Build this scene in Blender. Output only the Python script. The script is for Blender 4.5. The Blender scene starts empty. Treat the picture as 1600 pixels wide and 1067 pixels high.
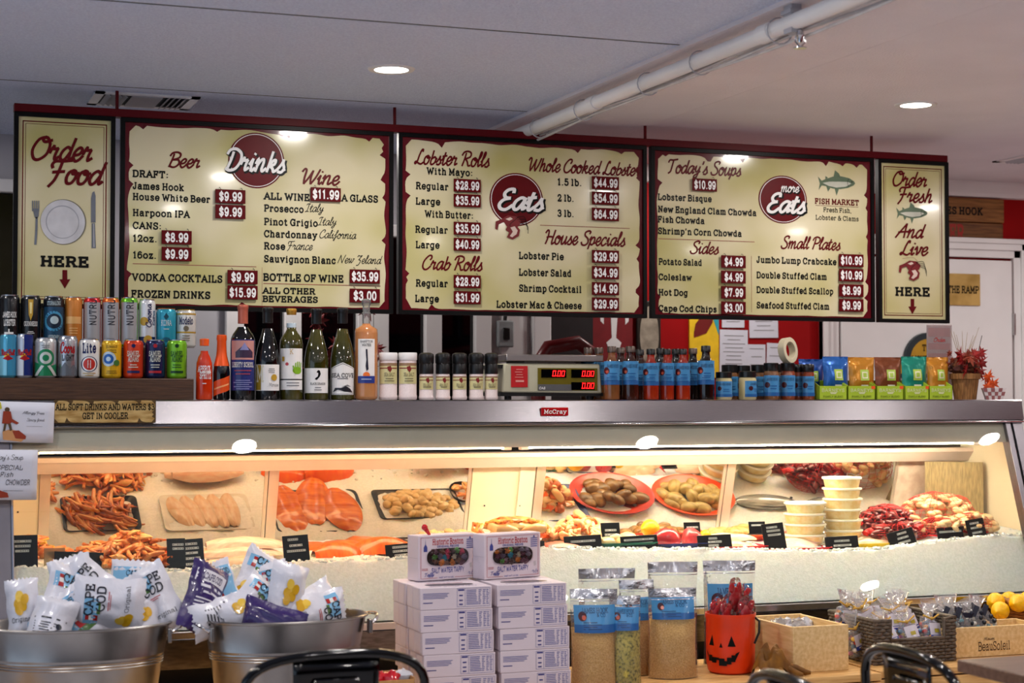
import bpy, math, random
from mathutils import Vector, Matrix, noise as mnoise
R = random.Random(7)
PI = math.pi
SC = bpy.context.scene
COL = SC.collection

# ------------------------------------------------------------------ camera
H = 1.33                       # eye height
FPX = 2715.0                   # focal length in pixels of a 1600 wide frame
PSI = math.radians(20.2)       # yaw to the right of straight at the case
PIT = math.atan((621 - 533.5) / FPX)
cam = bpy.data.cameras.new('camera')
cam.sensor_width = 36.0
cam.lens = 36.0 * FPX / 1600.0
cam.clip_start = 0.05
cam.dof.use_dof = True
cam.dof.focus_distance = 5.65
cam.dof.aperture_fstop = 4.0
co = bpy.data.objects.new('camera', cam)
COL.objects.link(co)
co.location = (0, 0, H)
co.rotation_euler = (PI / 2 + PIT, 0, -PSI)
SC.camera = co

# ------------------------------------------------------------------ world, exposure
w = bpy.data.worlds.new('world')
SC.world = w
w.use_nodes = True
w.node_tree.nodes['Background'].inputs[0].default_value = (0.62, 0.79, 1.0, 1)
w.node_tree.nodes['Background'].inputs[1].default_value = 1.1
SC.view_settings.view_transform = 'Standard'
SC.view_settings.look = 'None'
SC.view_settings.gamma = 1.0
SC.view_settings.use_curve_mapping = False
SC.view_settings.exposure = 0.0
CEIL = 2.325
DOWNLIGHTS = [(x, y) for y in (6.42, 5.04, 3.66, 2.28, 0.9) for x in (-0.385, 1.465, 3.316, 5.165) if y < 6 or x < 5] + [(4.78, 5.85)]  # last entry: off-grid unseen lamp added to brighten the white door
DOWNLIGHT_W = 8.0

# ------------------------------------------------------------------ picture -> place helpers
_f = Vector((math.sin(PSI) * math.cos(PIT), math.cos(PSI) * math.cos(PIT), math.sin(PIT)))
_r = Vector((math.cos(PSI), -math.sin(PSI), 0))
_u = _r.cross(_f)
_o = Vector((0, 0, H))
def ray(px, py): return _f + _r * ((px - 800) / FPX) - _u * ((py - 533.5) / FPX)
def P(px, py, Y): d = ray(px, py); return _o + d * (Y / d.y)
def PZ(px, py, Z): d = ray(px, py); return _o + d * ((Z - H) / d.z)
def PXX(px, py, X): d = ray(px, py); return _o + d * (X / d.x)

# ------------------------------------------------------------------ materials
def lin(c):
    r = []
    for v in c[:3]:
        v = v / 255.0
        r.append(v / 12.92 if v <= 0.04045 else ((v + 0.055) / 1.055) ** 2.4)
    return r
MATS = {}
def mat(key, col, rough=0.5, metal=0.0, var=0.10, scale=18.0, bump=0.0, bscale=None, coat=0.0, trans=0.0, ior=1.45,
        emit=0.0, alpha=1.0, spec=0.5, col2=None, stretch=(1, 1, 1), detail=3.0, sss=0.0, sscale=0.01, lo=0.35, hi=0.65):
    if key in MATS: return MATS[key]
    m = bpy.data.materials.new(key); m.use_nodes = True
    nt = m.node_tree; b = nt.nodes['Principled BSDF']
    L = nt.links.new
    c = lin(col)
    tc = nt.nodes.new('ShaderNodeTexCoord'); mp = nt.nodes.new('ShaderNodeMapping')
    mp.inputs['Scale'].default_value = stretch
    L(tc.outputs['Object'], mp.inputs['Vector'])
    nz = nt.nodes.new('ShaderNodeTexNoise'); nz.inputs['Scale'].default_value = scale; nz.inputs['Detail'].default_value = detail
    L(mp.outputs['Vector'], nz.inputs['Vector'])
    rp = nt.nodes.new('ShaderNodeValToRGB')
    rp.color_ramp.elements[0].position = lo; rp.color_ramp.elements[1].position = hi
    c2 = lin(col2) if col2 else [min(1, v * (1 + var)) for v in c]
    c1 = c if col2 else [v * (1 - var) for v in c]
    rp.color_ramp.elements[0].color = (*c1, 1); rp.color_ramp.elements[1].color = (*c2, 1)
    L(nz.outputs['Fac'], rp.inputs['Fac']); L(rp.outputs['Color'], b.inputs['Base Color'])
    b.inputs['Roughness'].default_value = rough; b.inputs['Metallic'].default_value = metal
    b.inputs['IOR'].default_value = ior; b.inputs['Alpha'].default_value = alpha
    b.inputs['Specular IOR Level'].default_value = spec
    if coat: b.inputs['Coat Weight'].default_value = coat; b.inputs['Coat Roughness'].default_value = 0.06
    if trans: b.inputs['Transmission Weight'].default_value = trans
    if sss:
        b.inputs['Subsurface Weight'].default_value = sss
        b.inputs['Subsurface Radius'].default_value = (1.0, 0.8, 0.6)
        b.inputs['Subsurface Scale'].default_value = sscale
    if emit:
        b.inputs['Emission Color'].default_value = (*c, 1); b.inputs['Emission Strength'].default_value = emit
    if bump:
        bp = nt.nodes.new('ShaderNodeBump'); bp.inputs['Strength'].default_value = bump; bp.inputs['Distance'].default_value = 0.01
        n2 = nz
        if bscale:
            n2 = nt.nodes.new('ShaderNodeTexNoise'); n2.inputs['Scale'].default_value = bscale; n2.inputs['Detail'].default_value = 4
            L(mp.outputs['Vector'], n2.inputs['Vector'])
        L(n2.outputs['Fac'], bp.inputs['Height']); L(bp.outputs['Normal'], b.inputs['Normal'])
    MATS[key] = m
    return m
def thin_glass(key, tint=(255, 255, 255), refl=1.0, rough=0.0, haze=0.0, hcol=(230, 235, 235), bump=0.0, bscale=30):
    """a clear pane or film: straight-through light plus a Fresnel mirror, with a little surface haze"""
    if key in MATS: return MATS[key]
    m = bpy.data.materials.new(key); m.use_nodes = True
    nt = m.node_tree; nt.nodes.clear(); L = nt.links.new
    out = nt.nodes.new('ShaderNodeOutputMaterial')
    tr = nt.nodes.new('ShaderNodeBsdfTransparent'); tr.inputs[0].default_value = (*lin(tint), 1)
    gl = nt.nodes.new('ShaderNodeBsdfGlossy'); gl.inputs['Roughness'].default_value = rough
    fr = nt.nodes.new('ShaderNodeFresnel'); fr.inputs[0].default_value = 1.5
    ml = nt.nodes.new('ShaderNodeMath'); ml.operation = 'MULTIPLY'; ml.inputs[1].default_value = refl
    L(fr.outputs[0], ml.inputs[0])
    mx = nt.nodes.new('ShaderNodeMixShader'); L(ml.outputs[0], mx.inputs[0]); L(tr.outputs[0], mx.inputs[1]); L(gl.outputs[0], mx.inputs[2])
    last = mx.outputs[0]
    if bump:
        tc = nt.nodes.new('ShaderNodeTexCoord'); nz = nt.nodes.new('ShaderNodeTexNoise'); nz.inputs['Scale'].default_value = bscale
        L(tc.outputs['Object'], nz.inputs['Vector'])
        bp = nt.nodes.new('ShaderNodeBump'); bp.inputs['Strength'].default_value = bump; bp.inputs['Distance'].default_value = 0.02
        L(nz.outputs['Fac'], bp.inputs['Height']); L(bp.outputs[0], gl.inputs['Normal']); L(bp.outputs[0], fr.inputs['Normal'])
    if haze:
        df = nt.nodes.new('ShaderNodeBsdfDiffuse'); df.inputs[0].default_value = (*lin(hcol), 1)
        m2 = nt.nodes.new('ShaderNodeMixShader'); m2.inputs[0].default_value = haze
        L(last, m2.inputs[1]); L(df.outputs[0], m2.inputs[2]); last = m2.outputs[0]
    L(last, out.inputs[0])
    MATS[key] = m
    return m

# ------------------------------------------------------------------ mesh builder
class B:
    def __init__(s): s.v = []; s.f = []; s.m = []
    def add(s, vs, fs, mi=0):
        n = len(s.v); s.v += [tuple(p) for p in vs]
        for k, f in enumerate(fs):
            s.f.append(tuple(i + n for i in f)); s.m.append(mi if isinstance(mi, int) else mi[k])
        return s
    def box(s, x0, y0, z0, x1, y1, z1, mi=0):
        return s.add([(x0, y0, z0), (x1, y0, z0), (x1, y1, z0), (x0, y1, z0), (x0, y0, z1), (x1, y0, z1), (x1, y1, z1), (x0, y1, z1)],
                     [(3, 2, 1, 0), (4, 5, 6, 7), (0, 1, 5, 4), (1, 2, 6, 5), (2, 3, 7, 6), (3, 0, 4, 7)], mi)
    def obox(s, M, sx, sy, sz, mi=0):
        b = B().box(-sx / 2, -sy / 2, -sz / 2, sx / 2, sy / 2, sz / 2)
        return s.add([M @ Vector(p) for p in b.v], b.f, mi)
    def lathe(s, prof, n=24, mi=0, cx=0, cy=0, sx=1.0, sy=1.0, caps=True):
        vs = []; fs = []; ms = []
        for (r, z) in prof:
            for k in range(n):
                a = 2 * PI * k / n; vs.append((cx + r * sx * math.cos(a), cy + r * sy * math.sin(a), z))
        for j in range(len(prof) - 1):
            for k in range(n):
                k2 = (k + 1) % n
                fs.append((j * n + k, j * n + k2, (j + 1) * n + k2, (j + 1) * n + k)); ms.append(mi if isinstance(mi, int) else mi[j])
        if caps:
            if prof[0][0] > 1e-5: fs.append(tuple(range(n - 1, -1, -1))); ms.append(ms[0])
            if prof[-1][0] > 1e-5: fs.append(tuple((len(prof) - 1) * n + k for k in range(n))); ms.append(ms[n * (len(prof) - 1) - 1])
        return s.add(vs, fs, ms)
    def cyl(s, cx, cy, z0, z1, r0, r1=None, n=24, mi=0):
        return s.lathe([(r0, z0), (r0 if r1 is None else r1, z1)], n, mi, cx, cy)
    def tube(s, pts, r, n=8, mi=0, closed=False):
        pts = [Vector(p) for p in pts]; N = len(pts); vs = []; fs = []
        up = Vector((0, 0, 1)); prev = None
        for i, p in enumerate(pts):
            if closed: t = pts[(i + 1) % N] - pts[i - 1]
            else: t = pts[min(i + 1, N - 1)] - pts[max(i - 1, 0)]
            t.normalize()
            if prev is None:
                a = t.cross(up)
                if a.length < 1e-3: a = t.cross(Vector((1, 0, 0)))
            else:
                a = prev - t * prev.dot(t)
            a.normalize(); prev = a; b = t.cross(a)
            rr = r if not isinstance(r, (list, tuple)) else r[i]
            for k in range(n):
                q = 2 * PI * k / n; vs.append(p + a * (rr * math.cos(q)) + b * (rr * math.sin(q)))
        for i in range(N if closed else N - 1):
            j = (i + 1) % N
            for k in range(n):
                k2 = (k + 1) % n; fs.append((i * n + k, i * n + k2, j * n + k2, j * n + k))
        if not closed: fs += [tuple(range(n - 1, -1, -1)), tuple((N - 1) * n + k for k in range(n))]
        return s.add(vs, fs, mi)
    def prism(s, poly, a0, a1, axis='y', mi=0, cap0=True):
        """a 2D outline extruded: axis y takes (x,z) points, x takes (y,z), z takes (x,y)"""
        n = len(poly)
        def pt(p, a): return (p[0], a, p[1]) if axis == 'y' else (a, p[0], p[1]) if axis == 'x' else (p[0], p[1], a)
        vs = [pt(p, a0) for p in poly] + [pt(p, a1) for p in poly]
        fs = [(k, (k + 1) % n, n + (k + 1) % n, n + k) for k in range(n)] + [tuple(range(n - 1, -1, -1)), tuple(range(n, 2 * n))]
        return s.add(vs, fs, mi)
    def sheet(s, fn, nu, nv, mi=0):
        vs = [fn(i / nu, j / nv) for j in range(nv + 1) for i in range(nu + 1)]
        fs = [(j * (nu + 1) + i, j * (nu + 1) + i + 1, (j + 1) * (nu + 1) + i + 1, (j + 1) * (nu + 1) + i) for j in range(nv) for i in range(nu)]
        ms = mi
        if callable(mi): ms = [mi((i + .5) / nu, (j + .5) / nv) for j in range(nv) for i in range(nu)]
        return s.add(vs, fs, ms)
    def blob(s, c, rx, ry, rz, amp=0.0, fr=3.0, nu=16, nv=10, mi=0, seed=0, M=None, flat=-2):
        vs = []; fs = []; c = Vector(c)
        for j in range(nv + 1):
            th = PI * j / nv
            for i in range(nu):
                ph = 2 * PI * i / nu
                d = Vector((math.sin(th) * math.cos(ph), math.sin(th) * math.sin(ph), -math.cos(th)))
                k = 1 + amp * mnoise.noise(d * fr + Vector((seed * 7.3, seed * 3.1, 0)))
                p = Vector((d.x * rx * k, d.y * ry * k, max(d.z, flat) * rz * k))
                vs.append((M @ p if M else p) + c)
        for j in range(nv):
            for i in range(nu):
                i2 = (i + 1) % nu; fs.append((j * nu + i, j * nu + i2, (j + 1) * nu + i2, (j + 1) * nu + i))
        return s.add(vs, fs, mi)
    def flat(s, poly, y, mi=0):
        """filled outline in the x,z plane at depth y, facing the customer (-y)"""
        return s.add([(p[0], y, p[1]) for p in poly], [tuple(range(len(poly)))], mi)
    def merge(s, o, fn=None, mi=None):
        return s.add([fn(Vector(p)) for p in o.v] if fn else o.v, o.f, o.m if mi is None else mi)
    def mesh(s, name, mats, smooth=40):
        me = bpy.data.meshes.new(name)
        me.from_pydata(s.v, [], s.f)
        for m in (mats if isinstance(mats, (list, tuple)) else [mats]): me.materials.append(m)
        me.polygons.foreach_set('material_index', s.m)
        if smooth:
            me.polygons.foreach_set('use_smooth', [True] * len(s.f))
            me.set_sharp_from_angle(angle=math.radians(smooth))
        me.update()
        return me
    def build(s, name, mats, parent=None, loc=None, rz=0, smooth=40, bevel=0, label=None, rot=None, solid=0, subd=0):
        o = bpy.data.objects.new(name, s.mesh(name, mats, smooth))
        COL.objects.link(o)
        if parent: o.parent = parent
        if loc is not None: o.location = loc
        if rot is not None: o.rotation_euler = rot
        elif rz: o.rotation_euler = (0, 0, rz)
        if solid:
            md = o.modifiers.new('thick', 'SOLIDIFY'); md.thickness = solid; md.offset = 0
        if bevel:
            md = o.modifiers.new('edge', 'BEVEL'); md.width = bevel; md.segments = 2; md.limit_method = 'ANGLE'; md.angle_limit = math.radians(50)
        if subd:
            md = o.modifiers.new('sub', 'SUBSURF'); md.levels = subd; md.render_levels = subd
        if label: o['label'] = label
        return o

def tag(o, label, cat, group=None, kind=None):
    o['label'] = label; o['category'] = cat
    if group: o['group'] = group
    if kind: o['kind'] = kind
    return o
def thing(name, label, cat, loc=(0, 0, 0), rz=0, group=None, rot=None):
    o = bpy.data.objects.new(name, None); o.empty_display_size = 0.05
    COL.objects.link(o); o.location = loc
    o.rotation_euler = rot if rot is not None else (0, 0, rz)
    return tag(o, label, cat, group)
def struct(o, label=None):
    o['kind'] = 'structure'
    if label: o['label'] = label
    return o
def dup(root, loc=None, rz=None, label=None, group=None, rot=None):
    c = root.copy(); COL.objects.link(c)
    if loc is not None: c.location = loc
    if rot is not None: c.rotation_euler = rot
    elif rz is not None: c.rotation_euler = (0, 0, rz)
    if label: c['label'] = label
    if group: c['group'] = group
    for ch in list(root.children):
        d = ch.copy(); COL.objects.link(d); d.parent = c
        for g in list(ch.children):
            e = g.copy(); COL.objects.link(e); e.parent = d
    return c
def scl(o, k):
    o.scale = (k, k, k) if isinstance(k, (int, float)) else k
    return o
def T(x=0, y=0, z=0, rx=0, ry=0, rz=0):
    from mathutils import Euler
    return Matrix.Translation((x, y, z)) @ Euler((rx, ry, rz)).to_matrix().to_4x4()
# ------------------------------------------------------------------ lettering: pen strokes swept along hand-drawn skeletons
# caps 14 high, small letters 10; ';' parts strokes, '(' = smooth curve; third field = feet (slab serifs), l/r = one-sided
SLAB = {
'A': (12, "0,0 6,14 12,0;2.6,4.6 9.4,4.6", "0,0 12,0"), 'B': (10, "1,0 1,14;(1,14 6,14 9,12.5 9,9 6,7.5 1,7.5;(1,7.5 6.5,7.5 10,5.5 10,2 6.5,0 1,0", "l1,0 l1,14"),
'C': (11, "(11,10 9,13 6,14 2.5,13 0,8.5 0,5.5 2.5,1 6,0 9,0.8 11,3.6;11,14 11,9.6", ""), 'D': (11, "1,0 1,14;(1,14 6,14 10,12 11,7 10,2 6,0 1,0", "l1,0 l1,14"),
'E': (9.5, "9.5,3.6 9.5,0 1,0 1,14 9,14 9,10.6;1,7.2 6.5,7.2;6.5,9 6.5,5.4", "l1,0 l1,14"), 'F': (9, "1,0 1,14 9,14 9,10.4;1,7 6.5,7;6.5,9 6.5,5", "1,0 l1,14"),
'G': (12, "(11,10 9,13 6,14 2.5,13 0,8.5 0,5.5 2.5,1 6,0 9,0.8 11,3;11,0 11,6 7.5,6;11,14 11,10", ""), 'H': (12, "1.5,0 1.5,14;10.5,0 10.5,14;1.5,7.2 10.5,7.2", "1.5,0 10.5,0 1.5,14 10.5,14"),
'I': (4, "2,0 2,14", "2,0 2,14"), 'J': (8, "(6,14 6,5 5.2,1 3,0 0.6,1 0,4.4", "6,14"), 'K': (12, "1.5,0 1.5,14;10,14 1.5,5.6;4.6,8.4 10.8,0", "1.5,0 1.5,14 10,14 10.8,0"),
'L': (9, "1,14 1,0 9,0 9,4.5", "1,14 l1,0"), 'M': (14, "1.5,0 1.5,14 7,3 12.5,14 12.5,0", "1.5,0 12.5,0 l1.5,14 r12.5,14"), 'N': (12, "1.5,0 1.5,14 10.5,0 10.5,14", "1.5,0 l1.5,14 10.5,14"),
'O': (12, "(6,14 2,12.6 0,7 2,1.4 6,0 10,1.4 12,7 10,12.6 6,14", ""), 'P': (10, "1.5,0 1.5,14;(1.5,14 6.5,14 10,12.6 10,8 6.5,6.4 1.5,6.4", "1.5,0 l1.5,14"),
'Q': (12, "(6,14 2,12.6 0,7 2,1.4 6,0 10,1.4 12,7 10,12.6 6,14;7,4 12,-1", ""), 'R': (11.5, "1.5,0 1.5,14;(1.5,14 6.5,14 9.6,12.6 9.6,8.6 6.5,7 1.5,7;6.5,7 10.5,0", "1.5,0 l1.5,14 10.8,0"),
'S': (9.5, "(9,10.4 8,13 5,14 1.6,13 0.6,10.4 2.4,8 7,6.4 9.4,4 8.6,1.2 5,0 1.6,0.8 0.4,3.8;9,14 9,10.2;0.4,0 0.4,4", ""), 'T': (11, "5.5,0 5.5,14;0,10.4 0,14 11,14 11,10.4", "5.5,0"),
'U': (12, "(1.5,14 1.5,5 2.6,1.2 6,0 9.4,1.2 10.5,5 10.5,14", "1.5,14 10.5,14"), 'V': (12, "0.5,14 6,0 11.5,14", "0.5,14 11.5,14"), 'W': (17, "0.5,14 4.5,0 8.5,12 12.5,0 16.5,14", "0.5,14 16.5,14"),
'X': (12, "1,0 11,14;1,14 11,0", "1,0 11,0 1,14 11,14"), 'Y': (12, "0.5,14 6,6.5 11.5,14;6,6.5 6,0", "0.5,14 11.5,14 6,0"), 'Z': (10, "0,10.6 0,14 9.6,14 0,0 10,0 10,3.6", ""),
'a': (9.5, "(1,8 2.5,9.8 5,10 7.4,9 7.8,7 7.8,2 8.2,0.2 9.8,0;(7.8,5.8 4,5.6 0.8,4.4 0.8,1.2 3.6,0 7.8,2", ""), 'b': (9.5, "1.5,0 1.5,14;(1.5,7.6 3,9.6 5.2,10 8.6,8.4 9.4,5 8.6,1.6 5.2,0 3,0.4 1.5,2.4", "l1.5,14"),
'c': (8.5, "(8,7.4 7,9.4 4.8,10 1.4,8.6 0,5 1.4,1.4 4.8,0 7,0.6 8.4,2.6;8,10 8,7", ""), 'd': (9.8, "8,0 8,14;(8,7.6 6.6,9.6 4.4,10 1,8.4 0,5 1,1.6 4.4,0 6.6,0.4 8,2.4", "r8,0 l8,14"),
'e': (9, "(0.4,5.2 9,5.2 8.6,8 6.6,9.8 4.6,10 1.2,8.4 0,5 1.2,1.6 4.8,0 7.4,0.6 8.8,2.4", ""), 'f': (6.5, "(2.5,0 2.5,11 3.4,13.4 5,14 6.6,13.4;0,9.6 6,9.6", "2.5,0"),
'g': (9.8, "(8,2.4 6.6,0.6 4.4,0.2 1,1.8 0,5.2 1,8.6 4.4,10 6.6,9.6 8,7.6;(8,10 8,-1.4 6.8,-3.6 4,-4.2 1,-3.2", "r8,10"), 'h': (10, "1.5,0 1.5,14;(1.5,7 3.2,9.4 5.6,10 7.8,9 8.4,6.6 8.4,0", "1.5,0 l1.5,14 8.4,0"),
'i': (4.4, "2.2,0 2.2,9.8;2.2,13 2.2,13.6", "2.2,0 l2.2,9.8"), 'j': (4, "(2.6,9.8 2.6,-2 1.6,-4 -0.6,-4;2.6,13 2.6,13.6", "l2.6,9.8"), 'k': (10, "1.5,0 1.5,14;8.4,9.8 1.5,4.4;4,6.2 8.8,0", "1.5,0 l1.5,14 8.2,9.8 8.8,0"),
'l': (4.4, "2.2,0 2.2,14", "2.2,0 l2.2,14"), 'm': (15.5, "1.5,0 1.5,9.8;(1.5,7 3,9.4 5,10 7,9 7.6,6.6 7.6,0;(7.6,7 9.2,9.4 11.2,10 13.2,9 13.8,6.6 13.8,0", "1.5,0 l1.5,9.8 7.6,0 13.8,0"),
'n': (10, "1.5,0 1.5,9.8;(1.5,7 3.2,9.4 5.6,10 7.8,9 8.4,6.6 8.4,0", "1.5,0 l1.5,9.8 8.4,0"), 'o': (9.6, "(4.8,10 1.4,8.6 0,5 1.4,1.4 4.8,0 8.2,1.4 9.6,5 8.2,8.6 4.8,10", ""),
'p': (9.6, "1.5,-4 1.5,9.8;(1.5,7.6 3,9.6 5.2,10 8.6,8.4 9.4,5 8.6,1.6 5.2,0 3,0.4 1.5,2.4", "1.5,-4 l1.5,9.8"), 'q': (9.6, "8,-4 8,9.8;(8,7.6 6.6,9.6 4.4,10 1,8.4 0,5 1,1.6 4.4,0 6.6,0.4 8,2.4", "8,-4"),
'r': (7.4, "1.8,0 1.8,9.8;(1.8,6.6 3.2,9.2 5.2,10 7,9.4 7.2,7.6", "1.8,0 l1.8,9.8"), 's': (7.8, "(7.2,7.6 6.4,9.4 4.2,10 1.4,9.2 0.8,7.4 2.4,5.8 5.6,4.8 7.4,3 6.8,0.9 4,0 1.4,0.6 0.4,2.4", ""),
't': (6.5, "(2.6,13 2.6,2.6 3.4,0.4 5,0 6.6,1;0,9.6 6,9.6", ""), 'u': (10, "(1.6,9.8 1.6,3 2.6,0.6 4.8,0 7,0.9 8.2,3;8.2,0 8.2,9.8", "l1.6,9.8 l8.2,9.8 r8.2,0"),
'v': (9.6, "0.6,9.8 4.8,0 9,9.8", "0.6,9.8 9,9.8"), 'w': (14, "0.6,9.8 3.8,0 7,8.6 10.2,0 13.4,9.8", "0.6,9.8 13.4,9.8"), 'x': (9.6, "1,0 8.6,9.8;1,9.8 8.6,0", "1,0 8.6,0 1,9.8 8.6,9.8"),
'y': (9.6, "0.6,9.8 5,0.6;(9,9.8 5,0 3.6,-3 2,-4 0.2,-3.6", "0.6,9.8 9,9.8"), 'z': (8, "0.4,7.4 0.4,9.8 7.4,9.8 0.4,0 7.8,0 7.8,2.6", ""),
'0': (9, "(4.5,14 1.4,12.4 0,7 1.4,1.6 4.5,0 7.6,1.6 9,7 7.6,12.4 4.5,14", ""), '1': (6.5, "0.6,11.4 3.6,14 3.6,0", "3.6,0"), '2': (9, "(0.4,10 1.4,13 4.5,14 7.8,12.8 8.4,9.8 6,6 0.4,0;0.4,0 9,0 9,3", ""),
'3': (9, "(0.4,11.4 2,13.4 4.5,14 7.8,12.6 7.8,9 4,7.6;(4,7.6 8,6.6 8.8,3.4 7.4,0.8 4.2,0 1.4,0.8 0,3", ""), '4': (9.5, "7,0 7,14 0,4 9.5,4", "7,0"), '5': (9, "8.2,14 1.6,14 1,7.8;(1,7.8 4.2,9 7.6,8 9,4.6 7.6,1 4.2,0 1.4,0.7 0,3", ""),
'6': (9, "(8.2,11.8 6.6,13.8 4.2,14 1.2,11.6 0,6 1,1.6 4.5,0 8,1.6 9,4.6 7.8,7.6 4.6,8.8 1.4,7.4 0.2,5", ""), '7': (9, "0.4,11 0.4,14 9,14 3.4,0", ""),
'8': (9, "(4.5,14 1.4,12.8 1,10 2.6,8 6.6,6.6 9,3.6 7.6,0.8 4.5,0 1.4,0.8 0,3.6 2.4,6.6 6.4,8 8,10 7.6,12.8 4.5,14", ""), '9': (9, "(0.8,2.2 2.4,0.2 4.8,0 7.8,2.4 9,8 8,12.4 4.5,14 1,12.4 0,9.4 1.2,6.4 4.4,5.2 7.6,6.6 8.8,9", ""),
'$': (9.5, "(9,10.4 8,12.6 5,13.2 1.6,12.4 0.6,10.2 2.4,8 7,6.2 9.4,4 8.6,1.6 5,0.6 1.6,1.4 0.4,3.6;4.8,16 4.8,-2", ""), '.': (3, "1.5,0 1.5,0.5", ""), ',': (3, "1.8,0.4 0.8,-2.4", ""), ':': (3.4, "1.7,1 1.7,1.5;1.7,8 1.7,8.5", ""),
"'": (3, "1.6,14.4 1,11", ""), '&': (12, "(12,0 4,8.6 2.4,11.4 4,13.8 6.6,13.6 7.4,11 5,8.4 1.2,5.4 0.6,2 3.4,0 7.4,1 10.6,6.6;8.8,6.8 12,6.8", ""), '-': (6, "0.5,5.5 5.5,5.5", ""), '%': (10, "1,0 9,14;(2,14 1,12 2,10 3,12 2,14;(8,4 7,2 8,0 9,2 8,4", ""),
'/': (6, "0,0 6,14", ""), '*': (6, "3,14 3,8;0,12.5 6,9.5;0,9.5 6,12.5", ""), '~': (9, "(0,5 2,7 5,5 7,4 9,6", ""),
}
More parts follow.
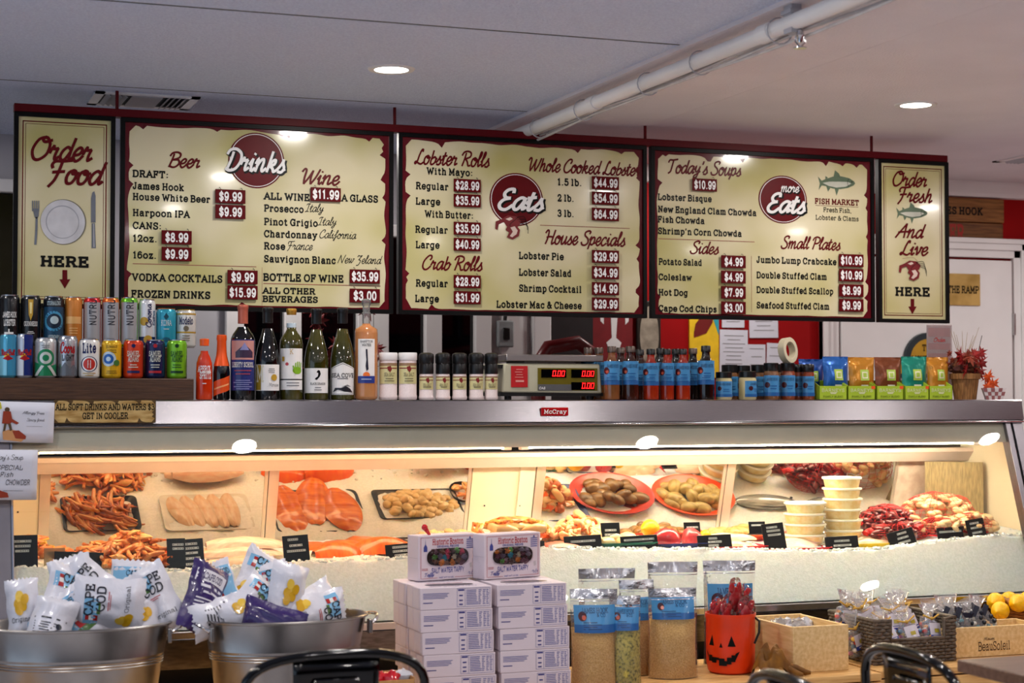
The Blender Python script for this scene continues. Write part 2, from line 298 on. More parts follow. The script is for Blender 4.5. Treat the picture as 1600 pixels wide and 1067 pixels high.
# running brush hand, leaned over when it is set
BRUSH = {
'O': (13, "(8,16 3,14 0,7 2,1 6,0 11,4 12,11 9,15.6 6,14.6 8,12.6 13,14", ""), 'F': (11, "(1,10.6 0,13 2,15.4 7,15.6 13,16.4;(6.6,15.6 5.6,8 4,2 1,-2.6;(1.6,7.6 5,8 9.6,8.4", ""),
'B': (12, "(4,14.5 3,8 1,0;(0,12 2,15.4 7,16.4 11,14.6 10.4,10.6 4,8;(4,8 10,8 11.4,4 8,0.4 4,0 1.4,1.6", ""), 'D': (13, "(5,14 4,8 2,1;(0,12.4 2,15.6 7,16.4 12,13 12.4,7 9,1.4 4,0 0.6,1.4", ""),
'W': (17, "(0,12.6 2,15.6 4,14 3.4,6 4,0;(4,0 8,7 11,14;(11,14 10,6 11,0;(11,0 15,7 18,15.6", ""), 'L': (11, "(8.4,13.6 8.4,15.8 6.6,15.4 4.6,10 3.2,3.4 1.2,0.2 0,1.2 1.4,2.6 5,0.8 8.4,0 11.4,2.2", ""),
'R': (13, "(5,14.4 4,8 2,0;(0,11.6 2,15.2 7,16.4 11.4,14.6 11,10.4 5,8;(5,8 8,5 10,0.6 13,1", ""), 'C': (11, "(9,11 10.6,13.6 9.6,16 6,15.4 1.6,10 0.6,4 3,0.4 7,0.4 11,4", ""),
'H': (14, "(0,12.4 2.4,15.6 4.4,14 4,7 2,0;(2.4,7.6 7,8.4 11,8;(13,16 11.6,9 10.4,3 11,0 14,2", ""), 'S': (11, "(10,13 11,15.4 8,16.4 4,14.6 4,11 8.4,7.4 9.4,3 6,0 1.6,0.4 0,3.4", ""),
'T': (12, "(0,12.4 1.6,15.4 6,15.4 13,16.6;(7,15.4 6,8 5,2 2,-0.6", ""), 'P': (11, "(4.4,14.4 3.4,8 1.6,0;(0,11.6 2,15.2 6.6,16.4 11,14.4 10.4,9.6 6,7.6 3.6,8.4", ""),
'A': (13, "(0,0 5,8 10.4,16;(10.4,16 10,8 10,0;(2,6 7,6.6 12.6,7", ""), 'E': (10, "(9,13.4 8.6,16 5,15.6 2.6,12.6 4,9.4 7.4,9;(7.4,9 3,7.6 0.6,4 2,0.6 6,0 10,3.4", ""),
'I': (9, "(1,13 4,15.4 9,15.4;(6.4,15.4 5.4,8 3.6,1.4;(0,0 4,1 7.4,0.6", ""), 'N': (14, "(0,0 2,7 4,15.6;(4,15.6 6,8 9,0;(9,0 11,8 14,16", ""), 'Z': (11, "(1,12.6 3,15.6 6,14.4 10.4,15.6;(10.4,15.6 5,8 4,7;(4,7 8,6.4 8,2 5,-3 1,-3.4", ""),
'M': (17, "(0,0 2,7 4.4,15.6;(4.4,15.6 6,8 7,2;(7,2 10,9 13.6,15.6;(13.6,15.6 13,6 13,0.6 16,1.6", ""),
'a': (9.4, "(8,8 5.4,9.6 2,7 0.8,3 2.4,0.2 5,1.6 8,8;(8.4,9.6 7.6,4 7.8,0.8 10,2.4", ""), 'b': (8.4, "(3.4,15.4 2.4,8 1.4,2 3.4,0 6.6,2 7.8,6 6,8.4 2.8,6.4;(7,6.6 9.4,6.4", ""),
'c': (7.8, "(6.6,7.6 6,9.4 3.6,9 1,5.4 1,1.6 3.4,0 7.8,3", ""), 'd': (9.4, "(7.4,8 5,9.6 2,7 0.8,3 2.4,0.2 5,1.6 7.8,7;(9.4,16 8,8 7.4,2.6 8,0.6 10,2.4", ""),
'e': (7.6, "(1.4,4 5,5 6.6,8 4.6,9.6 1.8,7 1,3 3,0 5.6,1 8,4", ""), 'f': (7, "(0,5 4,9 7,14 6,16 4.4,13 3.6,4 2,-3.4 0,-4 0.6,-1 4,2 7,5", ""),
'g': (8.6, "(7.6,8.4 5,9.6 2,7 1,3 2.6,0.6 5,2 7.6,8;(8,9.4 6.4,1 4,-4 1,-4.4 1,-2 5,0.6 9,3.6", ""), 'h': (9.6, "(3.6,15.6 2.4,8 1,0;(1.8,4 4.4,8.4 6.6,9.4 7,6.6 6.2,2 7,0.4 9.8,2.6", ""),
'i': (5, "(0,5 2.6,9.4;2.6,9.4 1.8,4 2,0.8 3.2,0.4 5.2,2.6;3.4,12.8 3.8,13.6", ""), 'k': (9.6, "(3.6,15.6 2.4,8 1,0;(2,4 5,8.6 7.2,9 6.6,6 3,4.6;(3,4.6 5.6,2.6 6.8,0.4 9.8,2", ""),
'l': (5, "(0,5 4,11 5,15.4 3.4,15.8 2,9 1.6,3 2.4,0.4 5.2,2.8", ""), 'm': (14, "(0.4,6 2,9.4 2,5 1,0;(1.6,4 4.2,8.6 6,9.2 6,5 5.4,0;(6,4 8.6,8.6 10.4,9.2 10.8,6 10.2,2 11.2,0.4 14,2.6", ""),
'n': (10, "(0.4,6 2,9.4 2,5 1,0;(1.6,4 4.4,8.6 6.6,9.4 7,6.6 6.2,2 7.2,0.4 10,2.6", ""), 'o': (8, "(5,9.4 2,8 0.8,4 2,0.4 5,0.6 7,4.4 6.4,8.4 4.4,9.4 4.6,7 8.6,7.6", ""),
'p': (9, "(0.4,6 2,9.4 1.6,4 -0.6,-4.4;(1.6,5 4.4,9 7,8.6 7,4 4.6,0.6 2,1.6;(6,2 9,3", ""), 'r': (7.4, "(0,5 2,9.8 2.6,8 5.6,8.4;(5.6,8.4 4.4,4 4.6,0.8 7.4,2.6", ""),
's': (6.8, "(0,2 3,6 4.6,9.8;(4.6,9.8 4.6,7 6,3 4,0.2 0.8,0.6;(5,1.4 7,2.6", ""), 't': (6, "(0,5 3,9.6 4,14;(3.8,13 2.4,5 2.2,1 3.6,0.2 6.2,2.6;(0.6,9.6 3,9.8 6.4,10.4", ""),
'u': (9.6, "(0,5 2.4,9.4 1.6,4 2,0.6 4,0.8 7,5.4 7.8,9.4;(7.8,9.4 7,4 7.4,0.6 9.8,2.6", ""), 'v': (8, "(0,6 1.8,9.4 2.6,6 3,0.4;(3,0.4 6,4.6 6.6,9 8.6,8", ""),
'w': (12, "(0,6 1.8,9.4 2,5 2.4,0.4;(2.4,0.4 5,4.6 6,9;(6,9 5.8,4 6.4,0.4;(6.4,0.4 9.6,4.6 10,9 12.4,8", ""), 'y': (9, "(0,5 2.4,9.4 2,4.6 3.4,2.6 6,5 8,9.4;(8,9.4 6.4,1 4,-4 1,-4.4 1,-2 5,0.6 9,3.6", ""),
"'": (4, "(3,15.6 2.6,13 1.6,12", ""), '.': (3, "1.5,0 1.6,0.4", ""), 'x': (8, "(0,7 3,9 4,4 5,0.4 8,2;(7,9 1,0", ""), 'z': (8, "(0,8 3,9.6 7,8.6 1,0.6;(1,0.6 4,1.6 8,0.6", ""),
}
def _curve(pts, k=5):
    out = []
    n = len(pts)
    for i in range(n - 1):
        p0 = pts[max(i - 1, 0)]; p1 = pts[i]; p2 = pts[i + 1]; p3 = pts[min(i + 2, n - 1)]
        if n > 3 and pts[0] == pts[-1]:
            if i == 0: p0 = pts[-2]
            if i == n - 2: p3 = pts[1]
        for q in range(k):
            t = q / k
            out.append(tuple(0.5 * (2 * p1[a] + (p2[a] - p0[a]) * t + (2 * p0[a] - 5 * p1[a] + 4 * p2[a] - p3[a]) * t * t + (3 * p1[a] - p0[a] - 3 * p2[a] + p3[a]) * t ** 3) for a in (0, 1)))
    out.append(pts[-1])
    return out
def _ribbon(pts, wd, cap=True):
    """mitred strip along a polyline: (verts, faces) in 2D"""
    q = [pts[0]]
    for p in pts[1:]:
        if math.hypot(p[0] - q[-1][0], p[1] - q[-1][1]) > 1e-4: q.append(p)
    pts = q
    if len(pts) < 2: return [], []
    closed = len(pts) > 3 and math.hypot(pts[0][0] - pts[-1][0], pts[0][1] - pts[-1][1]) < 1e-3
    h = wd / 2; V = []; n = len(pts)
    for i in range(n):
        a = pts[i - 1] if i > 0 else (pts[-2] if closed else None)
        b = pts[i + 1] if i < n - 1 else (pts[1] if closed else None)
        p = pts[i]
        def nrm(s, e):
            L = math.hypot(e[0] - s[0], e[1] - s[1]) or 1
            return ((e[0] - s[0]) / L, (e[1] - s[1]) / L)
        d1 = nrm(a, p) if a else None; d2 = nrm(p, b) if b else None
        if d1 is None: d1 = d2; p = (p[0] - d2[0] * h * cap, p[1] - d2[1] * h * cap)
        if d2 is None: d2 = d1; p = (p[0] + d1[0] * h * cap, p[1] + d1[1] * h * cap)
        m = (-(d1[1] + d2[1]), d1[0] + d2[0]); L = math.hypot(*m)
        if L < 0.35: m = (-d1[1], d1[0]); k = h
        else:
            m = (m[0] / L, m[1] / L); c = m[0] * -d1[1] + m[1] * d1[0]; k = min(h / max(c, 0.3), h * 1.7)
        V += [(p[0] + m[0] * k, p[1] + m[1] * k), (p[0] - m[0] * k, p[1] - m[1] * k)]
    F = [(2 * i, 2 * i + 1, 2 * i + 3, 2 * i + 2) for i in range(n - 1)]
    return V, F
_gc = {}
def glyph(font, ch, wd, serif, k=5):
    key = (id(font), ch, wd, serif, k)
    if key in _gc: return _gc[key]
    g = font.get(ch) or font.get(ch.lower()) or font.get(ch.upper()) or font.get('-') or font.get('.')
    parts = []
    for st in g[1].split(';'):
        st = st.strip(); sm = st.startswith('(')
        pts = [tuple(float(c) for c in p.split(',')) for p in st.lstrip('(').split()]
        if sm: pts = _curve(pts, k)
        else:   # long straights in short steps, so print can bend round a can
            q = [pts[0]]
            for a, e in zip(pts, pts[1:]):
                m = max(1, math.ceil(math.hypot(e[0] - a[0], e[1] - a[1]) / 3.6))
                q += [(a[0] + (e[0] - a[0]) * j / m, a[1] + (e[1] - a[1]) * j / m) for j in range(1, m + 1)]
            pts = q
        parts.append(_ribbon(pts, wd, 0.55 if font is SLAB else 0.3))
    if serif and g[2]:
        for sp in g[2].split():
            l = r = 2.1 + wd * 0.25
            if sp[0] == 'l': r = 0; sp = sp[1:]
            elif sp[0] == 'r': l = 0; sp = sp[1:]
            x, y = (float(c) for c in sp.split(','))
            parts.append(_ribbon([(x - l, y), (x + r, y)], wd * 0.85, 0))
    _gc[key] = (g[0], parts)
    return _gc[key]
def text(b, s, x0, z0, width=None, height=10.0, font=None, wd=2.4, serif=True, slant=0.0, mi=0, align='l', fn=None, lift=0.0001, gap=None, y=0.0, k=4, rise=0.0):
    """sets s on builder b in the x,z plane: height = cap height in metres; width squeezes it to fit"""
    font = font or SLAB
    sc = height / 14.0 if font is SLAB else height / 16.0
    gap = (wd + 1.5 if font is SLAB else 0.2) if gap is None else gap
    X = 0; lay = []
    for ch in s:
        if ch == ' ': X += 5.5 if font is SLAB else 5; continue
        adv, parts = glyph(font, ch, wd, serif, k)
        lay.append((X, parts)); X += adv + gap
    tot = (X - gap) * sc
    kx = (width / tot) if width else 1.0
    off = {'l': 0, 'c': -tot * kx / 2, 'r': -tot * kx}[align]
    n = 0
    for gx, parts in lay:
        for V, F in parts:
            if not V: continue
            n += 1
            vs = []
            for i, (vx, vz) in enumerate(V):
                xx = (gx + vx + slant * vz) * sc * kx; zz = vz * sc + rise * xx
                p = (x0 + off + xx, y - lift * (n % 7 + .95 * i / len(V)), z0 + zz)
                vs.append(fn(p) if fn else p)
            b.add(vs, [tuple(reversed(f)) for f in F], mi)
    return tot * kx
# ------------------------------------------------------------------ room
m_ceil = mat('ceiling plaster', (216, 226, 252), 0.9, var=0.07, scale=130, bump=1.0, bscale=150)
m_ceil2 = mat('smooth ceiling board', (228, 222, 226), 0.85, var=0.03, scale=3, bump=0.35, bscale=120)
m_floor = mat('pale floor tile', (206, 204, 208), 0.4, var=0.08, scale=6)
m_red = mat('red painted wall', (150, 4, 8), 0.7, var=0.08, scale=4, spec=.2)
m_wht = mat('white gloss paint', (230, 228, 228), 0.35, var=0.03, scale=5)
m_gry = mat('grey painted wall', (176, 174, 180), 0.7, var=0.05, scale=4)
m_dark = mat('dark void', (9, 9, 10), 0.6, var=0.2)
m_nightglass = mat('night window glass', (4, 4, 6), 0.04, var=0.1, coat=0.3)
m_black = mat('black satin', (14, 14, 15), 0.35, var=0.1)
m_steel = mat('brushed stainless', (178, 172, 172), 0.30, 1.0, var=0.05, scale=60, stretch=(1, 30, 60), bump=0.02)
m_chrome = mat('bright metal', (205, 205, 208), 0.16, 1.0, var=0.03)

b = B(); b.box(-4, -3.5, -0.05, 8, 6.9, 0)
struct(b.build('floor', m_floor))
b = B()   # textured panels with open joints, left of the pipe
js = [-3.5, -1.7, -0.48, 0.74, 1.965, 3.19, 4.415, 5.635, 6.9]
for j in range(len(js) - 1):
    b.box(-4, js[j] + 0.007, CEIL, 2.13, js[j + 1] - 0.007, CEIL + 0.03, 0)
b.box(-4, -3.5, CEIL + 0.03, 8, 6.9, CEIL + 0.06, 2)
for j in js[1:-1]: b.box(-4, j - .0065, CEIL + .0006, 2.13, j + .0065, CEIL + .028, 2)
b.prism([(2.13, CEIL + 0.04), (2.13, CEIL - 0.012), (2.62, CEIL - 0.012), (2.66, CEIL), (8, CEIL), (8, CEIL + 0.04)], -3.5, 6.9, 'y', 1)
struct(b.build('ceiling', [m_ceil, m_ceil2, m_dark], smooth=10))

def downlight(x, y, label=None):
    t = thing('recessed_downlight', label or 'round white recessed ceiling downlight, lit', 'ceiling light', (x, y, CEIL if not 2.13 < x < 2.62 else CEIL - 0.012), group='recessed ceiling downlights')
    b = B(); b.lathe([(0.052, 0.0), (0.052, -0.004), (0.068, -0.005), (0.072, 0.0)], 40)
    b.build('trim_ring', m_wht, t)
    b = B(); b.lathe([(0.0, -0.0015), (0.052, -0.0015)], 40, caps=False)
    b.build('lens', mat('lit lens', (255, 246, 236), 0.5, emit=14.0, var=0.0), t)
    L = bpy.data.lights.new('downlight', 'AREA'); L.shape = 'DISK'; L.size = 0.10; L.energy = DOWNLIGHT_W
    L.color = (1.0, 0.94, 0.89)
    lo = bpy.data.objects.new('downlight_lamp', L); COL.objects.link(lo); lo.parent = t; lo.location = (0, 0, -0.006)
    return t
for (x, y) in DOWNLIGHTS:
    lb = 'lit round recessed downlight in ceiling'
    if x == 4.78: lb = 'unseen downlight added to brighten the white door'
    elif y > 6: lb = 'lit recessed downlight behind the menu boards, over the aisle'
    elif y > 5: lb = {-0.385: 'lit recessed downlight beyond the left side of the counter', 1.465: 'lit recessed downlight above the drinks menu board', 3.316: 'lit recessed downlight right of the white ceiling pipe', 5.165: 'lit recessed downlight near the red back wall'}[x]
    downlight(x, y, lb)

# ceiling vents
def vent(x, y, sx, sy, label):
    t = thing('ceiling_vent', label, 'vent', (x, y, CEIL))
    b = B()
    b.box(-sx, -sy, -0.005, sx, -sy + 0.03, 0); b.box(-sx, sy - 0.03, -0.005, sx, sy, 0)
    b.box(-sx, -sy, -0.005, -sx + 0.03, sy, 0); b.box(sx - 0.03, -sy, -0.005, sx, sy, 0)
    b.build('frame', m_wht, t)
    b = B(); b.box(-sx + 0.03, -sy + 0.03, -0.002, sx - 0.03, sy - 0.03, 0)
    b.build('backing', m_dark, t)
    b = B()
    for k in range(4):
        xx = -sx + 0.045 + k * 0.018
        b.obox(T(xx, 0, -0.006, 0, 0.6, 0), 0.016, 2 * sy - 0.06, 0.002)
        b.obox(T(-xx, 0, -0.006, 0, -0.6, 0), 0.016, 2 * sy - 0.06, 0.002)
    b.box(-0.05, -sy + 0.03, -0.008, 0.05, sy - 0.03, -0.004)
    b.build('louvers', m_gry, t)
vent(0.84, 5.86, 0.17, 0.13, 'square white louvred ceiling vent behind the order food board')
vent(4.62, 6.02, 0.20, 0.13, 'white ceiling vent near the wooden sign and red wall')

# pipe with cables
t = thing('ceiling_pipe', 'long white painted sprinkler pipe with cables strapped along the ceiling', 'pipe', (2.155, 3.0, CEIL - 0.055))
b = B(); b.tube([(0, -4.4, 0), (0, 0, 0), (0, 3.75, 0)], 0.021, 16)
for yy in (-0.4, 0.95, 2.1): b.tube([(0, yy - .03, 0), (0, yy + .03, 0)], 0.025, 16)
b.build('pipe', m_wht, t)
for k in range(5):
    b = B(); pts = []
    for j in range(46):
        yy = -4.3 + 8.1 * j / 45
        pts.append((0.026 + 0.007 * (k % 3) + 0.005 * math.sin(yy * 2.1 + k), yy, -0.020 + 0.007 * (k // 2) + 0.008 * math.sin(yy * 3.3 + k * 1.7) - 0.006 * (k % 2)))
    b.tube(pts, 0.0042, 6)
    b.build('cable', mat('white cable', (196, 192, 192), 0.5), t)
for yy in (0.35, 0.9, 1.35, 1.7, 2.2, 2.6, 3.1):
    b = B(); pts = [(0.008 + 0.036 * math.cos(a * PI / 8), yy, -0.005 + 0.034 * math.sin(a * PI / 8)) for a in range(16)]
    b.tube(pts, 0.002, 5, closed=True); b.build('cable_tie', m_gry, t)
b = B(); b.box(-0.014, 0.80, -0.028, 0.014, 0.84, 0.052); b.box(-0.02, 0.795, 0.02, 0.03, 0.845, 0.03); b.build('pipe_hanger', m_gry, t)
t = thing('sprinkler_head', 'small metal sprinkler head hanging below the white ceiling pipe', 'sprinkler', (2.165, 3.80, CEIL - 0.079))
b = B(); b.lathe([(0.009, 0), (0.010, -0.012), (0.007, -0.016), (0.005, -0.03)], 12); b.tube([(-0.012, 0, -0.014), (-0.014, 0, -0.028), (0, 0, -0.042)], 0.002, 6); b.tube([(0.012, 0, -0.014), (0.014, 0, -0.028), (0, 0, -0.042)], 0.002, 6)
b.build('body', m_chrome, t)
b = B(); b.cyl(0, 0, -0.045, -0.042, 0.017, n=16); b.build('deflector', m_chrome, t)

# ------------------------------------------------------------------ back wall, door, windows
YB = 6.8
b = B()
b.box(-4, YB, 0, 1.24, YB + .1, CEIL, 0)
b.box(1.24, YB, 0, 2.38, YB + .1, CEIL, 0); b.box(2.38, YB, 0, 2.70, YB + .1, CEIL, 2)
b.box(2.70, YB, 0, 8, YB + .1, CEIL, 1)
struct(b.build('wall_back', [m_gry, m_red, m_wht], smooth=0))
b = B(); b.box(-4, -3.6, 0, 6.7, -3.5, CEIL); struct(b.build('wall_front', mat('dark shopfront wall', (34, 26, 26), 0.5), smooth=0))
b = B(); b.box(6.6, -3.5, 0, 6.7, 6.8, CEIL); struct(b.build('wall_right', m_red, smooth=0))
b = B(); b.box(-2.6, 4.2, 0, -2.5, 6.8, CEIL); struct(b.build('wall_left', m_gry, smooth=0))
b = B(); b.prism([(YB - .001, CEIL - .001), (YB - .07, CEIL - .001), (YB - .065, CEIL - .012), (YB - .03, CEIL - .05), (YB - .022, CEIL - .066), (YB - .001, CEIL - .07)], 2.72, 6.6, 'x')
struct(b.build('trim_1', m_wht, smooth=0))
# dark windows with white frames
def window(n, x0, x1, z0, z1, mull):
    r = B(); r.box(x0, YB - .012, z0, x1, YB - .004, z1); o = struct(r.build('window_%d' % n, m_nightglass, smooth=0))
    f = B(); w_ = 0.035
    for x in [x0, x1] + mull: f.box(x - w_, YB - .05, z0, x + w_, YB - .012, z1)
    f.box(x0 - w_, YB - .05, z1, x1 + w_, YB - .012, z1 + .05); f.box(x0 - w_, YB - .05, z0 - .05, x1 + w_, YB - .012, z0)
    f.build('frame', m_wht, o, bevel=.004)
window(1, 1.92, 2.36, 0.95, 1.98, [2.145])
window(2, -1.6, 0.78, 0.95, 2.10, [0.05])
window(3, 1.33, 1.86, 0.95, 1.98, [1.56])
b = B(); b.box(2.44, YB - .03, 0.9, 2.56, YB - .001, 2.0); b.box(2.58, YB - .05, 0.0, 2.66, YB - .001, 2.06)
struct(b.build('trim_2', m_wht, smooth=0, bevel=.006))
b = B(); b.box(2.66, YB - .02, 0.0, 2.86, YB - .001, 2.05); struct(b.build('door_2', mat('dark doorway', (34, 30, 32), 0.5)))
# white door on the right with wide casing
dx0, dx1, dz = 4.06, 4.97, 1.965
b = B(); b.box(dx0, YB - .03, 0.01, dx1, YB - .006, dz)
d = struct(b.build('door_1', m_wht, smooth=0, bevel=.004))
b = B(); 
for hz in (1.62, 0.9): b.cyl(dx1 + .004, YB - .034, hz, hz + .1, .009, n=10); 
b.build('hinge', m_steel, d)
b = B()
def casing(b, x0, x1, z):   # stepped moulding
    for (o_, yy) in ((0.0, .028), (0.035, .040), (0.065, .050)):
        b.box(x1 + .012 + o_, YB - yy, 0, x1 + .10, YB - .001, z + .10); b.box(x0 - .10, YB - yy, 0, x0 - .012 - o_, YB - .001, z + .10)
        b.box(x0 - .10, YB - yy, z + .012 + o_, x1 + .10, YB - .001, z + .10)
casing(b, dx0, dx1, dz)
struct(b.build('trim_3', m_wht, smooth=0, bevel=.003))
# ------------------------------------------------------------------ menu boards hung from the ceiling
YS = 5.70
m_maroon = mat('maroon paint', (92, 8, 18), 0.45, var=0.06, spec=.2)
m_ink = mat('maroon print', (98, 8, 16), 0.4, var=0.05, scale=40, spec=.2)
m_blk = mat('black print', (10, 12, 10), 0.4, var=0.05, spec=.2)
m_white = mat('white print', (244, 242, 240), 0.4, var=0.02)
m_bframe = mat('black board frame', (7, 7, 8), 0.4, spec=.2)
m_paper = mat('parchment board', (188, 180, 104), 0.14, col2=(226, 216, 178), scale=2.6, detail=2, lo=0.30, hi=0.56, coat=0.3)
m_rag = mat('torn maroon border', (96, 16, 26), 0.2, var=0.12, spec=.2, scale=30, coat=0.3)
m_red_ln = mat('faded red rule', (150, 84, 70), 0.4)
def depth(p): return (p - _o).dot(_f)

t = thing('menu_rail', 'long maroon rail with thin rods holding the menu boards under the ceiling', 'rail', (2.15, YS + .012, 2.25))
b = B(); b.box(0.412 - 2.15, -.02, -.012, 3.888 - 2.15, .02, .014); b.build('beam', m_maroon, t, bevel=.002)
for x in (0.735, 1.672, 2.615, 3.56):
    b = B(); b.cyl(x - 2.15, 0, .014, CEIL - 2.25 - (.012 if 2.13 < x < 2.62 else 0), .0055, n=10); b.build('rod', m_maroon, t)

def ragged(x0, x1, z0, z1, seed, a=.007, step=.012):
    rr = random.Random(seed); pts = []
    def edge(ax, ay, bx, by, nx, nz):
        L = math.hypot(bx - ax, by - ay); n = int(L / step); bite = 0
        for k in range(2, n - 1):
            q = k / n; lowedge = .45 if nz > 0 else 1.0
            if rr.random() < .06 * lowedge: bite = rr.uniform(.008, .02)
            d = lowedge * a * (0.5 + 0.9 * mnoise.noise(Vector((q * L * 14, seed, ay * 3)))) + bite
            bite *= .35
            pts.append((ax + (bx - ax) * q + nx * d, ay + (by - ay) * q + nz * d))
    edge(x0, z0, x1, z0, 0, 1); edge(x1, z0, x1, z1, -1, 0); edge(x1, z1, x0, z1, 0, -1); edge(x0, z1, x0, z0, 1, 0)
    return pts

class Board:
    def __init__(s, x0, x1, label, rag, seed):
        s.x0, s.x1 = x0, x1; s.z0, s.z1 = 1.615, 2.237
        s.t = thing('menu_board', label, 'menu board', ((x0 + x1) / 2, YS, s.z0))
        s.ox = Vector(((x0 + x1) / 2, YS, s.z0))
        b = B(); w_ = .014
        b.box(x0, YS - .012, s.z0, x0 + w_, YS + .012, s.z1); b.box(x1 - w_, YS - .012, s.z0, x1, YS + .012, s.z1)
        b.box(x0 + w_, YS - .012, s.z0, x1 - w_, YS + .012, s.z0 + w_); b.box(x0 + w_, YS - .012, s.z1 - w_, x1 - w_, YS + .012, s.z1)
        s.put(b, 'frame', m_bframe)
        b = B(); b.box(x0 + w_, YS - .004, s.z0 + w_, x1 - w_, YS + .006, s.z1 - w_)
        s.put(b, 'face_panel', m_rag if rag else m_paper)
        if rag:
            b = B(); b.flat(ragged(x0 + w_ + .010, x1 - w_ - .010, s.z0 + w_ + .004, s.z1 - w_ - .006, seed), YS - .0045)
            s.put(b, 'torn_parchment', m_paper)
        else:
            b = B()
            for (o_, w2) in ((.014, .0035), (.022, .0014)):
                X0, X1, Z0, Z1 = x0 + w_ + o_, x1 - w_ - o_, s.z0 + w_ + o_, s.z1 - w_ - o_
                for (p0, p1) in (((X0, Z0), (X1, Z0)), ((X1, Z0), (X1, Z1)), ((X1, Z1), (X0, Z1)), ((X0, Z1), (X0, Z0))):
                    V, F = _ribbon([p0, p1], w2, 1); b.add([(v[0], YS - .0046, v[1]) for v in V], F)
            s.put(b, 'border_lines', m_ink)
        s.b = B(); s.yt = YS - .0052
    def put(s, b, name, mats):
        b.v = [(p[0] - s.ox.x, p[1] - s.ox.y, p[2] - s.ox.z) for p in b.v]
        return b.build(name, mats, s.t, smooth=0)
    def w(s, txt, x0, x1, base, cap, brush=False, mi=None, wd=None, slant=None, bld=None, y=None, serif=True):
        a = P(x0, base, YS); e = P(x1, base, YS)
        wd = wd or (2.2 if brush else 3.5); cap = cap * 14 / (14 + wd * .8) if not brush else cap
        bb = bld or B()
        text(bb, txt, a.x, a.z, e.x - a.x, cap * depth(a) / FPX, BRUSH if brush else SLAB, wd, serif, (.22 if brush else 0) if slant is None else slant,
             (1 if brush else 0) if mi is None else mi, y=s.yt if y is None else y)
        if bld is None: s.put(bb, 'menu_heading' if brush and cap > 15 else 'menu_line', [m_blk, m_ink, m_red_ln])
    def line(s, x0, y0, x1, y1, wd=.0025, mi=2):
        a = P(x0, y0, YS); e = P(x1, y1, YS)
        if abs(x1 - x0) > abs(y1 - y0): e.z = a.z
        else: e.x = a.x
        V, F = _ribbon([(a.x, a.z), (e.x, e.z)], wd, 0); b = B().add([(v[0], s.yt, v[1]) for v in V], F, mi); s.put(b, 'rule_line', [m_blk, m_ink, m_red_ln])
    def disc(s, cx, cy, r, mi=0, bld=None, y=None, ry=None, n=48):
        c = P(cx, cy, YS); rx = P(cx + r, cy, YS).x - c.x; rz = (ry or r) * depth(c) / FPX
        (bld or s.b).flat([(c.x + rx * math.cos(2 * PI * k / n), c.z + rz * math.sin(2 * PI * k / n)) for k in range(n)], s.yt if y is None else y, mi)
    def pix(s, pts, mi=0, bld=None, y=None):
        (bld or s.b).flat([(q.x, q.z) for q in (P(px, py, YS) for (px, py) in pts)], s.yt if y is None else y, mi)
    def pline(s, pts, wd, mi=0, bld=None, y=None, sm=True):
        q = [P(px, py, YS) for (px, py) in pts]; q = [(p.x, p.z) for p in q]
        if sm and len(q) > 2: q = _curve(q, 4)
        V, F = _ribbon(q, wd, .3); (bld or s.b).add([(v[0], s.yt if y is None else y, v[1]) for v in V], F, mi)
    def finish(s):
        if s.b.v: s.put(s.b, 'arrow_print', [m_blk, m_ink, m_red_ln])
    def emblem(s, cx, cy, r, words, name='round_emblem'):
        b = B(); y0 = s.yt - .0006
        s.disc(cx, cy, r, 0, b, y0); s.disc(cx, cy, r * .95, 1, b, y0 - .0003); s.disc(cx, cy, r * .925, 0, b, y0 - .0006)
        for (txt, x0, x1, base, cap, wd) in words:
            s.w(txt, x0 + 2, x1 + 2, base + 2, cap, True, 2, wd + 1.2, bld=b, y=y0 - .0012)
            s.w(txt, x0, x1, base, cap, True, 1, wd, bld=b, y=y0 - .0022)
        s.put(b, name, [m_ink, m_white, m_blk])
    def fish(s, x0, x1, cy, name='fish_picture'):
        b = B(); L = x1 - x0; h = L * .17; y0 = s.yt - .0004
        def q(u, v): return (x0 + L * u, cy + h * v)
        s.pix([q(0, -1), q(.10, -.35), q(.2, -.6), q(.4, -1.0), q(.62, -1.05), q(.84, -.75), q(.97, -.25), q(1, .1), q(.96, .4), q(.8, .8), q(.6, 1.0), q(.4, .9), q(.2, .5), q(.1, .4), q(.02, 1.1), q(.05, .1)], 0, b, y0)
        s.pix([q(.42, -1.0), q(.46, -2.0), q(.56, -1.5), q(.6, -1.0)], 0, b, y0); s.pix([q(.45, .9), q(.5, 2.0), q(.56, 1.0)], 0, b, y0); s.pix([q(.22, .5), q(.27, 1.4), q(.33, .8)], 0, b, y0); s.pix([q(.2, -.6), q(.2, -1.1), q(.27, -.8)], 0, b, y0)
        s.pix([q(.12, .0), q(.3, -.2), q(.55, -.2), q(.8, -.15), q(.9, .1), q(.75, .6), q(.5, .75), q(.3, .5)], 1, b, y0 - .0003)
        s.pline([q(.82, -.6), q(.79, 0), q(.83, .6)], .0015, 2, b, y0 - .0006); s.disc(*q(.91, -.15), L * .016, 2, b, y0 - .0006, n=10)
        s.put(b, name, [mat('fish green print', (96, 116, 92), .3), mat('fish pale print', (204, 206, 190), .3), m_blk])
    def lobster(s, cx, cy, k, name='lobster_picture'):
        b = B(); y0 = s.yt - .0034
        def q(u, v): return (cx + u * k, cy + v * k)
        s.pix([q(-16, -10), q(-6, -16), q(8, -14), q(16, -6), q(12, 2), q(2, 6), q(-8, 2)], 0, b, y0)
        s.pix([q(-6, 0), q(6, -2), q(14, 8), q(12, 18), q(2, 24), q(-8, 20), q(-4, 12), q(-10, 8)], 0, b, y0 - .0003)
        s.pix([q(-2, 4), q(5, 2), q(10, 9), q(8, 15), q(1, 20), q(-3, 18), q(2, 11)], 1, b, y0 - .0006)
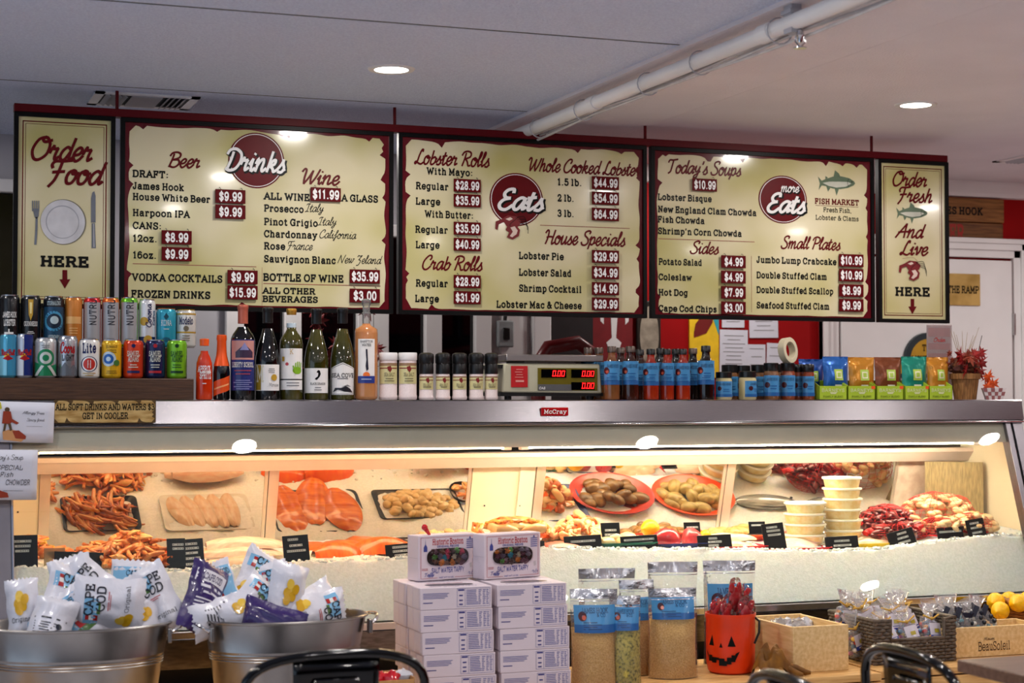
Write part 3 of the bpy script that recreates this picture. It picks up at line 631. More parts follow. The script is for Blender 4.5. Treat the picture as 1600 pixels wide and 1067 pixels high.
        s.pix([q(-10, -10), q(-2, -13), q(2, -10), q(-4, -7)], 1, b, y0 - .0006)
        s.pix([q(-16, -10), q(-26, -6), q(-27, 6), q(-23, 8), q(-21, -1), q(-12, -5)], 0, b, y0)
        for j in range(4): s.pline([q(6 + 3 * j, -12 + j * 3), q(20 + j * 2, -14 + j * 5), q(24 + j, -4 + j * 6)], .0018, 2, b, y0)
        s.pline([q(10, -14), q(0, -22), q(-20, -20)], .001, 0, b, y0); s.pline([q(10, -12), q(-2, -2), q(-2, 2)], .0016, 2, b, y0 - .0008)
        s.put(b, name, [mat('lobster red print', (120, 24, 30), .3), mat('lobster pale print', (222, 200, 186), .3), m_blk])
    def arrow(s, cx, y0, y1, w_):
        h = y1 - y0
        s.pix([(cx - w_ * .22, y0), (cx + w_ * .22, y0), (cx + w_ * .22, y0 + h * .5), (cx + w_ * .5, y0 + h * .5), (cx, y1), (cx - w_ * .5, y0 + h * .5), (cx - w_ * .22, y0 + h * .5)], 1)

m_tag = mat('price tag maroon', (94, 5, 12), 0.5, var=0.06, spec=.15)
m_hook = mat('hook wire', (60, 56, 58), 0.3, 1.0)
def price(px, py, pw, ph, s, what):
    a = P(px, py, YS - .014); d = depth(a); w_ = P(px + pw / 2, py, YS).x - P(px - pw / 2, py, YS).x; h_ = ph * d / FPX
    t = thing('price_tag', 'maroon price tag reading %s %s' % (s, what), 'price tag', (a.x, YS - .014, a.z), group='hanging price tags')
    b = B(); b.box(-w_ / 2, -.002, -h_ / 2, w_ / 2, .002, h_ / 2); b.build('plate', m_tag, t, bevel=.0008)
    b = B(); text(b, s, 0, -h_ * .29, w_ * (.84 if len(s) > 5 else .72), h_ * .56, SLAB, 3.7, False, 0, 0, 'c', y=-.0026)
    b.build('price_figures', m_white, t, smooth=0)
    b = B()
    for q in (-.34, .38):
        b = B(); b.tube([(w_ * q, 0, h_ * .42), (w_ * q + .001, -.002, h_ * .56), (w_ * q - .002, .003, h_ * .66), (w_ * q, .009, h_ * .62)], .0009, 5); b.build('hook', m_hook, t)

# board 1
q = Board(0.412, 0.728, 'narrow cream board reading Order Food HERE with a plate', False, 1)
q.w('Order', 47, 142, 249, 36, True, slant=.25); q.w('Food', 74, 157, 286, 36, True, slant=.25)
q.w('HERE', 65, 136, 415, 17, wd=3.6); q.arrow(101, 422, 451, 17); q.finish()
b = B(); y0 = q.yt - .0004
q.disc(99, 347, 35.5, 3, b, y0); q.disc(98, 347, 34.5, 0, b, y0 - .0004); q.disc(97.5, 347, 26, 1, b, y0 - .0008); q.disc(97.5, 347.5, 24.5, 0, b, y0 - .0012)
q.pline([(57, 340), (56.5, 360), (55, 382)], .007, 2, b, y0); q.pix([(51, 326), (61, 326), (60, 338), (57, 342), (54, 340)], 2, b, y0)
for k in (50.6, 53.8, 57, 60.2): q.pline([(k, 314), (k, 330)], .003, 2, b, y0 - .0004)
q.pix([(144, 301), (147, 299), (149, 306), (149, 348), (142, 348), (142, 310)], 2, b, y0); q.pix([(143, 349), (148, 349), (149.5, 388), (143, 388)], 2, b, y0); q.pline([(146, 350), (146.5, 386)], .002, 0, b, y0 - .0004)
q.put(b, 'place_setting_picture', [mat('plate print', (206, 206, 210), .3), mat('plate ring print', (168, 170, 178), .3), mat('cutlery print', (112, 118, 128), .3), mat('plate shade print', (120, 116, 100), .3)])

# board 2
q = Board(0.745, 1.662, 'wide Drinks menu board with beer and wine columns', True, 2)
q.w('Beer', 262, 311, 261, 23, True); q.w('Wine', 468, 528, 287, 24, True)
for (s_, x0, x1, y_) in (('DRAFT:', 208, 262, 276), ('James Hook', 208, 286, 295), ('House White Beer', 208, 327, 312), ('Harpoon IPA', 208, 295, 337), ('CANS:', 208, 251, 357), ('12oz.', 208, 244, 377), ('16oz.', 208, 243, 403),
                         ('ALL WINE', 413, 482, 311), ('A GLASS', 534, 589, 314), ('Prosecco', 413, 473, 330), ('Pinot Grigio', 413, 495, 351), ('Chardonnay', 413, 494, 370), ('Rose', 413, 444, 389), ('Sauvignon Blanc', 413, 523, 409)):
    q.w(s_, x0, x1, y_, 11.5)
for (s_, x0, x1, y_) in (('VODKA COCKTAILS', 207, 346, 438), ('FROZEN DRINKS', 206, 327, 464), ('BOTTLE OF WINE', 412, 535, 438), ('ALL OTHER', 411, 491, 458), ('BEVERAGES', 411, 495, 471)): q.w(s_, x0, x1, y_, 12 if y_ not in (458, 471) else 10)
for (s_, x0, x1, y_) in (('Italy', 476, 504, 331), ('Italy', 496, 524, 352), ('California', 498, 555, 372), ('France', 448, 487, 390), ('New Zeland', 527, 594, 411)): q.w(s_, x0, x1, y_, 13, True, 0, 1.5)
q.line(207, 412, 400, 415); q.line(411, 443, 594, 447); q.line(409, 418, 407, 478, .001); q.finish()
q.emblem(400, 251, 43.5, [('Drinks', 350, 443, 266, 33, 2.3)])
for (x, y, s_, w_) in ((360, 307, '$9.99', 'right of House White Beer'), (360, 331, '$9.99', 'lower of the two beside the draft beers'), (276, 371, '$8.99', 'right of 12oz cans'), (276, 397, '$9.99', 'right of 16oz cans'), (379, 433, '$9.99', 'right of VODKA COCKTAILS'),
                       (379, 457, '$15.99', 'right of FROZEN DRINKS'), (509, 304, '$11.99', 'between ALL WINE and A GLASS'), (570, 432, '$35.99', 'right of BOTTLE OF WINE'), (570, 462, '$3.00', 'right of ALL OTHER BEVERAGES')): price(x, y, 47, 21.5, s_, w_)

# board 3
q = Board(1.680, 2.611, 'wide Eats menu board with lobster and crab rolls', True, 3)
q.w('Lobster Rolls', 647, 763, 256, 23, True); q.w('Crab Rolls', 658, 752, 421, 22, True); q.w('Whole Cooked Lobster', 823, 998, 267, 21, True); q.w('House Specials', 849, 975, 381, 22, True)
for (s_, x0, x1, y_) in (('With Mayo:', 667, 737, 272), ('Regular', 650, 699, 295), ('Large', 650, 686, 319), ('With Butter:', 664, 738, 339), ('Regular', 649, 698, 363), ('Large', 650, 685, 387), ('Regular', 650, 698, 447), ('Large', 649, 684, 471),
                         ('1.5 lb.', 871, 907, 289), ('2 lb.', 871, 895, 314), ('3 lb.', 871, 895, 338), ('Lobster Pie', 811, 879, 404), ('Lobster Salad', 811, 891, 430), ('Shrimp Cocktail', 811, 907, 455), ('Lobster Mac & Cheese', 776, 907, 480)):
    q.w(s_, x0, x1, y_, 11.5)
q.line(843, 352, 983, 357); q.finish()
q.emblem(806, 312, 41.5, [('Eats', 776, 846, 327, 32, 2.5)])
q.lobster(798, 352, .95)
PR3 = [(730, 290, '$28.99', 'for the regular lobster roll with mayo'), (730, 313.5, '$35.99', 'for the large lobster roll with mayo'), (730, 357, '$35.99', 'for the regular lobster roll with butter'), (730, 382, '$40.99', 'for the large lobster roll with butter'),
       (730, 440, '$28.99', 'for the regular crab roll'), (730, 465, '$31.99', 'for the large crab roll'), (946, 286, '$44.99', 'for the 1.5 lb lobster'), (946, 310, '$54.99', 'for the 2 lb lobster'), (946, 335, '$64.99', 'for the 3 lb lobster'),
       (946, 401, '$29.99', 'for Lobster Pie'), (946, 426, '$34.99', 'for Lobster Salad'), (946, 451, '$14.99', 'for Shrimp Cocktail'), (946, 475, '$29.99', 'for Lobster Mac & Cheese')]
for (x, y, s_, w_) in PR3: price(x, y, 42, 20, s_, w_)

# board 4
q = Board(2.629, 3.557, 'wide More Eats menu board with soups, sides and small plates', True, 4)
q.w("Today's Soups", 1041, 1156, 270, 21, True); q.w('Sides', 1077, 1121, 396, 19, True); q.w('Small Plates', 1219, 1311, 388, 19, True)
for (s_, x0, x1, y_) in (('Lobster Bisque', 1028, 1110, 312), ('New England Clam Chowda', 1028, 1180, 331), ('Fish Chowda', 1028, 1099, 347), ("Shrimp'n Corn Chowda", 1028, 1157, 365), ('Potato Salad', 1029, 1095, 413), ('Coleslaw', 1029, 1079, 437), ('Hot Dog', 1029, 1073, 461), ('Cape Cod Chips', 1029, 1118, 486),
                         ('Jumbo Lump Crabcake', 1182, 1305, 410), ('Double Stuffed Clam', 1182, 1290, 434), ('Double Stuffed Scallop', 1182, 1300, 457), ('Seafood Stuffed Clam', 1182, 1294, 481)): q.w(s_, x0, x1, y_, 10.5)
q.w('FISH MARKET', 1273, 1340, 318, 9, mi=1); q.line(1273, 321, 1340, 323, .0015, 1); q.w('Fresh Fish,', 1286, 1329, 331, 7.5, wd=2.4); q.w('Lobster & Clams', 1274, 1340, 343, 7.5, wd=2.4)
q.line(1028, 373, 1178, 377); q.line(1173, 400, 1173, 488, .0014); q.finish()
q.emblem(1222, 312, 37.5, [('more', 1218, 1246, 300, 15, 1.9), ('Eats', 1196, 1255, 331, 29, 2.5)])
q.fish(1277, 1335, 286)
for (x, y, s_, w_) in ((1101, 289, '$10.99', "below Today's Soups"), (1146, 409, '$4.99', 'right of Potato Salad'), (1146, 433, '$4.99', 'right of Coleslaw'), (1146, 457, '$7.99', 'right of Hot Dog'), (1146, 481, '$3.00', 'lowest of the four under Sides'),
                       (1330, 407, '$10.99', 'right of Jumbo Lump Crabcake'), (1330, 430, '$10.99', 'right of Double Stuffed Clam'), (1330, 454, '$8.99', 'right of Double Stuffed Scallop'), (1330, 477, '$9.99', 'right of Seafood Stuffed Clam')): price(x, y, 38, 19.5, s_, w_)

# board 5
q = Board(3.575, 3.888, 'narrow cream board reading Order Fresh And Live HERE', False, 5)
q.w('Order', 1393, 1446, 290, 23, True, slant=.25); q.w('Fresh', 1401, 1454, 315, 23, True, slant=.25); q.w('And', 1398, 1440, 371, 22, True, slant=.25); q.w('Live', 1405, 1447, 398, 22, True, slant=.25)
q.w('HERE', 1399, 1450, 461, 14, wd=3.6); q.arrow(1424.5, 467, 491, 13); q.finish()
q.fish(1399, 1448, 333); q.lobster(1424, 420, .8, 'claw_picture')
# ------------------------------------------------------------------ refrigerated seafood case
CX0, CX1 = 0.335, 3.908
TG = math.tan(math.radians(18.5)); TM = math.tan(math.radians(16.5))
def gy(z): return 5.285 - (1.245 - z) * TG          # front glass
def my(z): return 5.70 - (z - 0.853) * TM           # leaning rear doors
CTOP = 1.322
m_cream = mat('cream enamel', (228, 214, 186), 0.45, var=0.03, scale=4)
m_mirror = mat('mirrored door glass', (196, 188, 178), 0.025, 1.0, var=0.0)
m_alu = mat('door aluminium', (214, 200, 184), 0.32, 0.6, var=0.03)
m_glass = thin_glass('case front glass', (243, 249, 246), 1.0, haze=0.004, hcol=(190, 205, 195))
m_tube = mat('fluorescent tube', (255, 240, 214), 0.4, emit=70.0, var=0)
m_tubew = mat('warm fluorescent tube', (255, 216, 170), 0.4, emit=26.0, var=0)

case = thing('seafood_display_case', 'long stainless refrigerated seafood case with slanted front glass', 'display case', ((CX0 + CX1) / 2, 5.5, 0))
CO = Vector(case.location)
def cput(b, name, mats, parent=None, **k):
    b.v = [(p[0] - CO.x, p[1] - CO.y, p[2] - CO.z) for p in b.v]
    return b.build(name, mats, parent or case, **k)
b = B(); b.prism([(5.266, 1.247), (5.262, 1.252), (5.274, CTOP - .003), (5.279, CTOP), (5.86, CTOP), (5.86, 1.25), (5.29, 1.25), (5.285, 1.244)], CX0, CX1, 'x')
cput(b, 'top_cap', mat('brushed case steel', (142, 138, 142), 0.2, 1.0, var=0.08, scale=40, stretch=(1, 30, 60), bump=0.02), smooth=30)
b = B(); b.box(CX0, 5.2605, 1.240, CX1, 5.275, 1.2465); cput(b, 'lower_lip', m_chrome, bevel=.002)
b = B(); b.sheet(lambda u, v: (CX0 + .04 + (CX1 - CX0 - .08) * u, gy(.652 + .59 * v), .652 + .59 * v), 1, 1)
cput(b, 'front_glass', m_glass, smooth=0)
# sloping end posts
def post(b, x0, x1, m=0, d0=-.012, d1=.03):
    za, zb = .56, 1.243
    b.add([(x0, gy(za) + d0, za), (x1, gy(za) + d0, za), (x1, gy(za) + d1, za), (x0, gy(za) + d1, za), (x0, gy(zb) + d0, zb), (x1, gy(zb) + d0, zb), (x1, gy(zb) + d1, zb), (x0, gy(zb) + d1, zb)],
          [(3, 2, 1, 0), (4, 5, 6, 7), (0, 1, 5, 4), (1, 2, 6, 5), (2, 3, 7, 6), (3, 0, 4, 7)], m)
m_post = mat('satin case frame', (132, 128, 134), 0.34, 0.9, var=0.04)
b = B(); post(b, CX0, .377); post(b, .377, .384, 1, -.016); cput(b, 'end_post', [m_post, m_chrome], smooth=0, bevel=.002)
b = B(); post(b, 3.835, 3.857); post(b, 3.857, 3.866, 1, -.004); post(b, 3.866, CX1); cput(b, 'end_post', [m_post, m_black], smooth=0, bevel=.002)
prof = [(gy(.5) + .02, .5), (gy(1.243) + .012, 1.243), (5.85, 1.243), (5.85, .5)]
for x in (CX0, CX1 - .02):
    b = B(); b.prism(prof, x, x + .02, 'x'); cput(b, 'end_panel', m_cream, smooth=0)
# inside: light shield, canopy, lamps
b = B(); b.add([(CX0 + .03 + (CX1 - CX0 - .06) * u, gy(z) + d, z) for (u, z, d) in ((0, 1.170, .005), (1, 1.170, .005), (1, 1.243, .005), (0, 1.243, .005), (0, 1.170, .008), (1, 1.170, .008), (1, 1.243, .008), (0, 1.243, .008))], [(0, 1, 2, 3), (7, 6, 5, 4), (0, 4, 5, 1), (1, 5, 6, 2), (2, 6, 7, 3), (3, 7, 4, 0)]); cput(b, 'light_shield', mat('frosted light shield', (226, 214, 200), 0.5, var=0.02), smooth=0)
b = B(); b.box(CX0 + .02, 5.306, 1.236, CX1 - .02, 5.70, 1.246); cput(b, 'canopy', m_cream, smooth=0)
for (x0, x1, mm, cy, pw) in ((.45, 1.93, m_tubew, 5.297, 0), (1.99, 3.72, m_tube, 5.297, 0)):
    b = B(); b.box(x0 - .03, cy - .006, 1.200, x1 + .03, cy + .05, 1.236); f = cput(b, 'lamp_housing', m_wht, smooth=0, bevel=.004)
    b = B(); b.tube([(x0, cy, 1.176), (x1, cy, 1.176)], .012, 14); cput(b, 'tube', mm, f)
    b = B()
    for x in (x0, x1): b.box(x - .014, cy - .014, 1.160, x + .014, cy + .016, 1.202)
    cput(b, 'tube_socket', m_wht, f, smooth=0, bevel=.003)
b = B(); b.prism([(5.545, 1.142), (5.54, 1.128), (5.548, 1.122), (5.575, 1.092), (5.63, 1.092), (5.63, 1.142)], CX0 + .02, CX1 - .02, 'x')
cput(b, 'door_top_rail', mat('pinkish white enamel', (206, 186, 174), 0.4, var=0.03), smooth=0)
b = B(); b.box(CX0 + .02, 5.625, 1.142, CX1 - .02, 5.63, 1.236); cput(b, 'rear_strip', mat('smoked mirror strip', (70, 64, 62), 0.05, 1.0, var=0), smooth=0)
# rear doors
def dx(px): return P(px, 735, 5.63).x
def slab(x0, x1, z0, z1, d=0.0, th=.012):
    b = B(); b.add([(x0, my(z0) + d, z0), (x1, my(z0) + d, z0), (x1, my(z0) + d + th, z0), (x0, my(z0) + d + th, z0), (x0, my(z1) + d, z1), (x1, my(z1) + d, z1), (x1, my(z1) + d + th, z1), (x0, my(z1) + d + th, z1)],
               [(3, 2, 1, 0), (4, 5, 6, 7), (0, 1, 5, 4), (1, 2, 6, 5), (2, 3, 7, 6), (3, 0, 4, 7)]); return b
D = [(62, 420), (420, 738), (838, 1136), (1136, 1405)]
for (a, c) in D:
    x0, x1 = dx(a), dx(c)
    o = cput(slab(x0 + .018, x1 - .008, .80, 1.10), 'rear_door', m_mirror, smooth=0)
    b = slab(x0 + .001, x0 + .034, .80, 1.10, -.008, .02); b.merge(slab(x1 - .012, x1 - .001, .80, 1.10, -.004, .016)); cput(b, 'door_frame', m_alu, o, smooth=0)
cput(slab(CX0 + .02, dx(62), .80, 1.10), 'side_panel', m_cream, smooth=0)
b = slab(dx(738) + .002, dx(838) - .002, .80, 1.10, -.004); b.merge(slab(dx(812), dx(826), .80, 1.10, -.012, .01)); cput(b, 'centre_panel', m_cream, smooth=0)
cput(slab(dx(1405), CX1 - .02, .80, 1.10), 'side_panel', mat('stained cream panel', (206, 176, 156), 0.6, col2=(226, 204, 184), scale=30), smooth=0)
b = B()
for px in (757, 812): 
    q = P(px, 790, my(.97) - .006); b.blob((q.x, q.y, q.z), .003, .003, .003, nu=8, nv=5)
q = P(28, 800, my(.95) - .006); b.blob((q.x, q.y, q.z), .003, .003, .003, nu=8, nv=5)
cput(b, 'screw', m_hook)
# body under the glass
b = B(); b.box(CX0, gy(.652) - .014, .628, CX1, gy(.652) + .02, .652); cput(b, 'glass_sill', m_chrome, smooth=0, bevel=.003)
b = B(); b.box(CX0, 5.068, .545, CX1, 5.09, .628); cput(b, 'bumper', mat('polished bumper steel', (112, 108, 108), 0.16, 1.0, var=0.25, scale=9, stretch=(3, 1, 14)), smooth=0)
b = B(); b.box(CX0 + .02, 5.12, .0, CX1 - .02, 5.85, .545); b.box(CX0 + .02, 5.09, .545, CX1 - .02, 5.85, .64); b.box(CX0 + .02, 5.75, .64, CX1 - .02, 5.85, .80); cput(b, 'body', m_black, smooth=0)
b = B(); b.box(CX0 + .03, 5.10, .641, CX1 - .03, 5.74, .645); b.box(CX0 + .03, 5.742, .645, CX1 - .03, 5.746, .80); cput(b, 'ice_bounce_liner', m_wht, smooth=0)  # hidden white sheets added to bounce lamp light inside the ice
# maker's badge
a = P(866, 643, 5.266)
b = B(); b.box(a.x - .047, 5.258, a.z - .0135, a.x + .047, 5.266, a.z + .0135, 0)
bd = cput(b, 'badge', mat('badge red', (186, 12, 22), .25, coat=.3), smooth=0, bevel=.002)
b = B(); text(b, 'McCray', a.x, a.z - .006, .076, .012, SLAB, 2.6, True, 0.05, 0, 'c', y=5.2575); cput(b, 'badge_lettering', m_white, bd, smooth=0)

# ------------------------------------------------------------------ crushed ice
lipX = [.38, .40, .612, .889, 1.236, 1.579, 2.026, 2.335, 2.74, 3.04, 3.29, 3.50, 3.714, 3.90]
lipZ = [z - .003 for z in [.843, .843, .827, .820, .831, .835, .850, .838, .826, .812, .814, .832, .843, .845]]
def lip(x):
    for k in range(len(lipX) - 1):
        if x <= lipX[k + 1]: return lipZ[k] + (lipZ[k + 1] - lipZ[k]) * max(0, (x - lipX[k]) / (lipX[k + 1] - lipX[k]))
    return lipZ[-1]
def fy(z): return 5.092 + (z - .652) * .53     # the heaped front face, leaning back from the glass
def icez(x, y):
    q = max(0, min(1, (y - 5.19) / .5))
    return lip(x) + .012 * min(1, q * 3) + .010 * q + .006 * mnoise.noise(Vector((x * 14, y * 14, 1))) + .004 * mnoise.noise(Vector((x * 60, y * 60, 3)))
b = B(); X0, X1 = .385, 3.886
def icef(u, v):
    x = X0 + (X1 - X0) * u
    if v < .5:
        z = .655 + (lip(x) - .655) * v * 2; n = .0012 * mnoise.noise(Vector((x * 50, z * 50, 0)))
        return (x, fy(z) + n, z + (.006 * mnoise.noise(Vector((x * 90, 0, 9))) if v > .46 else 0))
    y0 = fy(lip(x)); y = y0 + (5.755 - y0) * (v - .5) * 2
    return (x, y, min(icez(x, y), .93))
b.sheet(icef, 340, 64)
m_ice = mat('crushed ice', (238, 240, 236), 0.35, col2=(252, 252, 250), scale=120, bump=0.22, bscale=190, sss=0.6, sscale=0.05)
m_icel = mat('loose ice', (238, 242, 240), 0.2, var=0.04, coat=.2)
ice = b.build('crushed_ice', m_ice, smooth=60)
tag(ice, 'bed of white crushed ice filling the seafood case', 'ice', kind='stuff')
b = B()
for k in range(900):
    x = R.uniform(X0 + .01, X1 - .01); y = fy(lip(x)) + .004 + abs(R.gauss(0, .014)) if k < 620 else R.uniform(5.20, 5.36)
    s_ = R.uniform(.003, .008); z = lip(x) + .002 if y < 5.205 else icez(x, y)
    y = max(y, gy(z + s_) + s_ + .004)
    b.blob((x, y, z), s_, s_, s_ * .8, .5, 2, 6, 4, 0, k)
ch = b.build('ice_chunks', m_icel, smooth=30)
tag(ch, 'loose lumps of ice along the front edge of the case', 'ice', kind='stuff')
# ------------------------------------------------------------------ price signs standing in the ice
m_sign = mat('black sign plastic', (9, 10, 10), 0.3, spec=.3)
m_strip = mat('white label tape', (206, 208, 206), 0.45, var=.03)
m_mark = mat('grey label print', (110, 112, 112), 0.6)
def ice_sign(px0, py0, px1, py1, strips, label, y=5.215, lean=.22, roll=0.0, edge=False):
    c = P((px0 + px1) / 2, py1, y); d = depth(c); k = d / FPX
    w_ = (px1 - px0) * k / math.cos(PSI) * .97; h_ = (py1 - py0) * k / math.cos(lean) + .006
    t = thing('price_sign', label, 'price sign', (c.x, c.y, c.z - .004), group='black price signs in the ice', rot=(-lean, roll, 0))
    b = B(); b.box(-w_ / 2, -.002, 0, w_ / 2, .002, h_); b.box(-w_ / 2, -.002, -.001, w_ / 2, .022, .003)
    b.build('plate', m_sign, t, bevel=.0012)
    b = B(); mk = B()
    for (u, v, ww) in strips:
        hh = .0068 if h_ > .05 else .0056
        X = w_ * (u - .5); Z = h_ * v
        b.box(X - w_ * ww / 2, -.0026, Z - hh / 2, X + w_ * ww / 2, -.0021, Z + hh / 2)
        n = max(3, int(w_ * ww / .006)); 
        for q in range(n):
            if R.random() < .8: 
                xx = X - w_ * ww / 2 + w_ * ww * (q + .5) / n
                mk.box(xx - .0021, -.0029, Z - hh * .2, xx + .0016, -.00265, Z + hh * .22)
    if edge: b.box(-w_ * .47, -.0026, h_ * .03, w_ * .47, -.0021, h_ * .08)
    if strips: b.build('label_strip', m_strip, t, smooth=0); mk.build('label_print', m_mark, t, smooth=0)
    return t
S3 = [(.5, .84, .66), (.5, .72, .6), (.45, .58, .5)]
ice_sign(21, 838, 58, 888, [(.4, .82, .7), (.4, .68, .62), (.38, .54, .55)], 'tall black price sign at the left end of the case')
ice_sign(86, 864, 159, 890, [(.5, .82, .3), (.5, .52, .3), (.5, .22, .6)], 'wide black price sign in front of the orange crab pile', roll=.06)
ice_sign(262, 843, 290, 884, [(.6, .78, .6), (.6, .64, .6)], 'black price sign half hidden behind another tall black sign', y=5.215)
ice_sign(278, 844, 320, 889, [(.5, .84, .56), (.5, .70, .66), (.5, .55, .56), (.5, .38, .7), (.5, .2, .62)], 'tall black price sign with five strips beside the crab pile', roll=-.05)
ice_sign(445, 838, 485, 881, [(.4, .86, .4), (.5, .66, .5), (.5, .48, .72)], 'tall black price sign between pink fish and orange salmon', roll=-.05)
ice_sign(604, 851, 648, 873, [(.6, .8, .7), (.6, .55, .7), (.6, .3, .6)], 'black price sign partly behind the taffy boxes, next to salmon', roll=-.06)
ice_sign(838, 846, 852, 862, [], 'sliver of black price sign beside the upright taffy box')
ice_sign(882, 838, 943, 861, [(.5, .66, .66), (.5, .32, .36)], 'wide black price sign in front of the cooked shrimp', roll=-.03)
ice_sign(940, 818, 971, 846, [(.5, .62, .6), (.5, .4, .66)], 'small black sign with white label standing in the scallop tray', y=5.27)
ice_sign(970, 838, 1031, 861, [(.5, .76, .82), (.5, .52, .72), (.5, .26, .3)], 'wide black price sign in front of the round scallops', roll=-.03, edge=True)
ice_sign(1069, 817, 1096, 835, [(.5, .62, .7)], 'small black sign behind the dark red tuna', y=5.30)
ice_sign(1090, 837, 1147, 861, [(.45, .8, .25), (.5, .6, .4), (.45, .4, .3), (.5, .2, .45)], 'wide black price sign in front of the tuna and fillets', roll=-.02, edge=True)
ice_sign(1170, 816, 1198, 832, [(.5, .7, .7)], 'small black sign half buried behind the pale fillets', y=5.31)
ice_sign(1195, 819, 1232, 861, [(.45, .86, .5), (.5, .74, .62), (.52, .60, .6)], 'tall narrow black price sign beside the deli tubs', roll=-.07)
ice_sign(1289, 839, 1346, 862, [(.5, .72, .46), (.5, .45, .54)], 'wide black price sign in front of the cream tubs', roll=-.02, edge=True)
ice_sign(1390, 829, 1436, 853, [(.55, .8, .36), (.55, .54, .42), (.55, .28, .46)], 'tilted black price sign between yellow tray and mussels', roll=-.22, edge=True)
ice_sign(1464, 825, 1510, 846, [(.5, .72, .85), (.62, .3, .34)], 'wide black price sign in front of the clam bags', roll=-.03)
ice_sign(1513, 812, 1545, 841, [(.45, .8, .5), (.5, .58, .6), (.5, .34, .55)], 'small black price sign at the right end of the case', roll=-.12)

# ------------------------------------------------------------------ seafood
def scatter(meshes, name, label, cat, group, n, cx, cy, rx, ry, h, y_min=None, k=(0.85, 1.15), base=None, rots=(6.3, .5)):
    """individual pieces heaped in a mound: placed outwards-in, higher towards the middle"""
    for i in range(n):
        a = R.uniform(0, 2 * PI); q = math.sqrt(R.random()); x = cx + rx * q * math.cos(a); y = cy + ry * q * math.sin(a)
        z = (base if base is not None else icez(x, y)) + .006 + h * (1 - q ** 1.6) * R.uniform(.6, 1)
        o = bpy.data.objects.new(name, R.choice(meshes)); COL.objects.link(o)
        o.location = (x, y, z); o.rotation_euler = (R.uniform(-rots[1], rots[1]), R.uniform(-rots[1], rots[1]), R.uniform(0, rots[0])); s_ = R.uniform(*k); o.scale = (s_, s_, s_)
        tag(o, label, cat, group)
m_claw = mat('cooked crab orange', (230, 112, 34), 0.3, col2=(250, 200, 124), scale=40, coat=.3)
m_claw2 = mat('cooked crab pale', (240, 178, 110), 0.3, col2=(222, 96, 40), scale=30, coat=.3)
m_claw3 = mat('cooked crab brown', (150, 66, 30), 0.3, col2=(220, 130, 70), scale=45, coat=.3)
def claw_mesh(m, seed):
    rr = random.Random(seed); b = B()
    b.tube([(-.042, -.006, 0), (-.02, 0, .003), (-.004, .004, .004), (.008, .004, .003), (.02, .008, .002), (.036, .006, 0), (.046, -.002, -.002)], [.004, .008, .0065, .012, .0125, .006, .001], 9)
    b.tube([(.016, -.004, .002), (.028, -.010, .001), (.042, -.007, 0)], [.006, .0045, .001], 7)
    return b.mesh('claw', m, 60)
def leg_mesh(m, seed):
    b = B(); b.tube([(-.05, -.012, 0), (-.02, .004, .004), (0, .008, .005), (.02, .004, .003), (.045, -.016, -.002)], [.0055, .0075, .006, .0062, .0015], 8); return b.mesh('leg', m, 60)
claws = [claw_mesh(m_claw, 1), claw_mesh(m_claw2, 2), leg_mesh(m_claw, 3), leg_mesh(m_claw2, 4), leg_mesh(m_claw3, 5), claw_mesh(m_claw3, 6)]
m_trayb = mat('black tray', (24, 22, 22), .35); m_trayw = mat('white tray', (226, 222, 214), .35)
def tray(name, label, cx, cy, sx, sy, h, m, z=None, n=28, square=True):
    cy = cy + .034 if cy < 5.3 else cy
    t_z = z if z is not None else min(icez(cx + a, cy + c) for a in (-sx, 0, sx) for c in (-sy, 0, sy)) - .004
    b = B()
    def pr(s_):
        pts = []
        for (qx, qy, a0) in ((1, 1, 0), (-1, 1, 1), (-1, -1, 2), (1, -1, 3)):
            for j in range(5):
                a = (a0 + j / 4) * PI / 2; r = min(sx, sy) * (.22 if square else .95)
                pts.append((qx * (sx * s_ - r * s_) + r * s_ * math.cos(a), qy * (sy * s_ - r * s_) + r * s_ * math.sin(a)))
        return pts
    rings = [(pr(.80), 0), (pr(.84), 0.001), (pr(.97), h), (pr(1.0), h), (pr(1.0), h - .003), (pr(.96), h - .002), (pr(.82), .004)]
    vs = []; fs = []
    for (p, z) in rings: vs += [(x, y, z) for (x, y) in p]
    N = len(rings[0][0])
    for j in range(len(rings) - 1):
        for k in range(N): fs.append((j * N + k, j * N + (k + 1) % N, (j + 1) * N + (k + 1) % N, (j + 1) * N + k))
    fs += [tuple(range(N - 1, -1, -1)), tuple((len(rings) - 1) * N + k for k in range(N))]
    b.add(vs, fs)
    o = b.build(name, m, loc=(cx, cy, t_z), smooth=50)
    return tag(o, label, 'tray'), t_z + .006
# orange crab pile at the front left and its second tray behind
scatter(claws[:5], 'crab_claw', 'cooked orange crab claws and legs heaped behind the wide black sign', 'crab claw', 'front pile of crab pieces', 110, .735, 5.30, .135, .09, .082)
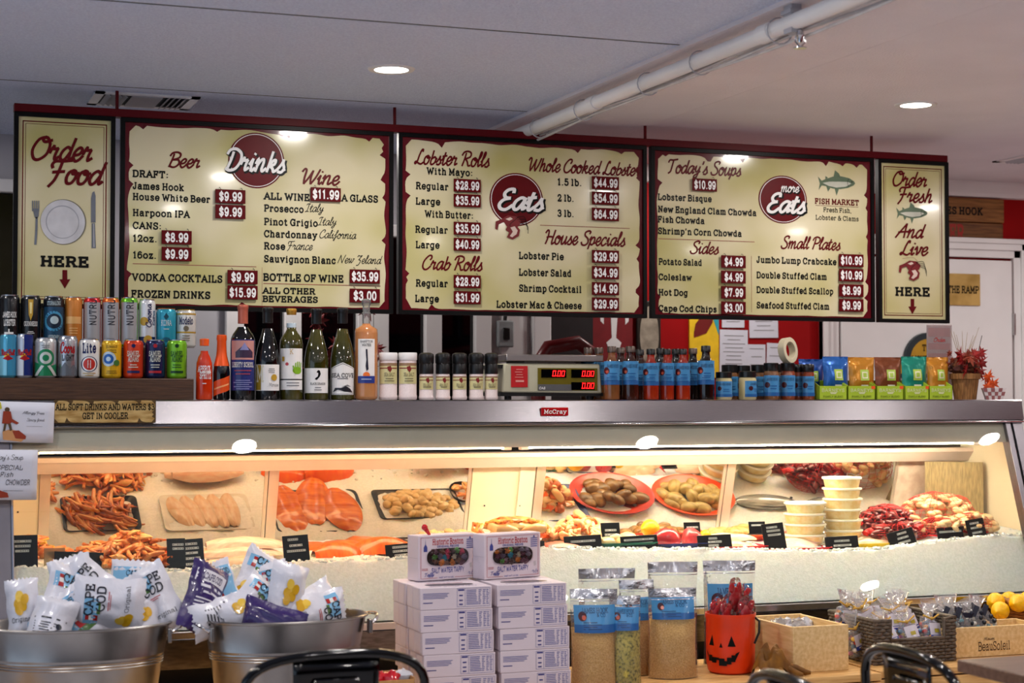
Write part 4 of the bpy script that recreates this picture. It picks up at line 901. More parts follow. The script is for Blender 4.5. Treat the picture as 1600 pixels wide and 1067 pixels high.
# cluster of round reddish knuckles at right of the pile
m_kn = mat('crab knuckle', (188, 84, 44), .35, col2=(228, 130, 70), scale=30, coat=.2)
kn = B().blob((0, 0, 0), .014, .012, .011, .3, 2.4, 12, 8).mesh('knuckle', m_kn, 70)
scatter([kn], 'crab_knuckle', 'reddish round crab knuckles at the pile edge beside the tall sign', 'crab knuckle', 'crab knuckles', 14, .86, 5.255, .055, .03, .018)
o, tz = tray('seafood_tray', 'black tray of crab legs at the back of the case', .71, 5.52, .125, .095, .02, m_trayb)
scatter([claws[2], claws[3], claws[4], claws[4]], 'cooked_crab_piece', 'cooked crab legs filling the black tray at the back', 'crab leg', 'crab legs in the back tray', 84, .71, 5.52, .11, .085, .026, base=tz, rots=(1.5, .4))
m_yel = mat('yellow noodle salad', (236, 166, 40), .35, col2=(250, 208, 92), scale=60)
strand = B().tube([(-.03, 0, 0), (-.012, .008, .006), (.01, -.004, .007), (.03, .006, 0)], .0036, 7).mesh('strand', m_yel, 80)
scatter([strand, claws[1]], 'seafood_strip', 'golden yellow seafood strips heaped at the left end', 'seafood', 'golden strips at the left end', 34, .47, 5.40, .09, .06, .045)
t = thing('card_holder', 'clear plastic card holder beside the left end price sign', 'card holder', (.50, 5.235, icez(.50, 5.235) - .004))
b = B(); b.box(-.026, 0, 0, .034, .002, .06); b.box(-.026, 0, 0, .034, .02, .003); b.build('holder', thin_glass('clear acrylic', (226, 214, 190), 1.0, haze=.35, hcol=(196, 176, 140)), t, bevel=.001)
b = B(); b.box(-.018, .0022, .010, .02, .0026, .018); b.box(-.018, .0022, .038, .012, .0026, .05); b.build('card_print', mat('brown card print', (110, 84, 56), .6), t, smooth=0)

# fish fillets
def fillet(L, W, Ht, seed, bend=0.0, lines=True):
    rr = random.Random(seed); b = B(); ph = rr.random() * 9
    def top(u, v):
        x = (u - .5) * L; w_ = W * (math.sin(PI * min(1, max(0, u * .93 + .05))) ** .55); s_ = (v - .5) * 2
        y = s_ * w_ / 2 + bend * math.sin(PI * u) + .006 * math.sin(3 * u + ph)
        z = Ht * (1 - abs(s_) ** 2.4) * (math.sin(PI * min(1, u * .9 + .08)) ** .5) * (1 - .18 * math.exp(-(s_ * 6) ** 2)) + .004 * mnoise.noise(Vector((x * 22, y * 22, seed)))
        return (x, y, z)
    b.sheet(top, 26, 14)
    b.sheet(lambda u, v: (top(u, 1 - v)[0], top(u, 1 - v)[1], -.001), 26, 14)
    return b
m_pink = mat('pink white fish', (236, 186, 164), .32, col2=(244, 218, 196), scale=26, stretch=(1, 6, 2), sss=.2, coat=.3, bump=.1)
m_white_f = mat('white fish', (238, 214, 186), .32, col2=(226, 184, 150), scale=22, stretch=(1.4, 5, 2), sss=.2, coat=.3, bump=.1)
m_salmon = mat('salmon flesh', (236, 84, 10), .3, col2=(246, 118, 34), scale=14, stretch=(7, 1.5, 2), coat=.35, sss=.15)
m_salmon2 = mat('salmon fillet', (206, 88, 10), .3, col2=(240, 136, 44), scale=12, stretch=(8, 1, 2), coat=.35, sss=.15)
def put(b, name, m, label, cat, x, y, z=None, rz=0, group=None, rot=None, smooth=60):
    y = y + .034 if y < 5.3 else y
    o = b.build(name, m, loc=(x, y, icez(x, y) - .003 if z is None else z), rz=rz, rot=rot, smooth=smooth)
    return tag(o, label, cat, group)
put(fillet(.25, .095, .036, 1), 'fish_fillet', m_pink, 'long pink fish fillet topmost in the front row, left of tall sign', 'fish fillet', 1.09, 5.33, icez(1.08, 5.3) + .034, -.04)
put(fillet(.25, .08, .028, 2), 'fish_fillet', m_pink, 'long pink fish fillet in the middle of the front row, left of tall sign', 'fish fillet', 1.07, 5.27, icez(1.07, 5.3) + .014, .03)
put(fillet(.24, .075, .024, 3), 'fish_fillet', m_white_f, 'pale fish fillet lowest in front, behind the chip bags', 'fish fillet', 1.06, 5.21, None, .0)
o, tz = tray('seafood_tray', 'white tray of pale fish fillets at the back of the case', 1.06, 5.52, .15, .10, .016, m_trayw)
for k in range(5):
    put(fillet(.18, .07, .018, 20 + k), 'fish_fillet', m_white_f, 'pale fish fillet laid crosswise in the white back tray', 'fish fillet', .975 + .042 * k, 5.515, tz + .002 * k, 1.35 + .05 * k, 'fillets in the white back tray')
# salmon: front fillets with a fold, and big slabs behind
put(fillet(.17, .12, .045, 5, .01), 'salmon_fillet', m_salmon, 'bright orange salmon fillet right of the tall black sign', 'salmon', 1.37, 5.26, None, .15)
put(fillet(.19, .13, .055, 6, -.01), 'salmon_fillet', m_salmon, 'bright orange salmon fillet beside the taffy boxes', 'salmon', 1.525, 5.27, None, -.12)
o, tz = tray('seafood_tray', 'black tray under the salmon sides at the back', 1.44, 5.53, .16, .12, .012, m_trayb)
for k, (xx, yy, rz_, L, W) in enumerate(((1.345, 5.52, 1.45, .27, .14), (1.44, 5.48, 1.75, .27, .13), (1.525, 5.54, 1.57, .24, .14))):
    put(fillet(L, W, .018, 30 + k), 'salmon_fillet', m_salmon2, ('salmon side at the left of the black back tray', 'salmon side in the middle of the black back tray', 'salmon side at the right of the black back tray')[k], 'salmon', xx, yy, tz + .006 * k, rz_)
# tray of scallop-like pieces
m_scal = mat('raw scallop', (228, 190, 128), .3, col2=(240, 214, 166), scale=20, coat=.35, sss=.2)
scal = [B().blob((0, 0, 0), .019, .017, .012, .25, 2, 14, 8, 0, s_).mesh('scallop', m_scal, 80) for s_ in range(3)]
o, tz = tray('seafood_tray', 'black tray of pale scallops at the back of the case', 1.80, 5.52, .155, .085, .016, m_trayb)
scatter(scal, 'scallop', 'pale scallops heaped in the black back tray', 'scallop', 'scallops in the back tray', 78, 1.80, 5.52, .135, .072, .024, base=tz)
o, tz = tray('seafood_tray', 'black round dish of orange roe near the centre panel', 1.985, 5.47, .055, .06, .02, m_trayb, square=False)
scatter([claws[0]], 'crab_claw', 'orange claw in the round black dish', 'crab claw', 'claws in the round dish', 6, 1.985, 5.47, .03, .03, .01, base=tz)

# whole crab by the centre panel
crab_ = t = thing('whole_crab', 'whole yellow orange cooked crab before the bright centre panel', 'crab', (1.955, 5.30, .890), 0)
m_crab = mat('cooked crab shell', (244, 186, 84), .35, col2=(206, 96, 30), scale=34, coat=.3)
m_crabp = mat('crab underside', (244, 204, 140), .35, col2=(232, 160, 90), scale=20, coat=.25)
b = B(); b.blob((0, .01, .040), .100, .06, .024, .22, 3.4, 36, 18, seed=3)
for k in range(13):
    a = PI + PI * k / 12; b.blob((.102 * math.cos(a), .01 + .068 * math.sin(a), .042), .008, .008, .007, 0, 1, 6, 4)
b.build('carapace', m_crab, t, rot=(-.10, 0, 0))
b = B(); b.blob((0, -.042, .022), .07, .03, .022, .2, 3, 18, 10); b.build('mouthparts', m_crabp, t)
for sg in (-1, 1):
    b = B(); b.tube([(sg * .07, -.02, .024), (sg * .105, -.05, .03), (sg * .09, -.075, .022), (sg * .055, -.082, .02), (sg * .02, -.078, .018), (sg * .004, -.07, .016)], [.012, .016, .018, .022, .012, .002], 10)
    b.tube([(sg * .055, -.09, .012), (sg * .03, -.095, .008), (sg * .012, -.085, .010)], [.010, .008, .002], 8)
    b.build('claw', m_crabp, t)
    for j in range(3):
        b = B(); a = .25 + .5 * j
        b.tube([(sg * .085, .015 + .012 * j, .022), (sg * (.125 + .008 * j), .0 + .03 * j, .034), (sg * (.14 + .004 * j), -.02 + .03 * j, .014), (sg * (.125), -.045 + .03 * j, .0)], [.009, .009, .0075, .003], 8); b.build('leg', m_crab, t)

scl(crab_, .86)

# shrimp heap
m_shr = mat('cooked shrimp', (246, 210, 150), .3, col2=(240, 140, 66), scale=24, coat=.35)
m_shr2 = mat('cooked shrimp tail', (236, 100, 30), .3, coat=.3)
def shrimp(seed):
    b = B(); pts = []; rs = []
    for k in range(9):
        a = -.4 + 3.6 * k / 8; r = .016 - .0006 * k; pts.append((r * math.cos(a), r * math.sin(a), .001 * k)); rs.append([.0035, .0075, .0085, .0085, .008, .0072, .006, .0045, .003][k])
    b.tube(pts, rs, 9); n = len(b.f)
    e = Vector(pts[-1]); b.sheet(lambda u, v: (e.x + .012 * v * (.3 + u) , e.y - .016 * v + .006 * (u - .5), e.z + .008 * (u - .5) * v), 2, 2, 1)
    return b.mesh('shrimp', [m_shr, m_shr2], 70)
shr = [shrimp(1)]
scatter(shr, 'shrimp', 'peeled cooked shrimp heaped behind the wide black sign', 'shrimp', 'shrimp in the front heap', 84, 2.175, 5.31, .095, .075, .062, rots=(6.3, 1.1))
put(fillet(.16, .08, .016, 41), 'fish_fillet', mat('coral flesh', (222, 108, 90), .35, col2=(236, 140, 116), scale=16, coat=.3), 'coral pink fillet under the shrimp heap', 'fish fillet', 2.11, 5.215, None, .05)
put(fillet(.10, .05, .018, 42), 'fish_fillet', m_salmon, 'small orange fillet left of the shrimp heap', 'salmon', 2.07, 5.33, icez(2.07, 5.33) + .014, .4)
o, tz = tray('seafood_tray', 'blue tray of shrimp and clam meat at the back', 2.30, 5.53, .12, .11, .02, mat('blue tray', (36, 56, 110), .4))
scatter([shr[0], kn, shr[0]], 'shrimp', 'brownish shrimp piled on the blue back tray', 'shrimp', 'shrimp on the blue back tray', 64, 2.28, 5.50, .095, .09, .075, base=tz, rots=(6.3, 1.1), k=(1.1, 1.7))
# orange bowls of shellfish
m_obowl = mat('orange plastic bowl', (226, 70, 24), .3, coat=.2)
def shell(L, W, Ht, m, seed, name):
    b = B(); b.blob((0, 0, 0), L, W, Ht, .06, 2, 18, 10, 0, seed)
    return b.mesh(name, m, 80)
m_clam = mat('clam shell', (206, 178, 110), .4, col2=(150, 122, 60), scale=30, stretch=(1, 3, 1), coat=.15)
m_clam2 = mat('pale clam shell', (232, 206, 162), .4, col2=(206, 160, 108), scale=18, stretch=(1, 3, 1), coat=.15)
m_mus = mat('mussel shell', (120, 44, 44), .3, col2=(74, 26, 34), scale=24, coat=.3)
clam = [shell(.026, .021, .014, m_clam, s_, 'clam') for s_ in range(2)]; clamp = [shell(.026, .018, .012, m_clam2, s_, 'clam') for s_ in range(3)]; mus = [shell(.030, .014, .011, m_mus, s_, 'mussel') for s_ in range(2)]
brn = [shell(.024, .018, .013, mat('brown clam shell', (140, 100, 40), .4, col2=(96, 62, 26), scale=30, stretch=(1, 3, 1), coat=.2), 5, 'clam')]
def bowl(x, y, rx, ry, meshes, n, lab, lab2, grp, m, kk=(1.25, 1.6)):
    t_z = icez(x, y) - .01
    b = B(); b.lathe([(.62, 0), (.66, .001), (.93, .026), (1.0, .028), (1.0, .031), (.93, .030), (.64, .006), (0, .005)], 36, 0, 0, 0, rx, ry)
    tag(b.build('shellfish_bowl', m, loc=(x, y, t_z), smooth=50), lab, 'bowl')
    scatter(meshes, 'clam', lab2, 'clam', grp, n, x, y, rx * .72, ry * .72, .03, base=t_z + .010, rots=(6.3, .4), k=kk)
bowl(2.55, 5.49, .165, .13, brn, 20, 'deep orange bowl of brown clams behind the scallops', 'brown clam in the deep orange bowl', 'brown clams in the bowl', mat('dark orange bowl', (176, 44, 20), .3, coat=.2))
bowl(2.885, 5.49, .165, .13, clam, 20, 'bright orange bowl of tan clams behind the fillets', 'tan clam in the bright orange bowl', 'tan clams in the bowl', m_obowl)
# front: scallops on a green tray, lemon, tuna on a blue tray, fillets on red trays
o, tz = tray('seafood_tray', 'green tray of round tan scallops at the front', 2.335, 5.235, .10, .055, .024, mat('green tray', (20, 92, 76), .35))
for k, (xx, yy, zz) in enumerate(((2.27, 5.235, .024), (2.33, 5.225, .022), (2.385, 5.24, .024), (2.305, 5.26, .036), (2.36, 5.265, .034), (2.405, 5.265, .02), (2.255, 5.265, .018))):
    o = bpy.data.objects.new('scallop', scal[k % 3]); COL.objects.link(o); o.location = (xx, yy + .034, tz + zz - .006); o.scale = (1.7, 1.7, 1.5); tag(o, 'large tan scallop on the green front tray', 'scallop', 'scallops on the green tray')
m_lem = mat('lemon peel', (250, 190, 16), .35, var=.08, scale=60, bump=.15, bscale=200)
def lemon(x, y, z, label, r=.030, rz=.4):
    b = B(); b.lathe([(0, -1.28), (.10, -1.22), (.2, -1.1), (.62, -.82), (.9, -.42), (1, 0), (.9, .42), (.62, .82), (.22, 1.08), (.14, 1.2), (0, 1.26)], 24)
    b.v = [(p[2] * r, p[0] * r, p[1] * r) for p in b.v]
    o = b.build('lemon', m_lem, loc=(x, y, z), rz=rz, smooth=80); return tag(o, label, 'lemon')
lemon(2.455, 5.33, icez(2.45, 5.33) + .045, 'yellow lemon behind the tan scallops and left of tuna', .031)
o, tz = tray('seafood_tray', 'dark blue tray of red tuna at the front', 2.53, 5.24, .095, .055, .024, mat('navy tray', (22, 34, 96), .35))
m_tuna = mat('red tuna', (150, 16, 24), .28, col2=(186, 34, 40), scale=14, stretch=(2, 6, 2), coat=.3)
b = B(); b.blob((0, 0, .028), .052, .036, .036, .12, 1.4, 24, 14, flat=-.8); put(b, 'tuna_steak', m_tuna, 'thick rounded dark red tuna piece', 'tuna', 2.495, 5.25, tz + .001)
b = B(); b.blob((0, 0, .026), .034, .034, .036, .2, 1.6, 20, 12, flat=-.7, seed=4); put(b, 'tuna_steak', mat('bright tuna', (198, 40, 48), .3, col2=(214, 84, 84), scale=20, stretch=(2, 6, 2), coat=.3), 'brighter red tuna block behind the wide black sign', 'tuna', 2.59, 5.26, tz + .001)
m_redt = mat('red tray', (196, 30, 40), .35)
o, tz = tray('seafood_tray', 'pinkish red tray of pale fillets left of the narrow sign', 2.73, 5.24, .115, .06, .018, m_redt)
for k, (xx, yy, zz, rz_) in enumerate(((2.71, 5.225, 0.004, .02), (2.73, 5.26, .026, -.03), (2.70, 5.275, .016, .06))):
    put(fillet(.20, .07, .026, 50 + k), 'fish_fillet', m_white_f, ('pale fillet lying at the front of the pinkish red tray', 'pale fillet topmost on the pinkish red tray', 'pale fillet at the back of the pinkish red tray')[k], 'fish fillet', xx, yy, tz + zz, rz_)
lemon(2.645, 5.30, icez(2.69, 5.3) + .030, 'small lemon beside the pale fillets behind the tuna', .02)
o, tz = tray('seafood_tray', 'bright red tray of white fillets before the tubs', 2.96, 5.225, .125, .055, .016, m_redt)
for k in range(3): put(fillet(.19, .06, .022, 60 + k), 'fish_fillet', m_pink, ('white fillet at the front of the bright red tray', 'white fillet in the middle of the bright red tray', 'white fillet at the back of the bright red tray')[k], 'fish fillet', 2.95 + .02 * k, 5.21 + .025 * k, tz + .008 * k, .04 * k)
o, tz = tray('seafood_tray', 'yellow tray of white fillets right of the tubs', 3.285, 5.245, .105, .06, .016, mat('yellow tray', (238, 200, 40), .35))
for k in range(2): put(fillet(.17, .065, .024, 66 + k), 'fish_fillet', m_white_f, ('white fillet at the front of the yellow tray', 'white fillet at the back of the yellow tray')[k], 'fish fillet', 3.27 + .02 * k, 5.23 + .03 * k, tz + .01 * k, .05)
# deli tubs
m_tubc = mat('cream salad tub', (244, 226, 176), .3, col2=(236, 206, 136), scale=40, lo=.42, hi=.62, coat=.2)
m_lid = mat('clear white lid', (246, 242, 228), .25, var=.02, coat=.2)
def tub(x, y, z, r, label, group):
    t = thing('deli_tub', label, 'tub', (x, y, z), group=group)
    b = B(); b.lathe([(0, .001), (r * .82, .001), (r * .86, .004), (r * .95, .030), (r * .96, .033)], 32); b.build('cup', m_tubc, t)
    b = B(); b.lathe([(r * 1.0, .030), (r * 1.03, .0315), (r * 1.03, .0365), (r * .98, .038), (r * .96, .0355), (0, .0355)], 32); b.build('lid', m_lid, t)
zz = icez(3.11, 5.33)
pos = ['bottom', 'second from bottom', 'third from bottom', 'third from top', 'second from top', 'topmost']
for k in range(6): tub(3.20 + R.uniform(-.003, .003), 5.34, zz - .004 + .0365 * k + .012, .068, 'cream salad tub, %s in the taller stack' % pos[k], 'tubs in the taller stack')
for k in range(4): tub(3.05 + R.uniform(-.003, .003), 5.34, zz - .004 + .0365 * k, .072, 'cream salad tub, %s in the shorter stack' % ('bottom', 'second from bottom', 'second from top', 'topmost')[k], 'tubs in the shorter stack')
# net bags of shellfish
m_net = mat('red net', (206, 24, 24), .5)
def netbag(x, y, z, rx, ry, rz_, meshes, n, label, seed, rot=0, pname='clam'):
    rr = random.Random(seed)
    t = thing('net_bag', label, 'net bag', (x, y, z), rot)
    for i in range(n):
        zq = rr.uniform(-.3, 1); a = rr.uniform(0, 2 * PI); q = math.sqrt(max(0, 1 - max(0, zq) ** 2)) * rr.uniform(.75, .93)
        o = bpy.data.objects.new(pname, rr.choice(meshes)); COL.objects.link(o); o.parent = t
        o.location = (rx * q * math.cos(a), ry * q * math.sin(a), rz_ * (.34 + .60 * zq) ); o.rotation_euler = (rr.uniform(-.7, .7), rr.uniform(-.7, .7), rr.uniform(0, 6.3)); k = rr.uniform(.85, 1.15); o.scale = (k, k, k)
    b = B(); b.blob((0, 0, rz_ * .34), rx * 1.02, ry * 1.02, rz_ * .74, .10, 2.5, 30, 16, 0, seed, flat=-.5)
    o = b.build('net', m_net, t, smooth=0); md = o.modifiers.new('w', 'WIREFRAME'); md.thickness = .0016
    b = B(); b.blob((-rx * 1.0, -.01, rz_ * .5), .018, .014, .012, .5, 3, 12, 8, 0, seed); b.tube([(-rx * .9, 0, rz_ * .5), (-rx * 1.05, -.01, rz_ * .55), (-rx * 1.18, -.015, rz_ * .4)], [.012, .008, .012], 8); b.build('knot', m_net, t)
def nz(x, y): return icez(x, y) + .004
netbag(3.435, 5.42, nz(3.435, 5.42), .115, .075, .095, mus, 60, 'red net bag of dark mussels right of the tubs', 1, .1, 'mussel')
netbag(3.625, 5.395, nz(3.625, 5.395), .15, .095, .125, clamp, 74, 'large red net bag of pale clams against the wooden board', 2, -.1)
netbag(3.40, 5.30, nz(3.4, 5.28), .12, .06, .055, mus, 44, 'flat red net bag of mussels at the front behind the tilted sign', 3, 0, 'mussel')
netbag(3.55, 5.275, nz(3.55, 5.275), .085, .05, .058, mus + clamp, 30, 'small red net bag of shellfish behind the wide sign', 5, 0, 'mussel')
netbag(3.70, 5.285, nz(3.70, 5.285), .085, .06, .06, clamp, 34, 'small red net bag of clams near the right end', 4, -.3)
b = B(); b.box(-.105, -.008, 0, .105, .008, .235); put(b, 'cutting_board', mat('weathered board', (150, 128, 84), .6, col2=(120, 100, 64), scale=30, stretch=(6, 1, 1)), 'worn wooden board leaning at the right end behind the clams', 'board', 3.772, 5.50, icez(3.77, 5.5) - .004, rot=(-.06, 0, -.6))
# whole fish lying at the back right
m_fish = mat('silver fish skin', (128, 130, 128), .25, col2=(186, 184, 176), scale=14, stretch=(1, 5, 5), metal=.4, coat=.3)
for k, (xx, yy, rz_) in enumerate(((3.18, 5.53, .1), (3.42, 5.57, -.15))):
    t = thing('whole_fish', ('silver grey whole fish lying behind the tubs', 'silver grey whole fish lying behind the mussel bag')[k], 'fish', (xx, yy, icez(xx, yy) + .012), rz_)
    b = B(); b.blob((0, 0, 0), .13, .042, .022, .05, 2, 26, 12); b.build('body', m_fish, t)
    b = B(); b.sheet(lambda u, v: (-.12 - .05 * u, (v - .5) * (.02 + .09 * u), .002 - .004 * u), 4, 4); b.build('tail', m_fish, t, solid=.002)
    b = B(); b.blob((.10, -.014, .016), .006, .006, .004, 0, 1, 8, 6); b.build('eye', m_black, t)
# ------------------------------------------------------------------ goods on top of the case
ZT = CTOP + .0005
class Wrap:
    """print laid on a round (r) or flat (r=None) face; u runs -1..1 across the front, v 0..1 up the height h"""
    def __init__(s, r, h, half=1.25, hw=None): s.b = B(); s.r = r; s.h = h; s.half = half; s.hw = hw; s.n = 0
    def fn(s, p):
        if s.r is None: return (p[0], p[1], p[2])
        a = p[0] / s.r; rr = s.r - p[1]; return (rr * math.sin(a), -rr * math.cos(a), p[2])
    def ux(s, u): return u * (s.r * s.half if s.r else s.hw)
    def lay(s): s.n += 1; return -.0003 - .00025 * s.n
    def patch(s, u0, u1, v0, v1, m, poly=None):
        y = s.lay(); n = max(1, int(abs(u1 - u0) * 8)) if s.r else 1
        s.b.sheet(lambda a, c: s.fn((s.ux(u0 + (u1 - u0) * a), y, s.h * (v0 + (v1 - v0) * c))), n, 1, m); return s
    def shape(s, pts, m):
        y = s.lay(); u0 = min(p[0] for p in pts); u1 = max(p[0] for p in pts); n = max(1, int((u1 - u0) / .14)) if s.r else 1
        for k in range(n):   # strips narrow enough to follow the curve
            q = pts
            for (lim, sg) in ((u0 + (u1 - u0) * k / n, 1), (u0 + (u1 - u0) * (k + 1) / n, -1)):
                o = []
                if n > 1:
                    for i in range(len(q)):
                        a, e = q[i - 1], q[i]; da, de = sg * (a[0] - lim), sg * (e[0] - lim)
                        if (da >= 0) != (de >= 0): t = da / (da - de); o.append((a[0] + (e[0] - a[0]) * t, a[1] + (e[1] - a[1]) * t))
                        if de >= 0: o.append(e)
                    q = o
            if len(q) > 2: s.b.add([s.fn((s.ux(u), y, s.h * v)) for (u, v) in q], [tuple(range(len(q)))], m)
        return s
    def disc(s, u, v, rad, m, ry=None, n=20):
        R0 = rad * s.h; return s.ring(s.ux(u), v * s.h, R0, R0 if ry is None else ry * s.h, m, n)
    def ring(s, x, z, rx, rz, m, n):
        y = s.lay(); return s.b.sheet(lambda a, q: s.fn((x + rx * q * math.cos(2 * PI * a), y, z + rz * q * math.sin(2 * PI * a))), n, 4 if s.r else 1, m) and s
    def text(s, t, u, v, uw, vh, m, font=None, wd=2.8, serif=False, slant=0, up=False):
        y = s.lay(); H_ = vh * s.h; W_ = s.ux(uw) if uw else None
        if up:   # running upward
            W_ = uw * s.h; x0 = s.ux(u); z0 = v * s.h; H_ = vh * (s.r * s.half if s.r else s.hw)
            text(s.b, t, 0, 0, W_, H_, font, wd, serif, slant, m, 'l', fn=lambda p: s.fn((x0 - p[2], y + p[1], z0 + p[0])), k=3)
        else: text(s.b, t, s.ux(u), v * s.h, W_, H_, font, wd, serif, slant, m, 'c', fn=lambda p: s.fn((p[0], y + p[1], p[2])), k=3)
        return s
    def lines(s, u, v, uw, n, m, dv=.03):
        for k in range(n):
            q = R.uniform(.6, 1) * uw; s.patch(u - q / 2, u + q / 2, v - k * dv, v - k * dv + dv * .35, m)
        return s
PAL = {}
def c(rgb, rough=.3, metal=0.0, coat=.2):
    k = (rgb, rough, metal, coat)
    if k not in PAL: PAL[k] = mat('print %d-%d-%d%s' % (*rgb, ' foil' if metal else ''), rgb, rough, metal, var=.03, coat=coat)
    return PAL[k]
WHT, BLK, NAV, RED, GLD, GRY, BLU = (236, 234, 232), (14, 14, 16), (22, 34, 86), (176, 22, 30), (190, 150, 50), (120, 120, 124), (60, 150, 210)
m_can = mat('can aluminium', (196, 196, 200), .22, 1.0, var=.03)
def faced(px, y, z): # spot on the counter and the turn towards the customer
    p = P(px, 600, y); return (p.x, y, z), -math.atan2(p.x, y) * .9
def can(px, wpx, top, zb, y, label, body, lid=m_can, art=None, mats=(), metal=.6, group=None, name='drink_can'):
    loc, rz = faced(px, y, zb); d = depth(Vector(loc)); k = d / FPX; r = wpx * k / 2; h = P(px, top, y).z - zb
    t = thing(name, label, 'can', loc, rz, group)
    b = B(); b.lathe([(r * .78, 0.0), (r * .84, .001), (r * .98, .006), (r, .010), (r, h - .014), (r * .99, h - .011), (r * .86, h - .003)], 28)
    b.build('body', c(body, .25, metal, .3) if isinstance(body, tuple) else body, t)
    b = B(); b.lathe([(r * .86, h - .0035), (r * .88, h), (r * .85, h), (r * .80, h - .005), (0, h - .005)], 28); b.obox(T(.004, 0, h - .003), .018, .012, .001); b.build('lid', lid, t)
    if art:
        w_ = Wrap(r, h); art(w_); w_.b.build('label_print', [c(x, .3, .35 if metal else 0) if isinstance(x, tuple) else x for x in mats], t, smooth=80)
    return t
# stepped dark wooden shelf
m_wood_d = mat('dark stained wood', (62, 38, 24), .5, col2=(84, 54, 34), scale=14, stretch=(1, 10, 14), bump=.1)
xr = P(303, 600, 5.34).x
Z1 = P(150, 591, 5.36).z; ZS = 1.487
t = thing('can_shelf', 'dark wooden stepped shelf holding the drink cans', 'shelf', (.0, 5.34, ZT))
b = B(); b.box(-.05, 0, 0, xr, .12, Z1 - ZT); b.build('lower_board', m_wood_d, t, bevel=.003)
b = B(); b.box(-.05, .125, 0, xr, .245, ZS - ZT); b.build('upper_step', m_wood_d, t, bevel=.003)
YF, YK = 5.400, 5.525
def a_hook(w): w.text('JAMES HOOK', .0, .56, 1.1, .10, 0); w.text('LOBSTER', 0, .40, .9, .11, 0); w.patch(-.4, .3, .22, .27, 0).patch(-.1, .0, .27, .33, 0)
def a_stout(w): w.shape([(-.2, .92), (.2, .92), (.16, .62), (0, .5), (-.16, .62)], 0).shape([(-.1, .86), (.1, .86), (.06, .64), (-.06, .64)], 1).text('GUINNESS', 0, .40, 1.05, .08, 2, None, 2.2, True).lines(0, .28, .6, 2, 2)
def a_storm(w): w.patch(-.9, .9, .10, .78, 0).disc(0, .5, .20, 1).disc(.02, .5, .15, 2).disc(.05, .52, .08, 3).text('STORMALONG', 0, .82, 1.0, .07, 3, None, 2.2, True).text('LEGENDARY', 0, .16, .8, .06, 3).text('DRY', 0, .05, .35, .06, 3)
def a_orange(w): w.patch(-.75, .75, .46, .60, 0).lines(0, .36, .8, 3, 0, .05)
def a_nut(w): w.patch(-.86, .86, .06, .90, 0).text('NUTRL', .36, .44, .50, .58, 1, None, 2.6, False, 0, True).lines(0, .16, .8, 2, 2, .04)
def a_cor(w): w.patch(-1, 1, 0.04, .22, 0).disc(.1, .16, .09, 1).disc(-.3, .54, .09, 1).text('Corona', .40, .42, .48, .5, 0, BRUSH, 2.2, False, 0, True).text('Extra', .80, .46, .3, .28, 0, BRUSH, 2.0, False, 0, True)
def a_kona(w): w.text('KONA', 0, .56, .8, .13, 0, None, 1.6, True).lines(0, .46, .7, 1, 0, .05).shape([(-.2, .78), (.0, .88), (.2, .78), (0, .70)], 1).disc(0, .2, .10, 2, .06)
def a_mod(w): w.patch(-1, 1, .38, .42, 1).patch(-1, 1, .86, .90, 1).text('Modelo', 0, .62, 1.1, .17, 0, None, 2.6, True).disc(0, .50, .07, 2).lines(0, .30, .6, 3, 2, .06)
NB = 'cans on the upper step'
can(14, 31, 461, ZS, YK, 'tall black can with white lobster boat lettering at the left end', BLK, art=a_hook, mats=[WHT], metal=0, group=NB)
can(47, 31, 462, ZS, YK, 'tall black stout can with a golden harp emblem', BLK, art=a_stout, mats=[GLD, (240, 220, 150), WHT], metal=0, group=NB)
can(83, 32, 463, ZS, YK, 'tall black and blue cider can with a round wave', (16, 22, 34), art=a_storm, mats=[(30, 70, 100), (70, 150, 190), (20, 40, 60), (190, 210, 214)], metal=.2, group=NB)
can(114, 27, 464, ZS, YK, 'tall slim orange can on the upper step', (206, 128, 52), art=a_orange, mats=[(232, 178, 110)], metal=.3, group=NB)
for px, lc, nm in ((143, (190, 30, 36), 'red'), (172, (222, 110, 40), 'orange'), (201, (110, 190, 40), 'green')):
    can(px, 27, 465, ZS, YK, 'tall slim silver can with a %s rim and upright lettering' % nm, c(lc, .3, .5), m_can, a_nut, [(168, 168, 172), (52, 52, 60), GRY], group=NB)
can(229, 26, 468, ZS, YK, 'tall slim white can with navy base and gothic lettering', (226, 226, 230), art=a_cor, mats=[NAV, GLD], metal=.3, group=NB)
can(259, 31, 482, ZS, YK, 'turquoise beer can with a copper rim on the upper step', (46, 158, 184), c((196, 120, 60), .3, .8), a_kona, [WHT, (24, 70, 90), (16, 90, 116)], metal=.3, group=NB)
can(290, 31, 484, ZS, YK, 'white and gold beer can at the right end of the upper step', (222, 220, 214), c(GLD, .3, .8), a_mod, [NAV, GLD, (120, 110, 90)], metal=.3, group=NB)
def a_en(w): w.patch(-.05, 1.0, .06, .98, 0).patch(-1.0, -.1, .06, .5, 1).text('Red Bull', 0, .52, 1.3, .12, 2, BRUSH, 3).disc(-.1, .50, .06, 3).shape([(-.5, .44), (0, .52), (.5, .44), (0, .40)], 2)
def a_green(w): w.shape([(-1, .06), (1, .06), (1, .36), (.3, .30), (-1, .40)], 0).disc(0, .50, .22, 0).disc(0, .50, .15, 1).disc(.0, .50, .08, 0).lines(0, .80, .7, 2, 2, .05).shape([(-.9, .06), (-.6, .06), (-.1, .30), (-.3, .32)], 1).shape([(.6, .06), (.9, .06), (.3, .32), (.1, .30)], 1)
